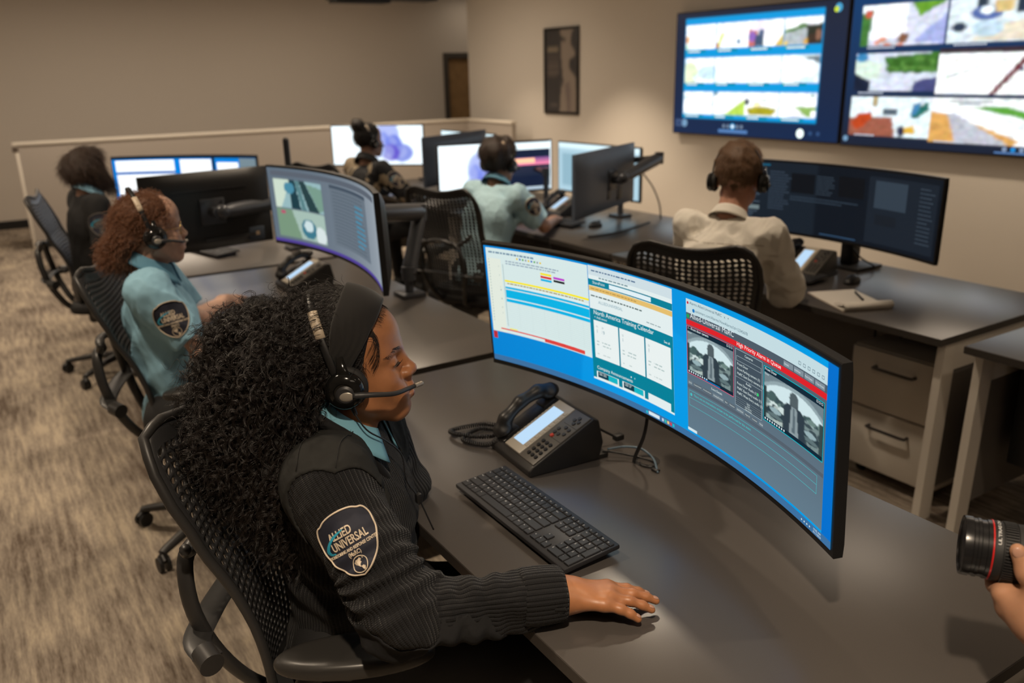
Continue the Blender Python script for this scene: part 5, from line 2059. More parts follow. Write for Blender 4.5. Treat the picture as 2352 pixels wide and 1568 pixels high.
def make_patch(parent, bvh, centre, normal, up, size, detail=True, name='shoulder_patch', lift=.0016, thr=None):
    """shield patch laid on the cloth: centre on/near the surface, seen along -normal; half height = size"""
    N = Vector(normal).normalized()
    U = Vector(up)
    U = (U - N * U.dot(N)).normalized()
    Rr = U.cross(N)
    C0 = Vector(centre)

    def put(pts, off):
        out = []
        for x, y in pts:
            p = C0 + Rr * (x * size) + U * (y * size)
            h = bvh.ray_cast(p + N * .12, -N, .25)
            if h[0] is None:
                q = p
                nn = N
            else:
                q, nn = h[0], h[1]
                if nn.dot(N) < 0:
                    nn = -nn
            out.append(q + N * (lift + off))
        return out

    def soften(ps, pts, k=.5):
        return ps

    def surf(poly, off, steps=14):
        """clip a grid to the polygon (fan of rings towards the centroid)"""
        n = len(poly)
        cx, cy = sum(p[0] for p in poly) / n, sum(p[1] for p in poly) / n
        pts, fs = [], []
        for k in range(steps + 1):
            t = k / steps
            pts += [(cx + (x - cx) * t, cy + (y - cy) * t) for x, y in poly]
        for k in range(steps):
            for j in range(n):
                fs.append((k * n + j, k * n + (j + 1) % n, (k + 1) * n + (j + 1) % n, (k + 1) * n + j))
        return MB().add(put(pts, off), fs)
    so = shield_outline()
    root = mk(name, surf(so, 0), M_PNAVY, parent, smooth=180)
    thr = thr or M_PTHR
    e = put([(x * .965, y * .965) for x, y in so], .0006)
    mk('patch_border', MB().tube(e, size * .042, 8, closed=True, flat=.6), thr, root, smooth=180)

    def ink(items, m, nm, off=.0009):
        mb = MB()
        for V, F in items:
            mb.add(put(V, off), F)
        o = mk(nm, mb, m, root, smooth=None)
        sm = o.modifiers.new('s', 'SOLIDIFY')
        sm.thickness = size * .014
        sm.offset = 1
        return o

    def tx(s, x, y, sz, bold=.02, wscale=1.0, align='LEFT'):
        V, F = text_mesh(s, sz, bold, align)
        return [(x + a * wscale, y + b) for a, b in V], F
    it = [tx('ALLIED', -.52, .26, .34, .022, .70), tx('UNIVERSAL', -.54, -.03, .34, .022, .66)]
    it += [tx('MONITORING AND RESPONSE CENTER', -.755, -.20, .125, .02, .70), tx('(MaRC)', 0.02, -.36, .17, .02, .75, 'CENTER')]
    ink(it, thr, 'patch_lettering')
    # swoosh
    a = [(-.02 + -.0, .46), (-.35, .40), (-.62, .24), (-.74, .06), (-.66, -.08), (-.50, -.10)]
    b = [(-.52, -.06), (-.62, -.03), (-.64, .07), (-.52, .22), (-.30, .34), (.0, .44)]
    A = [(p[0], p[1]) for p in bez([(x, y, 0) for x, y in a], 20)]
    Bq = [(p[0], p[1]) for p in bez([(x, y, 0) for x, y in b[::-1]], 20)]
    n = min(len(A), len(Bq))
    ink([(A[:n] + Bq[:n], [(i, i + 1, n + i + 1, n + i) for i in range(n - 1)])], M_PBLUE, 'swoosh', .0014)
    gx, gy, gr = .02, -.645, .225
    ring = [(gx + gr * math.cos(t), gy + gr * math.sin(t)) for t in np.linspace(0, 2 * PI, 28, endpoint=False)]
    mk('globe_ring', MB().tube(put(ring, .001), size * .016, 6, closed=True), thr, root, smooth=180)
    land = [[(-.75, .35), (-.45, .62), (-.1, .66), (.15, .8), (.3, .55), (.1, .35), (.25, .2), (.05, .05), (.0, -.15), (.12, -.25), (-.02, -.3), (-.2, -.12), (-.42, .0), (-.6, .1)],
            [(.1, -.28), (.4, -.22), (.62, -.42), (.48, -.75), (.3, -.9), (.2, -.6)], [(.45, .75), (.62, .6), (.5, .5)]]
    ink([([(gx + x * gr, gy + y * gr) for x, y in L], [tuple(range(len(L)))]) for L in land], thr, 'globe_land')
    return root


# ---------------------------------------------------------------- headset
def headset(label, C, Rm, s=1.0, boom_len=.115, side=-1, silver=True, two=True, bandz=.146):
    """worn headset; head frame columns fwd, left, up. side -1 = right ear"""
    r = thing('headset', label, 'headset', tuple(map(float, C)))
    mw = Matrix.Identity(4)
    for i in range(3):
        for j in range(3):
            mw[i][j] = float(Rm[i][j])
    r.rotation_euler = mw.to_euler()
    r.scale = (s, s, s)
    Y = side * .088
    for sd in ((1, -1) if two else (1,)):
        y = Y * sd
        cu = mk('ear_cushion', MB().lathe([(0, .0), (.030, 0), (.037, .006), (.038, .014), (.033, .020), (0, .020)], 28, T(.0, y * .83, -.004) @ RX(-PI / 2 if y > 0 else PI / 2)), mat('ear_cushion_black', (.016, .015, .015), .7), r, smooth=180)
        mk('ear_cup', MB().lathe([(.026, 0), (.034, .003), (.034, .012), (.028, .020), (.018, .0225), (.0165, .0205), (0, .0205)], 28, T(-.002, y * .83 + math.copysign(.017, y), -.006) @ RX(-PI / 2 if y > 0 else PI / 2)), mat('glossy_black', (.008, .008, .008), .12), r, smooth=50)
    y = Y * .83 + math.copysign(.036, Y)
    pv = T(.0, y, -.010)
    mk('boom_pivot', MB().lathe([(0, .005), (.013, .005), (.017, .002), (.017, -.004), (0, -.004)], 24, pv @ RX(-PI / 2 if Y > 0 else PI / 2)), M_DARKPL, r)
    mk('pivot_cap', MB().ball((.002, y + math.copysign(.004, Y), -.012), (.013, .003, .009)), mat('warm_silver', (.42, .38, .33), .35, .4), r, smooth=180)
    tip = (boom_len, y * .34, -.034)
    mid = [(.012, y + math.copysign(.002, Y), -.012), (.045, y * .98, -.016), (.08, y * .80, -.026), (boom_len - .012, y * .46, -.033), tip]
    mk('mic_boom', MB().tube(bez(mid, 24), [.0062] * 4 + list(np.linspace(.005, .0034, 20)), 10), M_DARKPL, r, smooth=180)
    v = np.array(tip) - np.array(mid[-2])
    v /= np.linalg.norm(v)
    mk('mic_tip', MB().cyl(np.array(tip) - v * .004, np.array(tip) + v * .012, .0046, n=14).ball(np.array(tip) + v * .012, .0046), mat('warm_silver', (.42, .38, .33)), r, smooth=40)
    # band over the head
    N = 30
    pts = []
    for i in range(N + 1):
        a = PI * i / N
        yy = -math.cos(a) * .092 * side * -1
        zz = math.sin(a) ** .9 * bandz
        pts.append((-.012 - .030 * math.sin(a) * 1.2, yy, zz + .008))
    mb = MB().tube(pts, .0030, 12, flat=2.4, upv=(1, 0, 0))
    mk('headband', mb, M_BEZ, r, smooth=180)
    if silver:
        i0 = int(N * (.22)) if side > 0 else int(N * .22)
        seg = [p for p in pts]
        k = range(5, 10) if (pts[0][1] * side > 0) else range(N - 9, N - 4)
        mk('slider_sleeve', MB().tube([pts[i] for i in k], .0044, 12, flat=2.1, upv=(1, 0, 0)), mat('cream_plastic', (.60, .50, .38), .4), r, smooth=180)
    yk = Y * .83 + math.copysign(.022, Y)
    mk('yoke', MB().tube([(-.002, yk, .055), (-.001, yk + math.copysign(.003, Y), .030), (0, yk + math.copysign(.006, Y), .012)], [.006, .010, .022], 12, flat=.45, upv=(0, 1, 0)), mat('glossy_black', (.008, .008, .008)), r, smooth=180)
    return r


# ---------------------------------------------------------------- clothes from joints
def torso_prims(J, fat=1.0, wd=1.0):
    """ellipsoids as (centre, radii, frame, k)"""
    Rt = J['Rt']
    f, l, u = Rt[:, 0], Rt[:, 1], Rt[:, 2]
    ch, pe, nb = (np.array(J[k], float) for k in ('chest', 'pelvis', 'neck'))
    mid = (ch + pe) / 2
    return [(ch, (.112 * fat, .158 * wd, .165), Rt, 0), (mid - f * .0, (.112 * fat, .140 * wd, .15), Rt, .06), (pe, (.13 * fat, .165 * wd, .12), Rt, .06),
            (ch + f * .055 - u * .02, (.075 * fat, .125 * wd, .085), Rt, .04)]


def cloth_fn(J, sleeves, ra=(.066, .058, .050, .043), fat=1.0, wd=1.0, fold=.004, seed=1, neck_r=.062, hem=None, pad=0.0, trap=.045):
    """sleeves: 'long', 'short', 'none'"""
    tp = torso_prims(J, fat, wd)
    nb = np.array(J['neck'], float)
    Rt = J['Rt']

    def f(P):
        d = None
        for c, r, R, k in tp:
            q = s_ell(P, c, r, R)
            d = q if d is None else smin(d, q, k)
        for sd in 'RL':
            sh, el, wr = (np.array(J[k + sd], float) for k in ('sh', 'el', 'wr'))
            d = smin(d, s_cap(P, nb - np.array([0, 0, .03]), sh, trap, .050), .06)
            if sleeves != 'none':
                a = s_cap(P, sh, el, ra[0], ra[1])
                if sleeves == 'short':
                    t = el - sh
                    L = np.linalg.norm(t)
                    t = (t / L).astype(np.float32)
                    cut = ((P - sh.astype(np.float32)) @ t) - L * .80
                    a = smax(a, cut, .006)
                else:
                    fo = wr - el
                    L = np.linalg.norm(fo)
                    t = (fo / L).astype(np.float32)
                    b = s_cap(P, el, wr, ra[2] + .004, ra[3])
                    s_ = ((P - el.astype(np.float32)) @ t)
                    b = smax(b, s_ - L * J.get('cuff', .97), .006)
                    a = smin(a, b, .035)
                d = smin(d, a, .055)
        if fold:
            d = d + fold * .8 * vnoise(P, 34, seed) + fold * (np.abs(vnoise(P * np.array([1, 1, .55], np.float32), 62, seed + 1)) - .4) + fold * .45 * np.abs(vnoise(P * np.array([1, 1, .7], np.float32), 135, seed + 2))
        # neck opening
        hd = np.array(J['head'], float)
        ax = (hd - nb)
        ax = ax / np.linalg.norm(ax)
        d = smax(d, -s_cap(P, nb + ax * .005, nb + ax * .2, neck_r, neck_r + .02), .012)
        if hem is not None:
            d = smax(d, hem - P[..., 2], .01)
        return d - pad
    return f


def joint_bounds(J, keys, pad):
    p = np.array([J[k] for k in keys], float)
    return p.min(0) - pad, p.max(0) + pad


def legs(J, root, m, shoe=True, h=.012):
    pr = []
    for sd in 'RL':
        hp, kn, an = (np.array(J[k + sd], float) for k in ('hip', 'kn', 'an'))
        pr += [(hp, kn, .088, .064, .04), (kn, an, .062, .046, .03)]
    pe = np.array(J['pelvis'], float)
    pr.append((pe + J['Rt'][:, 1] * .07, pe - J['Rt'][:, 1] * .07, .125, .125, .06))
    fn = prim_fn(pr)
    lo, hi = bounds(pr, .03)
    V, Q = sdf(lambda P: fn(P) + .003 * vnoise(P, 30, 5), lo, hi, h)
    o = mk('trousers', npmesh('trousers', V, Q), m, root, smooth=180)
    for sd in 'RL':
        an = np.array(J['an' + sd], float)
        f = J['Rt'][:, 0]
        g = np.array([an[0], an[1], .035])
        p2 = [(g - f * .03, g + f * .15, .042, .034, .02), (an, g, .045, .045, .03)]
        fn2 = prim_fn(p2)
        lo, hi = bounds(p2, .02)
        lo[2] = max(lo[2], -.01)
        V, Q = sdf(lambda P: smax(fn2(P), .002 - P[..., 2], .004), lo, hi, .008)
        mk('shoe', npmesh('shoe', V, Q), mat('black_shoe', (.012, .012, .012), .4), root, smooth=180)
    return o


def collar(J, root, m, r=.066, h=.042, tilt=.35, open_=.5, th=.003, z=.0, fold=True, name='shirt_collar'):
    """turned-down shirt collar round the neck, opening at the front"""
    nb = np.array(J['neck'], float)
    hd = np.array(J['head'], float)
    Rt = J['Rt']
    f, l = Rt[:, 0].astype(float), Rt[:, 1].astype(float)
    ax = hd - nb
    ax /= np.linalg.norm(ax)
    f = f - ax * (f @ ax)
    f /= np.linalg.norm(f)
    l = np.cross(ax, f)
    c0 = nb + ax * z
    n, mm = 48, 9
    vs, fs = [], []
    for j in range(mm + 1):
        v = j / mm
        for i in range(n + 1):
            a = open_ * .5 + (2 * PI - open_) * i / n
            e = 1 + .12 * math.cos(a)
            if v < .4:      # stand
                rr = r * e * (1 - .10 * v)
                hh = h * (v / .4) * .95
            else:           # fall
                w = (v - .4) / .6
                pt = (abs(i / n - .5) * 2) ** 4
                rr = r * e * (.96 + .04) + (.004 + (.022 + .020 * pt) * w)
                hh = h * (.95 - (1.05 + .75 * pt) * w)
            hh -= tilt * r * math.cos(a) * .9
            p = c0 + (f * math.cos(a) + l * math.sin(a)) * rr + ax * hh
            vs.append(p)
    for j in range(mm):
        for i in range(n):
            fs.append((j * (n + 1) + i, j * (n + 1) + i + 1, (j + 1) * (n + 1) + i + 1, (j + 1) * (n + 1) + i))
    o = mk(name, MB().add(vs, fs), m, root, smooth=180)
    s = o.modifiers.new('s', 'SOLIDIFY')
    s.thickness = th
    s.offset = 0
    return o


def eyes(root, C, Rm, iris=(.03, .015, .008), s=1.0, look=-.25):
    for sd in (-1, 1):
        M4 = Matrix.Translation(Vector(map(float, C)))
        R4 = Matrix.Identity(4)
        for i in range(3):
            for j in range(3):
                R4[i][j] = float(Rm[i][j])
        M = M4 @ R4 @ Matrix.Scale(s, 4)
        e = mk('eye', MB().ball((.0745, sd * .031, .0128), .0128, M, 20, 14), mat('eye_white', (.55, .50, .46), .2), root, smooth=180)
        mk('iris', MB().ball((.0815, sd * .0305, .0105), (.0068, .0062, .0062), M, 16, 10), mat('iris_brown', iris, .1), e, smooth=180)


def skin_body(J, root, m, hands, hres=.0035, lids=.5, hs=1.0, nails=True, hand_res=.0035, fem=True, core=True, extra=None):
    """one mesh: head and neck, forearms and hands, and the trunk under the clothes"""
    C, Rm = np.array(J['head'], float), J['Rh']
    nb = np.array(J['neck'], float)
    parts = []

    def hf(P):
        q = ((P - C.astype(np.float32)) @ Rm) / hs
        d = head_sdf(q, fem, lids) * hs
        up = Rm[:, 2].astype(float)
        fw = Rm[:, 0].astype(float)
        d = smin(d, s_cap(P, C - up * .045 * hs - fw * .012, nb - np.array([0, 0, .03]), .052 * hs, .060 * hs), .022)
        return d
    lo = np.minimum(C - .15 * hs, nb - .085)
    hi = np.maximum(C + .15 * hs, nb + .085)
    lo[2] = nb[2] - .05
    hi[2] = C[2] + .14 * hs
    parts.append(sdf(hf, lo, hi, hres))
    nl = []
    for sd in 'RL':
        if sd not in hands:
            continue
        pr, na = hand_prims(**hands[sd])
        el, wr = np.array(J['el' + sd], float), np.array(J['wr' + sd], float)
        W = np.array(hands[sd]['W'], float)
        pr.append((el, wr, .040 * hs, .028 * hs, .02))
        pr.append((wr, W + (W - wr) * .1 + np.array(hands[sd]['d'], float) * .02, .027 * hs, .024 * hs, .025))
        fn = prim_fn(pr)
        lo, hi = bounds(pr, .012)
        parts.append(sdf(fn, lo, hi, hand_res))
        nl += na
    if core:
        cf = cloth_fn(J, 'long', ra=(.045, .04, .035, .026), fat=.85, wd=.85, fold=0, neck_r=.001, pad=-.012)
        lo, hi = joint_bounds(J, ['chest', 'pelvis', 'neck', 'shR', 'shL', 'elR', 'elL', 'wrR', 'wrL'], .17)
        hi[2] = nb[2] + .03
        V, Q = sdf(cf, lo, hi, .016)
        parts.append((V, Q))
    V, Q = join_parts(parts)
    o = mk('body', npmesh('body', V, Q), m, root, smooth=180)
    if nails:
        for tip, v, nn, w in nl:
            t = np.cross(v, nn)
            Mx = Matrix.Identity(4)
            for i in range(3):
                Mx[i][0], Mx[i][1], Mx[i][2] = t[i], v[i], nn[i]
            c = tip + nn * w * 1.16
            Mx.translation = Vector(c)
            mk('fingernail', MB().ball((0, 0, 0), (w * .92, w * 1.25, w * .30), Mx, 12, 8), M_NAIL, o, smooth=180)
    return o


def seated(yaw, head, head_yaw, pelvis, chest, neck, elR, wrR, elL, wrL, head_pitch=0, head_roll=0, sw=.165, sdrop=.055, knee=.46, cuff=.97):
    Rt = frame_yaw(yaw)
    f, l = Rt[:, 0].astype(float), Rt[:, 1].astype(float)
    nb = np.array(neck, float)
    pe = np.array(pelvis, float)
    J = dict(Rt=Rt, Rh=frame_yaw(head_yaw, head_pitch, head_roll), head=head, pelvis=pelvis, chest=chest, neck=neck, elR=elR, wrR=wrR, elL=elL, wrL=wrL, cuff=cuff)
    z = np.array([0, 0, 1.0])
    J['shR'] = tuple(nb - l * sw - z * sdrop)
    J['shL'] = tuple(nb + l * sw - z * sdrop)
    for sd, k in (('R', -1), ('L', 1)):
        hp = pe + l * k * .085
        J['hip' + sd] = tuple(hp)
        kn = hp + f * .42 + l * k * .05
        kn[2] = .53
        J['kn' + sd] = tuple(kn)
        an = kn + f * .05
        an[2] = .09
        J['an' + sd] = tuple(an)
    return J
# ------------------------------------------------------------------ the woman in front
P1 = thing('person', 'woman with long curly black hair in a dark ribbed sweater, hand on a mouse', 'person', (.54, 1.47, 0))


def local(o, root):
    """objects written in world coordinates under a root that is only translated"""
    bpy.context.view_layer.update()
    o.matrix_parent_inverse = o.parent.matrix_world.inverted()
    return o


HC1 = (.548, 1.455, 1.132)
J1 = seated(-33, HC1, -29, (.530, 1.490, .535), (.512, 1.470, .86), (.522, 1.452, 1.030),
            (.480, 1.130, .800), (.742, 1.040, .786), (.700, 1.620, .745), (.630, 1.530, .640), head_pitch=-5, head_roll=0, sw=.168, sdrop=.045, cuff=.96)
SK1 = skin('deep_brown_skin', (.46, .195, .085), .40)
d1 = np.array([.84, -.53, -.05])
hands1 = {'R': dict(W=(.744, 1.041, .787), d=d1, n=(0, 0, 1), right=True, curls=((9, 9, 7), (7, 9, 7), (8, 10, 8), (11, 12, 9)), splays=(5, 1, -3, -7), thumb=((20, 10, 8), 38), s=.93),
          'L': dict(W=(.625, 1.515, .635), d=(.10, -1, -.25), n=(.5, .1, .8), right=False, curls=((20, 30, 20),) * 4, thumb=((20, 10, 8), 35), s=.95)}
body1 = local(skin_body(J1, P1, SK1, hands1, hres=.0019, lids=.62, hs=1.03, hand_res=.0019), P1)
_n = len(bpy.data.objects)
eyes(P1, HC1, J1['Rh'], s=1.03)

# sweater --------------------------------------------------------------------------
RF, RL, RU = (J1['Rt'][:, i].astype(float) for i in range(3))
_cl = cloth_fn(J1, 'long', ra=(.078, .069, .056, .046), fat=1.16, wd=1.10, fold=.0035, seed=3, neck_r=.064, hem=.50, trap=.050)
_sh, _el, _wr = (np.array(J1[k], np.float32) for k in ('shR', 'elR', 'wrR'))


def sweater_fn(P):
    d = _cl(P)
    # deep soft folds at the inside of the elbow and across the flank
    t = (_el - _sh) / np.linalg.norm(_el - _sh)
    s = (P - _sh) @ t
    ra = np.linalg.norm(P - _sh - s[..., None] * t, axis=-1)
    w = np.exp(-((s - .20) / .07) ** 2) * (ra < .12)
    d = d + .006 * w * np.sin(s * 130 + 6 * np.arctan2(P[..., 2] - .85, P[..., 1] - 1.2))
    t2 = (_wr - _el) / np.linalg.norm(_wr - _el)
    s2 = (P - _el) @ t2
    r2 = np.linalg.norm(P - _el - s2[..., None] * t2, axis=-1)
    w2 = np.exp(-((s2 - .10) / .08) ** 2) * (r2 < .09)
    d = d + .0035 * w2 * np.sin(s2 * 150)
    flank = np.exp(-((P[..., 2] - .74) / .09) ** 2) * (np.linalg.norm(P - np.array(J1['pelvis'], np.float32) * np.array([1, 1, 0], np.float32), axis=-1) > .0)
    d = d + .008 * flank * np.sin(70 * (P[..., 2] + .45 * (P @ RF.astype(np.float32)) - .25 * (P @ RL.astype(np.float32))))
    return d


lo, hi = joint_bounds(J1, ['chest', 'pelvis', 'neck', 'shR', 'shL', 'elR', 'elL', 'wrR', 'wrL'], .20)
lo[2], hi[2] = .49, 1.10
SV, SQ = sdf(sweater_fn, lo, hi, .0042)

M_KNIT = None


def knit_mat():
    m = bpy.data.materials.new('ribbed_knit')
    m.use_nodes = True
    nt = m.node_tree
    L = nt.links
    b = nt.nodes['Principled BSDF']
    b.inputs['Base Color'].default_value = (.0105, .0105, .0118, 1)
    b.inputs['Roughness'].default_value = .85
    b.inputs['Specular IOR Level'].default_value = .25
    b.inputs['Sheen Weight'].default_value = .08
    b.inputs['Sheen Roughness'].default_value = .4
    uv = nt.nodes.new('ShaderNodeUVMap')
    uv.uv_map = 'ribs'
    sp = nt.nodes.new('ShaderNodeSeparateXYZ')
    L.new(uv.outputs[0], sp.inputs[0])

    def mt(op, a, c=None):
        n = nt.nodes.new('ShaderNodeMath')
        n.operation = op
        for i, x in enumerate((a, c)):
            if x is None:
                continue
            if isinstance(x, (int, float)):
                n.inputs[i].default_value = x
            else:
                L.new(x, n.inputs[i])
        return n.outputs[0]
    rib = mt('ABSOLUTE', mt('SINE', mt('MULTIPLY', sp.outputs[0], PI)))
    rib = mt('POWER', rib, .6)
    st = mt('MULTIPLY', mt('SINE', mt('MULTIPLY', sp.outputs[1], 2 * PI)), .10)
    st2 = mt('MULTIPLY', mt('SINE', mt('MULTIPLY', sp.outputs[0], 6 * PI)), .07)
    h = mt('ADD', mt('ADD', rib, st), st2)
    bp = nt.nodes.new('ShaderNodeBump')
    bp.inputs['Strength'].default_value = 1.0
    bp.inputs['Distance'].default_value = .0032
    L.new(h, bp.inputs['Height'])
    L.new(bp.outputs['Normal'], b.inputs['Normal'])
    return m


def rib_uv(me, V, Q, J, period=.0088):
    """u counts ribs round the nearest limb, v runs along it"""
    V = np.asarray(V, float)
    Q = np.asarray(Q)
    nb, pe = np.array(J['neck'], float), np.array(J['pelvis'], float)
    segs = [(pe, nb, .17, .13)]
    for sd in 'RL':
        sh, el, wr = (np.array(J[k + sd], float) for k in ('sh', 'el', 'wr'))
        segs += [(sh, el, .072, .072), (el, wr, .052, .052)]
    c = V[Q].mean(1)
    best, bi = np.full(len(Q), 9e9), np.zeros(len(Q), int)
    for i, (a, b, r, _) in enumerate(segs):
        h = np.clip(((c - a) @ (b - a)) / ((b - a) @ (b - a)), 0, 1)
        d = np.linalg.norm(c - a - h[:, None] * (b - a), axis=1) / r
        if i == 0:
            d = d * .92
        m = d < best
        best[m], bi[m] = d[m], i
    uv = np.zeros((len(Q), 4, 2))
    for i, (a, b, r, _) in enumerate(segs):
        m = bi == i
        t = (b - a) / np.linalg.norm(b - a)
        ref = np.array([0, 0, 1.0]) if abs(t[2]) < .8 else np.array([1.0, 0, 0])
        u = ref - t * (ref @ t)
        u /= np.linalg.norm(u)
        w = np.cross(t, u)
        q = V[Q[m]] - a
        an = np.arctan2(q @ w, q @ u)
        cc = c[m] - a
        ac = np.arctan2(cc @ w, cc @ u)[:, None]
        an = ac + (an - ac + PI) % (2 * PI) - PI
        uv[m, :, 0] = an * r / period
        uv[m, :, 1] = (q @ t) / .0032
    l = me.uv_layers.new(name='ribs')
    l.data.foreach_set('uv', uv.astype(np.float32).ravel())


M_KNIT = knit_mat()
sme = npmesh('sweater', SV, SQ)
rib_uv(sme, SV, SQ, J1)
sweater = local(mk('sweater', sme, M_KNIT, P1, smooth=180), P1)
SB = bvh_of(SV, SQ)


def cloth_patch(name, region, off, m, V=SV, Q=SQ, parent=None, edge=True):
    """part of a garment lifted off it: faces whose signed region value is < 0, trimmed to the zero line"""
    r = region(V.astype(np.float32))
    keep = (r[Q] < .004).all(1)
    q = Q[keep]
    used = np.unique(q)
    mp = -np.ones(len(V), int)
    mp[used] = np.arange(len(used))
    v = V[used].copy()
    rr = r[used]
    # pull the border vertices onto the zero line
    me0 = npmesh(name, v, mp[q])
    nn = np.array([x.vector[:] for x in me0.vertex_normals]) if len(me0.vertices) else v
    eps = .002
    g = np.stack([(region((v + np.eye(3)[i] * eps).astype(np.float32)) - region((v - np.eye(3)[i] * eps).astype(np.float32))) / (2 * eps) for i in range(3)], 1)
    g /= np.maximum(np.linalg.norm(g, axis=1), 1e-6)[:, None]
    mv = rr > -.004
    v[mv] -= g[mv] * np.maximum(rr[mv], -.0015)[:, None]
    v += nn * off
    me = npmesh(name, v, mp[q])
    o = mk(name, me, m, parent, smooth=180)
    s = o.modifiers.new('s', 'SOLIDIFY')
    s.thickness = off * 1.2
    s.offset = -1
    return o


M_EPA = mat('smooth_shoulder_cloth', (.026, .026, .025), .95, spec=.12, bump=(28, .55, .006))
nb1 = np.array(J1['neck'], np.float32)


def epaulette(P, sd='R'):
    sh = np.array(J1['sh' + sd], np.float32)
    q = P - nb1
    lat = (sh - nb1) * np.array([1, 1, 0], np.float32)
    lat /= np.linalg.norm(lat)
    a = q @ lat
    b = q @ RF.astype(np.float32)
    d = np.maximum(np.maximum(.070 - a + .10 * np.abs(b), a - .228 + .8 * np.maximum(0, b - .03)), np.abs(b + .008) - .100 - .03 * (a - .1))
    return np.maximum(d, (nb1[2] - .150) - P[..., 2])


local(cloth_patch('shoulder_panel', epaulette, .0030, M_EPA, parent=sweater), P1)
local(cloth_patch('shoulder_panel', lambda P: epaulette(P, 'L'), .0030, M_EPA, parent=sweater), P1)


def elbow_patch(P):
    t = (_wr - _el) / np.linalg.norm(_wr - _el)
    q = P - (_el + t * .045)
    a = q @ t
    dn = np.array([-.15, -.45, -.88], np.float32)
    dn = dn - t * (dn @ t)
    dn /= np.linalg.norm(dn)
    sd = np.cross(t, dn)
    b = q @ sd.astype(np.float32)
    d = np.sqrt((a / .125) ** 2 + (b / .052) ** 2) * .052 - .052
    return np.maximum(d, .008 - q @ dn)


local(cloth_patch('elbow_panel', elbow_patch, .0025, mat('elbow_cloth', (.017, .017, .018), .9, spec=.15, bump=(60, .5, .003)), parent=sweater), P1)


# folded cuff
def tube_cloth(a, b, r0, r1, n=56, m=10, bulge=.0, thick=.004):
    a, b = np.array(a, float), np.array(b, float)
    t = (b - a) / np.linalg.norm(b - a)
    u = np.array([0, 0, 1.0]) - t * t[2]
    u /= np.linalg.norm(u)
    w = np.cross(t, u)
    L = np.linalg.norm(b - a)
    V, F, UV = [], [], []
    for j in range(m + 1):
        s = j / m
        r = r0 + (r1 - r0) * s + bulge * math.sin(PI * s)
        if j == 0 or j == m:
            r -= .002
        for i in range(n):
            an = 2 * PI * i / n
            V.append(a + t * L * s + (u * math.cos(an) + w * math.sin(an)) * (r + .0014 * math.sin(7 * an)))
    for j in range(m):
        for i in range(n):
            F.append((j * n + i, j * n + (i + 1) % n, (j + 1) * n + (i + 1) % n, (j + 1) * n + i))
    return np.array(V), np.array(F)


for sd in 'R':
    el, wr = np.array(J1['el' + sd], float), np.array(J1['wr' + sd], float)
    t = (wr - el) / np.linalg.norm(wr - el)
    V, Q = tube_cloth(wr - t * .075, wr + t * .002, .0505, .0485, bulge=.002)
    V = V + np.array([0, 0, .004])
    me = npmesh('cuff', V, Q)
    Jc = dict(J1)
    rib_uv(me, V, Q, J1, .0092)
    o = local(mk('cuff', me, M_KNIT, sweater, smooth=180), P1)
    s = o.modifiers.new('s', 'SOLIDIFY')
    s.thickness = .006
    s.offset = -1

# ribbed neck band and the pale blue collar
M_BLUE1 = mat('pale_blue_shirt', (.17, .40, .52), .8, bump=(700, .15, .0005))
cb = MB()
ax = np.array(HC1) - np.array(J1['neck'])
ax /= np.linalg.norm(ax)
ff = RF - ax * (RF @ ax)
ff /= np.linalg.norm(ff)
ll = np.cross(ax, ff)
ring = []
for i in range(48):
    a = 2 * PI * i / 48
    vee = max(0, math.cos(a)) ** 3
    ring.append(np.array(J1['neck'], float) + (ff * math.cos(a) * (1.06 + .20 * vee) + ll * math.sin(a)) * .083 + ax * (.004 - .030 * math.cos(a) - .075 * vee))
local(mk('neck_band', MB().tube(ring, .0135, 10, closed=True, flat=.8), M_KNIT, sweater, smooth=180), P1)
local(collar(J1, P1, M_BLUE1, r=.064, h=.034, tilt=.50, open_=.9, z=.004), P1)
local(legs(J1, P1, mat('black_trousers', (.012, .012, .013), .8)), P1)
for o in [c for c in bpy.data.objects if c.parent == P1 and c.name.split('.')[0] in ('shoe', 'eye')]:
    local(o, P1)

# stitched seams across the shoulder panel
for b0 in (-.035, .030):
    pts = []
    shv = (np.array(J1['shR']) - np.array(J1['neck'])) * np.array([1, 1, 0])
    shv /= np.linalg.norm(shv)
    for a in np.linspace(.078, .222, 18):
        p = np.array(J1['neck']) + shv * a + RF * b0
        h = SB.ray_cast(Vector(p + np.array([0, 0, .2])), Vector((0, 0, -1)), .5)
        if h[0]:
            pts.append(h[0] + h[1] * .0042)
    if len(pts) > 3:
        local(mk('shoulder_seam', MB().tube(pts, .0011, 6), mat('dark_seam', (.010, .010, .010), .9), sweater, smooth=180), P1)

# shoulder patch on the right sleeve
pc = np.array([.428, 1.200, .925])
nrm = np.array([-.50, -.80, .36])
make_patch(sweater, SB, pc, nrm, (-.36, .30, .88), .0575, name='shoulder_patch')
for o in [c for c in bpy.data.objects if c.parent == sweater and c.name.startswith('shoulder_patch')]:
    local(o, P1)

# hair ---------------------------------------------------------------------------------
R1 = J1['Rh'].astype(np.float32)
C1 = np.array(HC1, np.float32)


def to_head(P):
    return ((P - C1) @ R1) / 1.03


def cap_fn(q):
    d = s_ell(q, (-.018, 0, .056), (.102, .083, .104))
    return smin(d, s_ell(q, (.026, 0, .066), (.056, .067, .068)), .03)


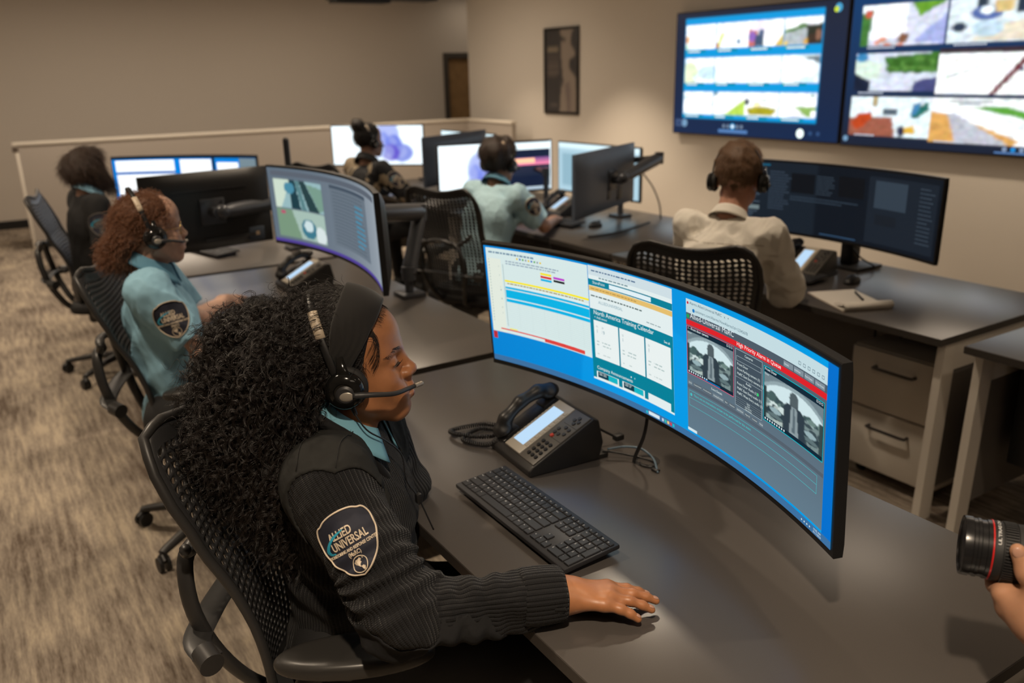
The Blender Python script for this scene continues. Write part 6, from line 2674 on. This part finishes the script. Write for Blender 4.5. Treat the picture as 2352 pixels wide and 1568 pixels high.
def hair_fn(P):
    q = to_head(P)
    d = cap_fn(q)
    # hairline: forward limit sloping back towards the ear
    lim = q[..., 0] - (.030 + .36 * (q[..., 2] - .02))
    d = smax(d, lim, .008)
    d = smax(d, -.035 - q[..., 2] + .6 * np.maximum(0, q[..., 0] + .02), .01)
    big = s_ell(q, (-.145, .00, .030), (.110, .118, .105))
    big = smin(big, s_ell(q, (-.185, -.01, -.090), (.120, .125, .130)), .05)
    big = smin(big, s_ell(q, (-.150, -.045, -.190), (.085, .095, .100)), .05)
    big = smin(big, s_ell(q, (-.120, -.060, -.255), (.050, .062, .060)), .05)
    big = big + .007 * vnoise(P, 75, 11) + .004 * vnoise(P, 190, 12)
    big = smax(big, q[..., 0] - .008 - .5 * np.maximum(0, q[..., 2] - .05), .02)
    return smin(d, big, .03)


lo, hi = C1 - np.array([.36, .30, .44], np.float32), C1 + np.array([.16, .34, .18], np.float32)
HV, HQ = sdf(hair_fn, lo, hi, .0042)
hair = local(mk('hair', npmesh('hair', HV, HQ), mat('hair_mass', (.006, .0045, .004), .6, bump=(260, 1.0, .004)), P1, smooth=180), P1)
g = np.random.default_rng(5)
p, nr = surface_samples(HV, HQ, 34000, g)
q = to_head(p.astype(np.float32))
isb = q[:, 0] < -.035
isb |= (q[:, 2] < .02) & (q[:, 0] < -.012)
pb, nbk = p[isb], nr[isb]
down = np.array([0, 0, -1.0])
backv = -R1[:, 0].astype(float)


def flow_big(p):
    qq = to_head(p.astype(np.float32))
    return backv[None] * .35 + down[None] * (.5 + .6 * (qq[:, 2:3] < 0)) + g.normal(0, .35, p.shape)


k = g.choice(len(pb), 7500)
S1a = clumped(curl_strands(pb[k], nbk[k], flow_big, .062, .0075, 2.3, g, npt=30, lift=.55, sink=.012), 6, .0011, g)
# long loose flyaways at the outline
k = g.choice(len(pb), 1300)
S1b = curl_strands(pb[k], nbk[k], flow_big, .075, .0065, 2.2, g, npt=34, lift=1.1, sink=.005)
local(hair_curves('curls', list(S1a) + list(S1b), .00040, M_HAIRK, hair), P1)
# the sleek part over the crown, combed back
_s = (q - np.array([.012, 0, .070], np.float32)) @ np.array([.905, 0, -.425], np.float32)
sel = (~isb) & ((_s < -.030) | (_s > .034)) & (q[:, 2] > .015)
pt, nt_ = p[sel], nr[sel]
S1c = curl_strands(pt, nt_, lambda x: np.tile(backv[None] + np.array([[0, 0, -.12]]), (len(x), 1)), .05, .0014, 1.5, g, npt=16, lift=.05, sink=.0015)
local(hair_curves('combed_hair', list(S1c), .0004, M_HAIRK, hair), P1)

# laid edges at the temple: swooping fine strands on the skin
HB = None
bv_, bq_ = sdf(lambda P: head_sdf(to_head(P) * 1.0, True, .62) * 1.03, C1 - .16, C1 + .16, .003)
HB = bvh_of(bv_, bq_)


def on_skin(pts, lift=.0007):
    out = []
    for x in pts:
        w = Vector((C1 + (R1 @ (np.array(x, np.float32) * 1.03))).tolist())
        h = HB.find_nearest(w)
        out.append(np.array(h[0] + h[1] * lift) if h[0] else np.array(w))
    return np.array(out)


ed = []
for i in range(60):
    a = g.random()
    b = g.normal(0, .0022)
    x0 = .030 + .012 * a
    z0 = .096 - .030 * a
    x0 += g.normal(0, .0025)
    z0 += g.normal(0, .003)
    w = [(x0 - .006, -.068, z0 + .004 + b), (x0 + .014, -.064, z0 + .006 + b), (x0 + .026 - .006 * a, -.060, z0 - .008 + b), (x0 + .024 - .006 * a, -.060, z0 - .030 - .012 * a), (x0 + .010 - .004 * a, -.064, z0 - .052 - .012 * a)]
    ed.append(on_skin(bez(w, 16)))
for i in range(80):
    a = .55 * g.random()
    x0, z0 = .020 - .004 * a + g.normal(0, .004), .034 - .050 * a
    w = [(x0 - .006, -.074, z0 + .004), (x0 + .006, -.072, z0 - .002), (x0 + .011, -.070, z0 - .012)]
    ed.append(on_skin(bez(w, 8)))
for i in range(150):
    y = g.uniform(-.045, .045)
    z = .104 - .35 * abs(y) + g.normal(0, .003)
    x = .062 - 3.5 * y * y
    w = [(x - .012, y, z + .012), (x, y + g.normal(0, .002), z + .006), (x + .010, y + g.normal(0, .004), z - .002)]
    ed.append(on_skin(bez(w, 8), .0012 + .002 * g.random()))
local(hair_curves('laid_edges', ed, .00022, M_HAIRK, hair), P1)
# brow and lashes
bw = []
for i in range(48):
    t = g.random()
    x, y, z = .091 - .020 * t * t, -(.015 + .034 * t), .0345 + .006 * math.sin(PI * min(1, t * 1.2)) - .005 * t + g.normal(0, .0012)
    bw.append(on_skin([(x, y, z), (x - .003, y - .004, z + .0015), (x - .006, y - .008, z + .001)], .0006))
for i in range(26):
    t = i / 25
    y = -(.021 + .023 * t)
    bw.append(np.array([C1 + R1 @ (np.array((.0885 - .0045 * t + k * .0035, y - k * .001, .0105 - .004 * k + .0018 * k * k), np.float32) * 1.03) for k in range(4)]))
local(hair_curves('brow', bw, .00020, M_HAIRK, body1), P1)

# lips, slightly deeper than the skin
def lip_fn(P):
    q = to_head(P)
    qs = q.copy()
    qs[..., 1] = np.abs(q[..., 1])
    d = s_cap(qs, (.1010, .000, -.0485), (.0858, .0230, -.0535), .0082, .0036)
    d = np.minimum(d, s_cap(qs, (.0990, .000, -.0610), (.0863, .0200, -.0560), .0096, .0042))
    d = smax(d, -s_cap(qs, (.1110, .000, -.0545), (.0915, .0250, -.0548), .0024, .0018), .002)
    return smax(d, head_sdf(q, True, .62) - .0006, .001)


LV, LQ = sdf(lip_fn, C1 + R1 @ np.array([.094, 0, -.055], np.float32) - .036, C1 + R1 @ np.array([.094, 0, -.055], np.float32) + .036, .0011)
local(mk('lips', npmesh('lips', LV, LQ), mat('brown_lip', (.26, .085, .055), .25, coat=.3), body1, smooth=180), P1)


# black cloth hair band
def band_fn(P):
    q = to_head(P)
    d = cap_fn(q) - .0075
    d = np.maximum(d, -(d + .009))
    n = np.array([.905, 0, -.425], np.float32)
    s = (q - np.array([.012, 0, .070], np.float32)) @ n
    w = .011 + .026 * np.clip((q[..., 2] + .01) / .12, 0, 1)
    d = smax(d, np.abs(s) - w, .003)
    ruck = .0016 * np.sin(s * 520 + 3 * np.sin(q[..., 2] * 60)) * np.clip(1.2 - q[..., 2] / .1, 0, 1)
    return smax(d + ruck, -.03 - q[..., 2], .004)


BV, BQ = sdf(band_fn, C1 - .16, C1 + .18, .0022)
local(mk('hair_band', npmesh('hair_band', BV, BQ), mat('black_jersey', (.012, .011, .011), .85, bump=(900, .2, .0005), sheen=.15), P1, smooth=180), P1)

HS1 = headset('black headset with a grey boom mic on the long-haired woman', C1, J1['Rh'], 1.05)
# its cord, down from the ear cup across the sweater to a small clip
ear = C1 + R1 @ np.array([0, -.092, -.04], np.float32)
cp = [ear, ear + np.array([.02, -.02, -.045]), ear + R1 @ np.array([.052, .015, -.085], np.float32), ear + R1 @ np.array([.075, .030, -.125], np.float32), ear + R1 @ np.array([.078, .02, -.175], np.float32), ear + R1 @ np.array([.095, .02, -.215], np.float32), ear + R1 @ np.array([.115, .015, -.285], np.float32)]
cord = mk('cord', MB().tube(bez([tuple(map(float, x)) for x in cp], 40), .0016, 7), M_BEZ, HS1, smooth=180)
clip = mk('inline_clip', MB().box(tuple(map(float, cp[5])), (.012, .012, .02), bev=.003).cyl(tuple(map(float, ear + np.array([0, 0, .012]))), tuple(map(float, ear + np.array([.008, -.006, -.018]))), .0065, .004, 12), M_BEZ, HS1)
bpy.context.view_layer.update()
for o in (cord, clip):
    o.matrix_parent_inverse = HS1.matrix_world.inverted()
# ------------------------------------------------------------------ the other five at their desks
def hair_std(root, C, Rm, hs, blobs, col, front=(.030, .36), low=-.035, noise=(.004, 60), strands=0, curl=(.03, .002, 1.5), h=.005, flowv=None, seed=1, cap=0.0, rough=.4):
    C = np.array(C, np.float32)

    def hd(P):
        return ((P - C) @ Rm) / hs

    def fn(P):
        q = hd(P)
        d = s_ell(q, (-.014, 0, .050), (.102 + cap, .083 + cap, .092 + cap))
        d = smin(d, s_ell(q, (.028, 0, .062), (.056 + cap, .068 + cap, .064 + cap)), .03)
        d = smax(d, q[..., 0] - (front[0] + front[1] * (q[..., 2] - .02)), .010)
        d = smax(d, low - q[..., 2] + .6 * np.maximum(0, q[..., 0] + .02), .012)
        for c, r, k in blobs:
            d = smin(d, s_ell(q, c, r), k)
        return (d + noise[0] * vnoise(P, noise[1], seed)) * hs
    ext = max([.2] + [max(abs(x) for x in c) + max(r) for c, r, k in blobs])
    V, Q = sdf(fn, C - ext * 1.15, C + ext * 1.15, h)
    m = mat(f'hair_mass_{seed}', tuple(c * .55 for c in col), .55, bump=(180, .8, .003))
    o = local(mk('hair', npmesh('hair', V, Q), m, root, smooth=180), root)
    if strands:
        g = np.random.default_rng(seed)
        p, nr = surface_samples(V, Q, strands, g)
        bk = -Rm[:, 0].astype(float)
        fv = np.array(flowv, float) @ Rm.astype(float).T if flowv is not None else bk + np.array([0, 0, -.5])
        S = curl_strands(p, nr, lambda x: np.tile(fv[None], (len(x), 1)) + g.normal(0, .2, x.shape), curl[0], curl[1], curl[2], g, npt=16, lift=.25, sink=.004)
        local(hair_curves('locks', list(S), .0007, hair_mat(f'hair_{seed}', col, rough), o), o)
    return o


def dress(J, root, name, m, sleeves, h=.008, seed=1, fold=.004, ra=(.068, .062, .052, .045), fat=1.0, wd=1.0, hem=.50, neck_r=.060):
    f = cloth_fn(J, sleeves, ra=ra, fat=fat, wd=wd, fold=fold, seed=seed, neck_r=neck_r, hem=hem)
    lo, hi = joint_bounds(J, ['chest', 'pelvis', 'neck', 'shR', 'shL', 'elR', 'elL', 'wrR', 'wrL'], .20)
    lo[2], hi[2] = hem - .02, J['neck'][2] + .09
    V, Q = sdf(f, lo, hi, h)
    o = local(mk(name, npmesh(name, V, Q), m, root, smooth=180), root)
    return o, V, Q


def patch_on(garment, V, Q, J, size, out, up, at_=.42, sd='R', thr=None):
    b = bvh_of(V, Q)
    sh, el = np.array(J['sh' + sd], float), np.array(J['el' + sd], float)
    make_patch(garment, b, sh + (el - sh) * at_ + np.array(out) * .05, out, up, size, thr=thr)


def finish_person(root, J, trousers):
    local(legs(J, root, trousers), root)
    for o in [c for c in bpy.data.objects if c.parent == root]:
        if o.name.split('.')[0] in ('shoe', 'eye'):
            local(o, root)


M_BLUES = mat('light_blue_shirt', (.29, .54, .70), .8, bump=(500, .2, .0008))
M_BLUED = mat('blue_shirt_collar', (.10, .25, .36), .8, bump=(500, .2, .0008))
M_TRB = mat('black_trousers', (.012, .012, .013), .8)
SK2 = skin('fair_skin', (.56, .33, .235), .5)
SK3 = skin('tan_skin', (.50, .28, .19), .5)
SK5 = skin('olive_skin', (.45, .24, .15), .5)

# --- red-haired woman -------------------------------------------------------------
P2 = thing('person', 'woman with red-brown bun, round glasses and headset in a light blue uniform shirt', 'person', (.48, 3.03, 0))
HC2 = (.470, 3.035, 1.175)
J2 = seated(-14, HC2, 0, (.485, 3.02, .53), (.455, 3.03, .88), (.445, 3.035, 1.058), (.535, 2.800, .800), (.745, 2.960, .778), (.620, 3.240, .800), (.775, 3.490, .780), sw=.160, sdrop=.045)
hands2 = {'R': dict(W=(.765, 2.975, .778), d=(.8, .6, -.05), n=(0, 0, 1), right=True, curls=((15, 20, 15),) * 4, s=.95),
          'L': dict(W=(.790, 3.508, .780), d=(.62, .78, -.10), n=(.0, .0, 1), right=False, curls=((8, 14, 10), (6, 14, 10), (8, 16, 12), (12, 18, 14)), s=.95)}
b2 = local(skin_body(J2, P2, SK2, hands2, hres=.0032, hand_res=.003, nails=False), P2)
eyes(P2, HC2, J2['Rh'], (.05, .03, .015))
sh2, v2, q2 = dress(J2, P2, 'uniform_shirt', M_BLUES, 'short', h=.0065, seed=21, fold=.008)
patch_on(sh2, v2, q2, J2, .062, (-.12, -.96, .25), (-.15, .12, 1), at_=.46)
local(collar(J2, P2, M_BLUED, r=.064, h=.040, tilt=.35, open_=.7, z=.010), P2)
hair_std(P2, HC2, J2['Rh'], 1.0, [((-.112, 0, -.050), (.050, .054, .054), .03), ((-.075, 0, .0), (.05, .062, .055), .03)], (.19, .078, .036), noise=(.005, 70), strands=5200, curl=(.045, .004, 2.0), seed=22, cap=-.006, front=(.054, .28))
gl = MB()
R2, C2 = J2['Rh'].astype(float), np.array(HC2)
for s_ in (-1, 1):
    rg = [tuple(C2 + R2 @ np.array([.097 - .010 * abs(math.cos(t)), s_ * (.033 + .022 * math.cos(t)), .010 + .022 * math.sin(t)])) for t in np.linspace(0, 2 * PI, 24, endpoint=False)]
    gl.tube(rg, .0012, 6, closed=True)
    gl.tube([tuple(C2 + R2 @ np.array(p)) for p in ((.088, s_ * .055, .014), (.06, s_ * .072, .016), (.0, s_ * .078, .014))], .0012, 6)
gl.tube([tuple(C2 + R2 @ np.array(p)) for p in ((.098, -.011, .014), (.102, 0, .017), (.098, .011, .014))], .0012, 6)
local(mk('eyeglasses', gl, mat('gold_wire', (.75, .52, .22), .25, 1), P2, smooth=180), P2)
finish_person(P2, J2, M_TRB)
headset('black headset with silver band on the red-haired woman', HC2, J2['Rh'], 1.0, boom_len=.10)

# --- person with bobbed hair ----------------------------------------------------------
P3 = thing('person', 'person with dark bobbed hair in a black sweater with a shield patch, beside the partition', 'person', (.43, 5.33, 0))
HC3 = (.545, 5.305, 1.175)
J3 = seated(8, HC3, 25, (.50, 5.31, .53), (.50, 5.30, .88), (.520, 5.29, 1.062), (.54, 5.06, .80), (.78, 5.14, .775), (.66, 5.52, .80), (.86, 5.42, .775), sw=.165, sdrop=.045)
hands3 = {'R': dict(W=(.80, 5.145, .775), d=(1, .2, -.05), n=(0, 0, 1), right=True, curls=((15, 20, 15),) * 4), 'L': dict(W=(.88, 5.41, .775), d=(1, -.2, -.05), n=(0, 0, 1), right=False, curls=((15, 20, 15),) * 4)}
local(skin_body(J3, P3, SK3, hands3, hres=.005, hand_res=.005, nails=False), P3)
eyes(P3, HC3, J3['Rh'])
M_BLK = mat('black_sweater', (.011, .011, .012), .85, bump=(300, .3, .001))
sw3, v3, q3 = dress(J3, P3, 'sweater', M_BLK, 'long', h=.009, seed=31, fold=.005)
patch_on(sw3, v3, q3, J3, .066, (-.05, -.97, .2), (.0, .1, 1), at_=.5, thr=mat('grey_thread', (.20, .18, .16), .8))
local(collar(J3, P3, M_BLUES, r=.064, h=.040, tilt=.35, open_=.6, z=.012), P3)
hair_std(P3, HC3, J3['Rh'], 1.0, [((-.055, 0, .03), (.075, .088, .075), .03), ((.015, -.074, -.010), (.050, .022, .055), .03), ((.015, .074, -.010), (.050, .022, .055), .03), ((.060, -.072, -.055), (.036, .015, .034), .025)], (.055, .030, .018), noise=(.003, 60), strands=5200, curl=(.06, .0015, .7), flowv=(.5, 0, -1), seed=32, cap=.002, low=-.02)
finish_person(P3, J3, M_TRB)

# --- person in the camouflage jacket --------------------------------------------------
P4 = thing('person', 'person with a high dark hair bun in a black and tan camouflage jacket', 'person', (2.40, 5.92, 0))
HC4 = (2.535, 6.00, 1.185)
J4 = seated(15, HC4, 5, (2.38, 5.92, .53), (2.43, 5.93, .86), (2.490, 5.955, 1.045), (2.66, 5.68, .83), (2.90, 5.92, .785), (2.60, 6.22, .80), (2.80, 6.28, .79), sw=.165, sdrop=.05)
hands4 = {'R': dict(W=(2.92, 5.95, .785), d=(.85, .5, -.05), n=(0, 0, 1), right=True, curls=((15, 20, 15),) * 4), 'L': dict(W=(2.82, 6.28, .79), d=(1, 0, -.05), n=(0, 0, 1), right=False, curls=((15, 20, 15),) * 4)}
local(skin_body(J4, P4, SK3, hands4, hres=.005, hand_res=.005, nails=False), P4)
eyes(P4, HC4, J4['Rh'])


def camo():
    m = mat('camouflage_cloth', (.30, .23, .15), .8)
    nt = m.node_tree
    tc = nt.nodes.new('ShaderNodeTexCoord')
    n = nt.nodes.new('ShaderNodeTexNoise')
    n.inputs['Scale'].default_value = 9
    n.inputs['Detail'].default_value = 1.5
    nt.links.new(tc.outputs['Object'], n.inputs['Vector'])
    r = nt.nodes.new('ShaderNodeValToRGB')
    r.color_ramp.interpolation = 'CONSTANT'
    r.color_ramp.elements[0].color = (.012, .012, .014, 1)
    r.color_ramp.elements[1].position = .50
    r.color_ramp.elements[1].color = (.34, .27, .18, 1)
    e = r.color_ramp.elements.new(.60)
    e.color = (.12, .095, .065, 1)
    nt.links.new(n.outputs['Fac'], r.inputs['Fac'])
    nt.links.new(r.outputs['Color'], nt.nodes['Principled BSDF'].inputs['Base Color'])
    return m


jk, v4, q4 = dress(J4, P4, 'camouflage_jacket', camo(), 'long', h=.010, seed=41, fold=.008, ra=(.078, .070, .060, .050), fat=1.08, wd=1.05, neck_r=.066)
patch_on(jk, v4, q4, J4, .066, (.1, -.96, .2), (-.1, .1, 1), at_=.45)
local(collar(J4, P4, mat('black_hood', (.012, .012, .013), .85), r=.075, h=.055, tilt=.3, open_=.6, z=-.01, name='collar'), P4)
hair_std(P4, HC4, J4['Rh'], 1.0, [((-.075, 0, .125), (.052, .055, .050), .02)], (.020, .014, .011), noise=(.004, 80), strands=1500, seed=42)
finish_person(P4, J4, M_TRB)
headset('pale headset on the person with the high bun', HC4, J4['Rh'], 1.0, boom_len=.10)

# --- person in the pale blue shirt -------------------------------------------------------
P5 = thing('person', 'dark-haired person in a pale blue short-sleeved shirt and headset, seen from behind', 'person', (2.46, 4.20, 0))
HC5 = (2.615, 4.275, 1.150)
J5 = seated(14, HC5, 24, (2.42, 4.19, .53), (2.49, 4.21, .85), (2.565, 4.235, 1.030), (2.770, 4.035, .800), (2.985, 4.255, .780), (2.72, 4.52, .80), (2.93, 4.60, .78), sw=.175, sdrop=.045)
hands5 = {'R': dict(W=(3.005, 4.275, .780), d=(.7, .7, -.08), n=(0, 0, 1), right=True, curls=((15, 20, 15),) * 4), 'L': dict(W=(2.95, 4.61, .78), d=(1, .1, -.05), n=(0, 0, 1), right=False, curls=((15, 20, 15),) * 4)}
local(skin_body(J5, P5, SK5, hands5, hres=.0042, hand_res=.004, nails=False), P5)
eyes(P5, HC5, J5['Rh'])
st5, v5, q5 = dress(J5, P5, 'uniform_shirt', mat('pale_blue_shirt_cloth', (.44, .66, .76), .8, bump=(500, .2, .0008)), 'short', h=.008, seed=51, fold=.009, ra=(.070, .076, .052, .045), fat=1.12, wd=1.08, neck_r=.054)
patch_on(st5, v5, q5, J5, .056, (.0, -.95, .3), (-.25, .15, 1), at_=.40)
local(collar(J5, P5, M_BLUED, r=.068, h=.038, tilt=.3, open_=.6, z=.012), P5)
hair_std(P5, HC5, J5['Rh'], 1.02, [((-.06, 0, .075), (.075, .085, .075), .03), ((.03, 0, .11), (.055, .065, .045), .03)], (.050, .030, .020), noise=(.008, 75), strands=3500, curl=(.022, .004, 1.6), seed=52, cap=.010)
finish_person(P5, J5, M_TRB)
headset('grey headset on the dark-haired person in pale blue', HC5, J5['Rh'], 1.05, boom_len=.10)

# --- man in the white shirt ------------------------------------------------------------------
P6 = thing('person', 'man with short brown hair and black headset in a white shirt, seen from behind', 'person', (2.36, 2.28, 0))
HC6 = (2.535, 2.345, 1.240)
J6 = seated(22, HC6, 33, (2.34, 2.27, .54), (2.40, 2.295, .90), (2.470, 2.320, 1.105), (2.665, 2.175, .815), (2.905, 2.345, .785), (2.63, 2.66, .82), (2.93, 2.72, .785), head_pitch=8, sw=.168, sdrop=.055, cuff=.42)
hands6 = {'R': dict(W=(2.93, 2.365, .785), d=(.7, .7, -.06), n=(0, 0, 1), right=True, curls=((12, 20, 15),) * 4), 'L': dict(W=(2.955, 2.722, .785), d=(1, -.15, -.06), n=(0, 0, 1), right=False, curls=((12, 20, 15),) * 4)}
local(skin_body(J6, P6, skin('ruddy_skin', (.55, .28, .19), .5), hands6, hres=.0035, hand_res=.0035, nails=False, hs=1.04, fem=False), P6)
eyes(P6, HC6, J6['Rh'], s=1.04)
M_WSH = mat('white_shirt_cloth', (.82, .78, .70), .8, bump=(400, .25, .0008))
st6, v6, q6 = dress(J6, P6, 'white_shirt', M_WSH, 'long', h=.0065, seed=61, fold=.0085, ra=(.067, .068, .060, .056), fat=1.10, wd=1.06, neck_r=.050)
b6 = bvh_of(v6, q6)
yk = MB()
n6 = Vector((-.93, -.37, .1))
for (y0, y1, z0, z1) in ((-.17, .17, -.048, -.044), (-.016, -.013, -.16, -.048), (.013, .016, -.16, -.048)):
    pts, W_ = [], 10
    lv = Vector(J6['Rt'][:, 1].astype(float).tolist())
    base = Vector(J6['neck']) + Vector((0, 0, -.045))
    for j in range(2):
        for i in range(W_ + 1):
            p = base + lv * (y0 + (y1 - y0) * i / W_) + Vector((0, 0, (z0, z1)[j]))
            h = b6.ray_cast(p + n6 * .35, -n6, .6)
            pts.append((h[0] + n6 * .0015) if h[0] else p)
    yk.add(pts, [(i, i + 1, W_ + 2 + i, W_ + 1 + i) for i in range(W_)])
o = local(mk('yoke_seam', yk, mat('cream_seam', (.50, .45, .38), .8), st6, smooth=None), P6)
local(collar(J6, P6, M_WSH, r=.057, h=.042, tilt=.22, open_=.5, z=-.008), P6)
hair_std(P6, HC6, J6['Rh'], 1.04, [((-.01, 0, .090), (.074, .066, .058), .03)], (.20, .105, .050), noise=(.0035, 110), strands=9000, curl=(.020, .0015, .6), flowv=(-.2, 0, -1), seed=62, low=-.040, front=(.040, .36), cap=-.003)
finish_person(P6, J6, mat('dark_trousers', (.02, .02, .024), .8))
headset('black headset on the man in the white shirt', HC6, J6['Rh'], 1.06, boom_len=.10, silver=False, bandz=.128)
# ------------------------------------------------------------------ photographer's lens and hand at the right edge
# lens axis runs from the front glass (towards the picture's left) back out of the frame
LC = Vector((1.095, .552, 1.014))
LA = Vector((.56, -.82, -.02)).normalized()          # from the front ring backwards
up = (Vector((0, 0, 1)) - LA * LA.z).normalized()
sd = up.cross(LA)
ML = Matrix.Identity(4)
for i in range(3):
    ML[i][0], ML[i][1], ML[i][2] = sd[i], up[i], LA[i]
ML.translation = LC
LN = thing('camera', 'black camera lens with a red ring held in at the right edge of the frame', 'camera', tuple(LC), rot=ML.to_euler())
M_LB = mat('lens_black', (.012, .012, .013), .25, bump=(300, .05, .0003))
M_RUB = mat('lens_rubber', (.016, .016, .017), .6)
mk('front_barrel', MB().lathe([(.036, .004), (.0385, 0), (.0415, .001), (.0420, .006), (.0420, .020), (.0405, .022), (.0405, .030), (.0415, .031), (.0415, .038), (.040, .040), (.040, .052), (.0415, .053), (.0415, .062)], 64), M_LB, LN, smooth=30)
mk('front_glass', MB().lathe([(.036, .004), (.030, .009), (.015, .012), (0, .013)], 48), mat('lens_glass', (.01, .012, .02), .03, coat=1), LN, smooth=180)
mk('red_ring', MB().lathe([(.0414, .062), (.0424, .0625), (.0424, .0660), (.0414, .0665)], 64), mat('red_ring', (.55, .02, .02), .3), LN, smooth=30)
rb = MB()
rb.lathe([(.0412, .0665), (.0418, .068), (.0418, .086), (.0405, .088), (.0405, .120), (.042, .121), (.042, .185), (.040, .188), (.040, .23)], 64)
mk('lens_barrel', rb, M_RUB, LN, smooth=30)
rg = MB()
for i in range(60):
    a = 2 * PI * i / 60
    rg.box((.0420, 0, .104), (.0022, .0022, .028), RZ(a))
mk('zoom_ring', rg, M_RUB, LN, smooth=None)
lt = MB()
for s_, a0 in (('ULTRASONIC', 2.45),):
    for k, ch in enumerate(s_):
        V, F = text_mesh(ch, .010, .02)
        a = a0 - k * .135
        lt.add([((.0421) * math.cos(a - x / .042), (.0421) * math.sin(a - x / .042), .070 + .010 - y) for x, y in V], F)
mk('lens_lettering', lt, mat('white_legend', (.55, .55, .55)), LN, smooth=None)
mk('camera_body', MB().box((.0, -.02, .36), (.13, .12, .20), bev=.02, seg=3), M_RUB, LN, smooth=40)
LN.scale = (1, 1, .55)

PH = thing('person', 'hand reaching in from the right edge, holding the black camera lens', 'person', (1.30, .40, 0))


def lp(x, y, z):
    return np.array(ML @ Vector((x, y, z - .042)))


# left hand cradling the lens: thumb over the near side, fingers wrapping underneath
SKH = skin('photographer_skin', (.52, .27, .16), .45)
pr = []
palm = lp(-.055, -.062, .150)
wrist = lp(-.060, -.135, .215)
camside = lp(-.047, .0, .11) - lp(0, 0, .11)
thumb = [lp(-.058, -.058, .165), lp(-.054, -.030, .140), lp(-.0515, .004, .118), lp(-.0455, .030, .103)]
for a, b, r0, r1, k in zip(thumb[:-1], thumb[1:], (.021, .0165, .0140), (.0165, .0140, .0100), (.02, .014, .008)):
    pr.append((a, b, r0, r1, k))
pr.append((wrist, palm, .030, .032, .03))
pr.append((palm, lp(-.030, -.068, .110), .030, .018, .03))
pr.append((palm, lp(-.010, -.074, .150), .030, .022, .03))
for j, (z, s) in enumerate(((.098, 1.0), (.120, 1.05), (.143, 1.0), (.165, .9))):
    R = .0515
    an = [math.radians(x) for x in (232, 262, 298, 335)]
    p = [lp(R * math.cos(a) * (1 if q else 1.06), R * math.sin(a) * (1 if q else 1.1), z - .006 * q) for q, a in enumerate(an)]
    pr.append((palm, p[0], .018, .0125, .02))
    for a, b, r0, r1 in zip(p[:-1], p[1:], (.0120, .0105, .0095), (.0105, .0095, .0080)):
        pr.append((a, b, r0 * s, r1 * s, .006))
elb = wrist + (wrist - palm) * 2.2 + np.array([.05, -.06, -.02])
pr.append((wrist, elb, .030, .042, .03))
fn = prim_fn(pr)
lo, hi = bounds(pr, .012)
V, Q = sdf(fn, lo, hi, .0026)
hb = local(mk('body', npmesh('body', V, Q), SKH, PH, smooth=180), PH)
tv = thumb[3] - thumb[2]
tv /= np.linalg.norm(tv)
nn = np.array(sd) * -1
nn = nn - tv * (nn @ tv)
nn /= np.linalg.norm(nn)
Mx = Matrix.Identity(4)
tt = np.cross(tv, nn)
for i in range(3):
    Mx[i][0], Mx[i][1], Mx[i][2] = tt[i], tv[i], nn[i]
Mx.translation = Vector(thumb[3] + nn * .0090)
local(mk('fingernail', MB().ball((0, 0, 0), (.0068, .0085, .0022), Mx, 12, 8), M_NAIL, hb, smooth=180), PH)
se = elb + (elb - wrist) * 1.0
Vs, Qs = tube_cloth(wrist + (elb - wrist) * .55, se, .046, .062, n=28, m=8)
local(mk('sleeve', npmesh('sleeve', Vs, Qs), mat('dark_sleeve', (.02, .02, .024), .8), PH, smooth=180), PH)
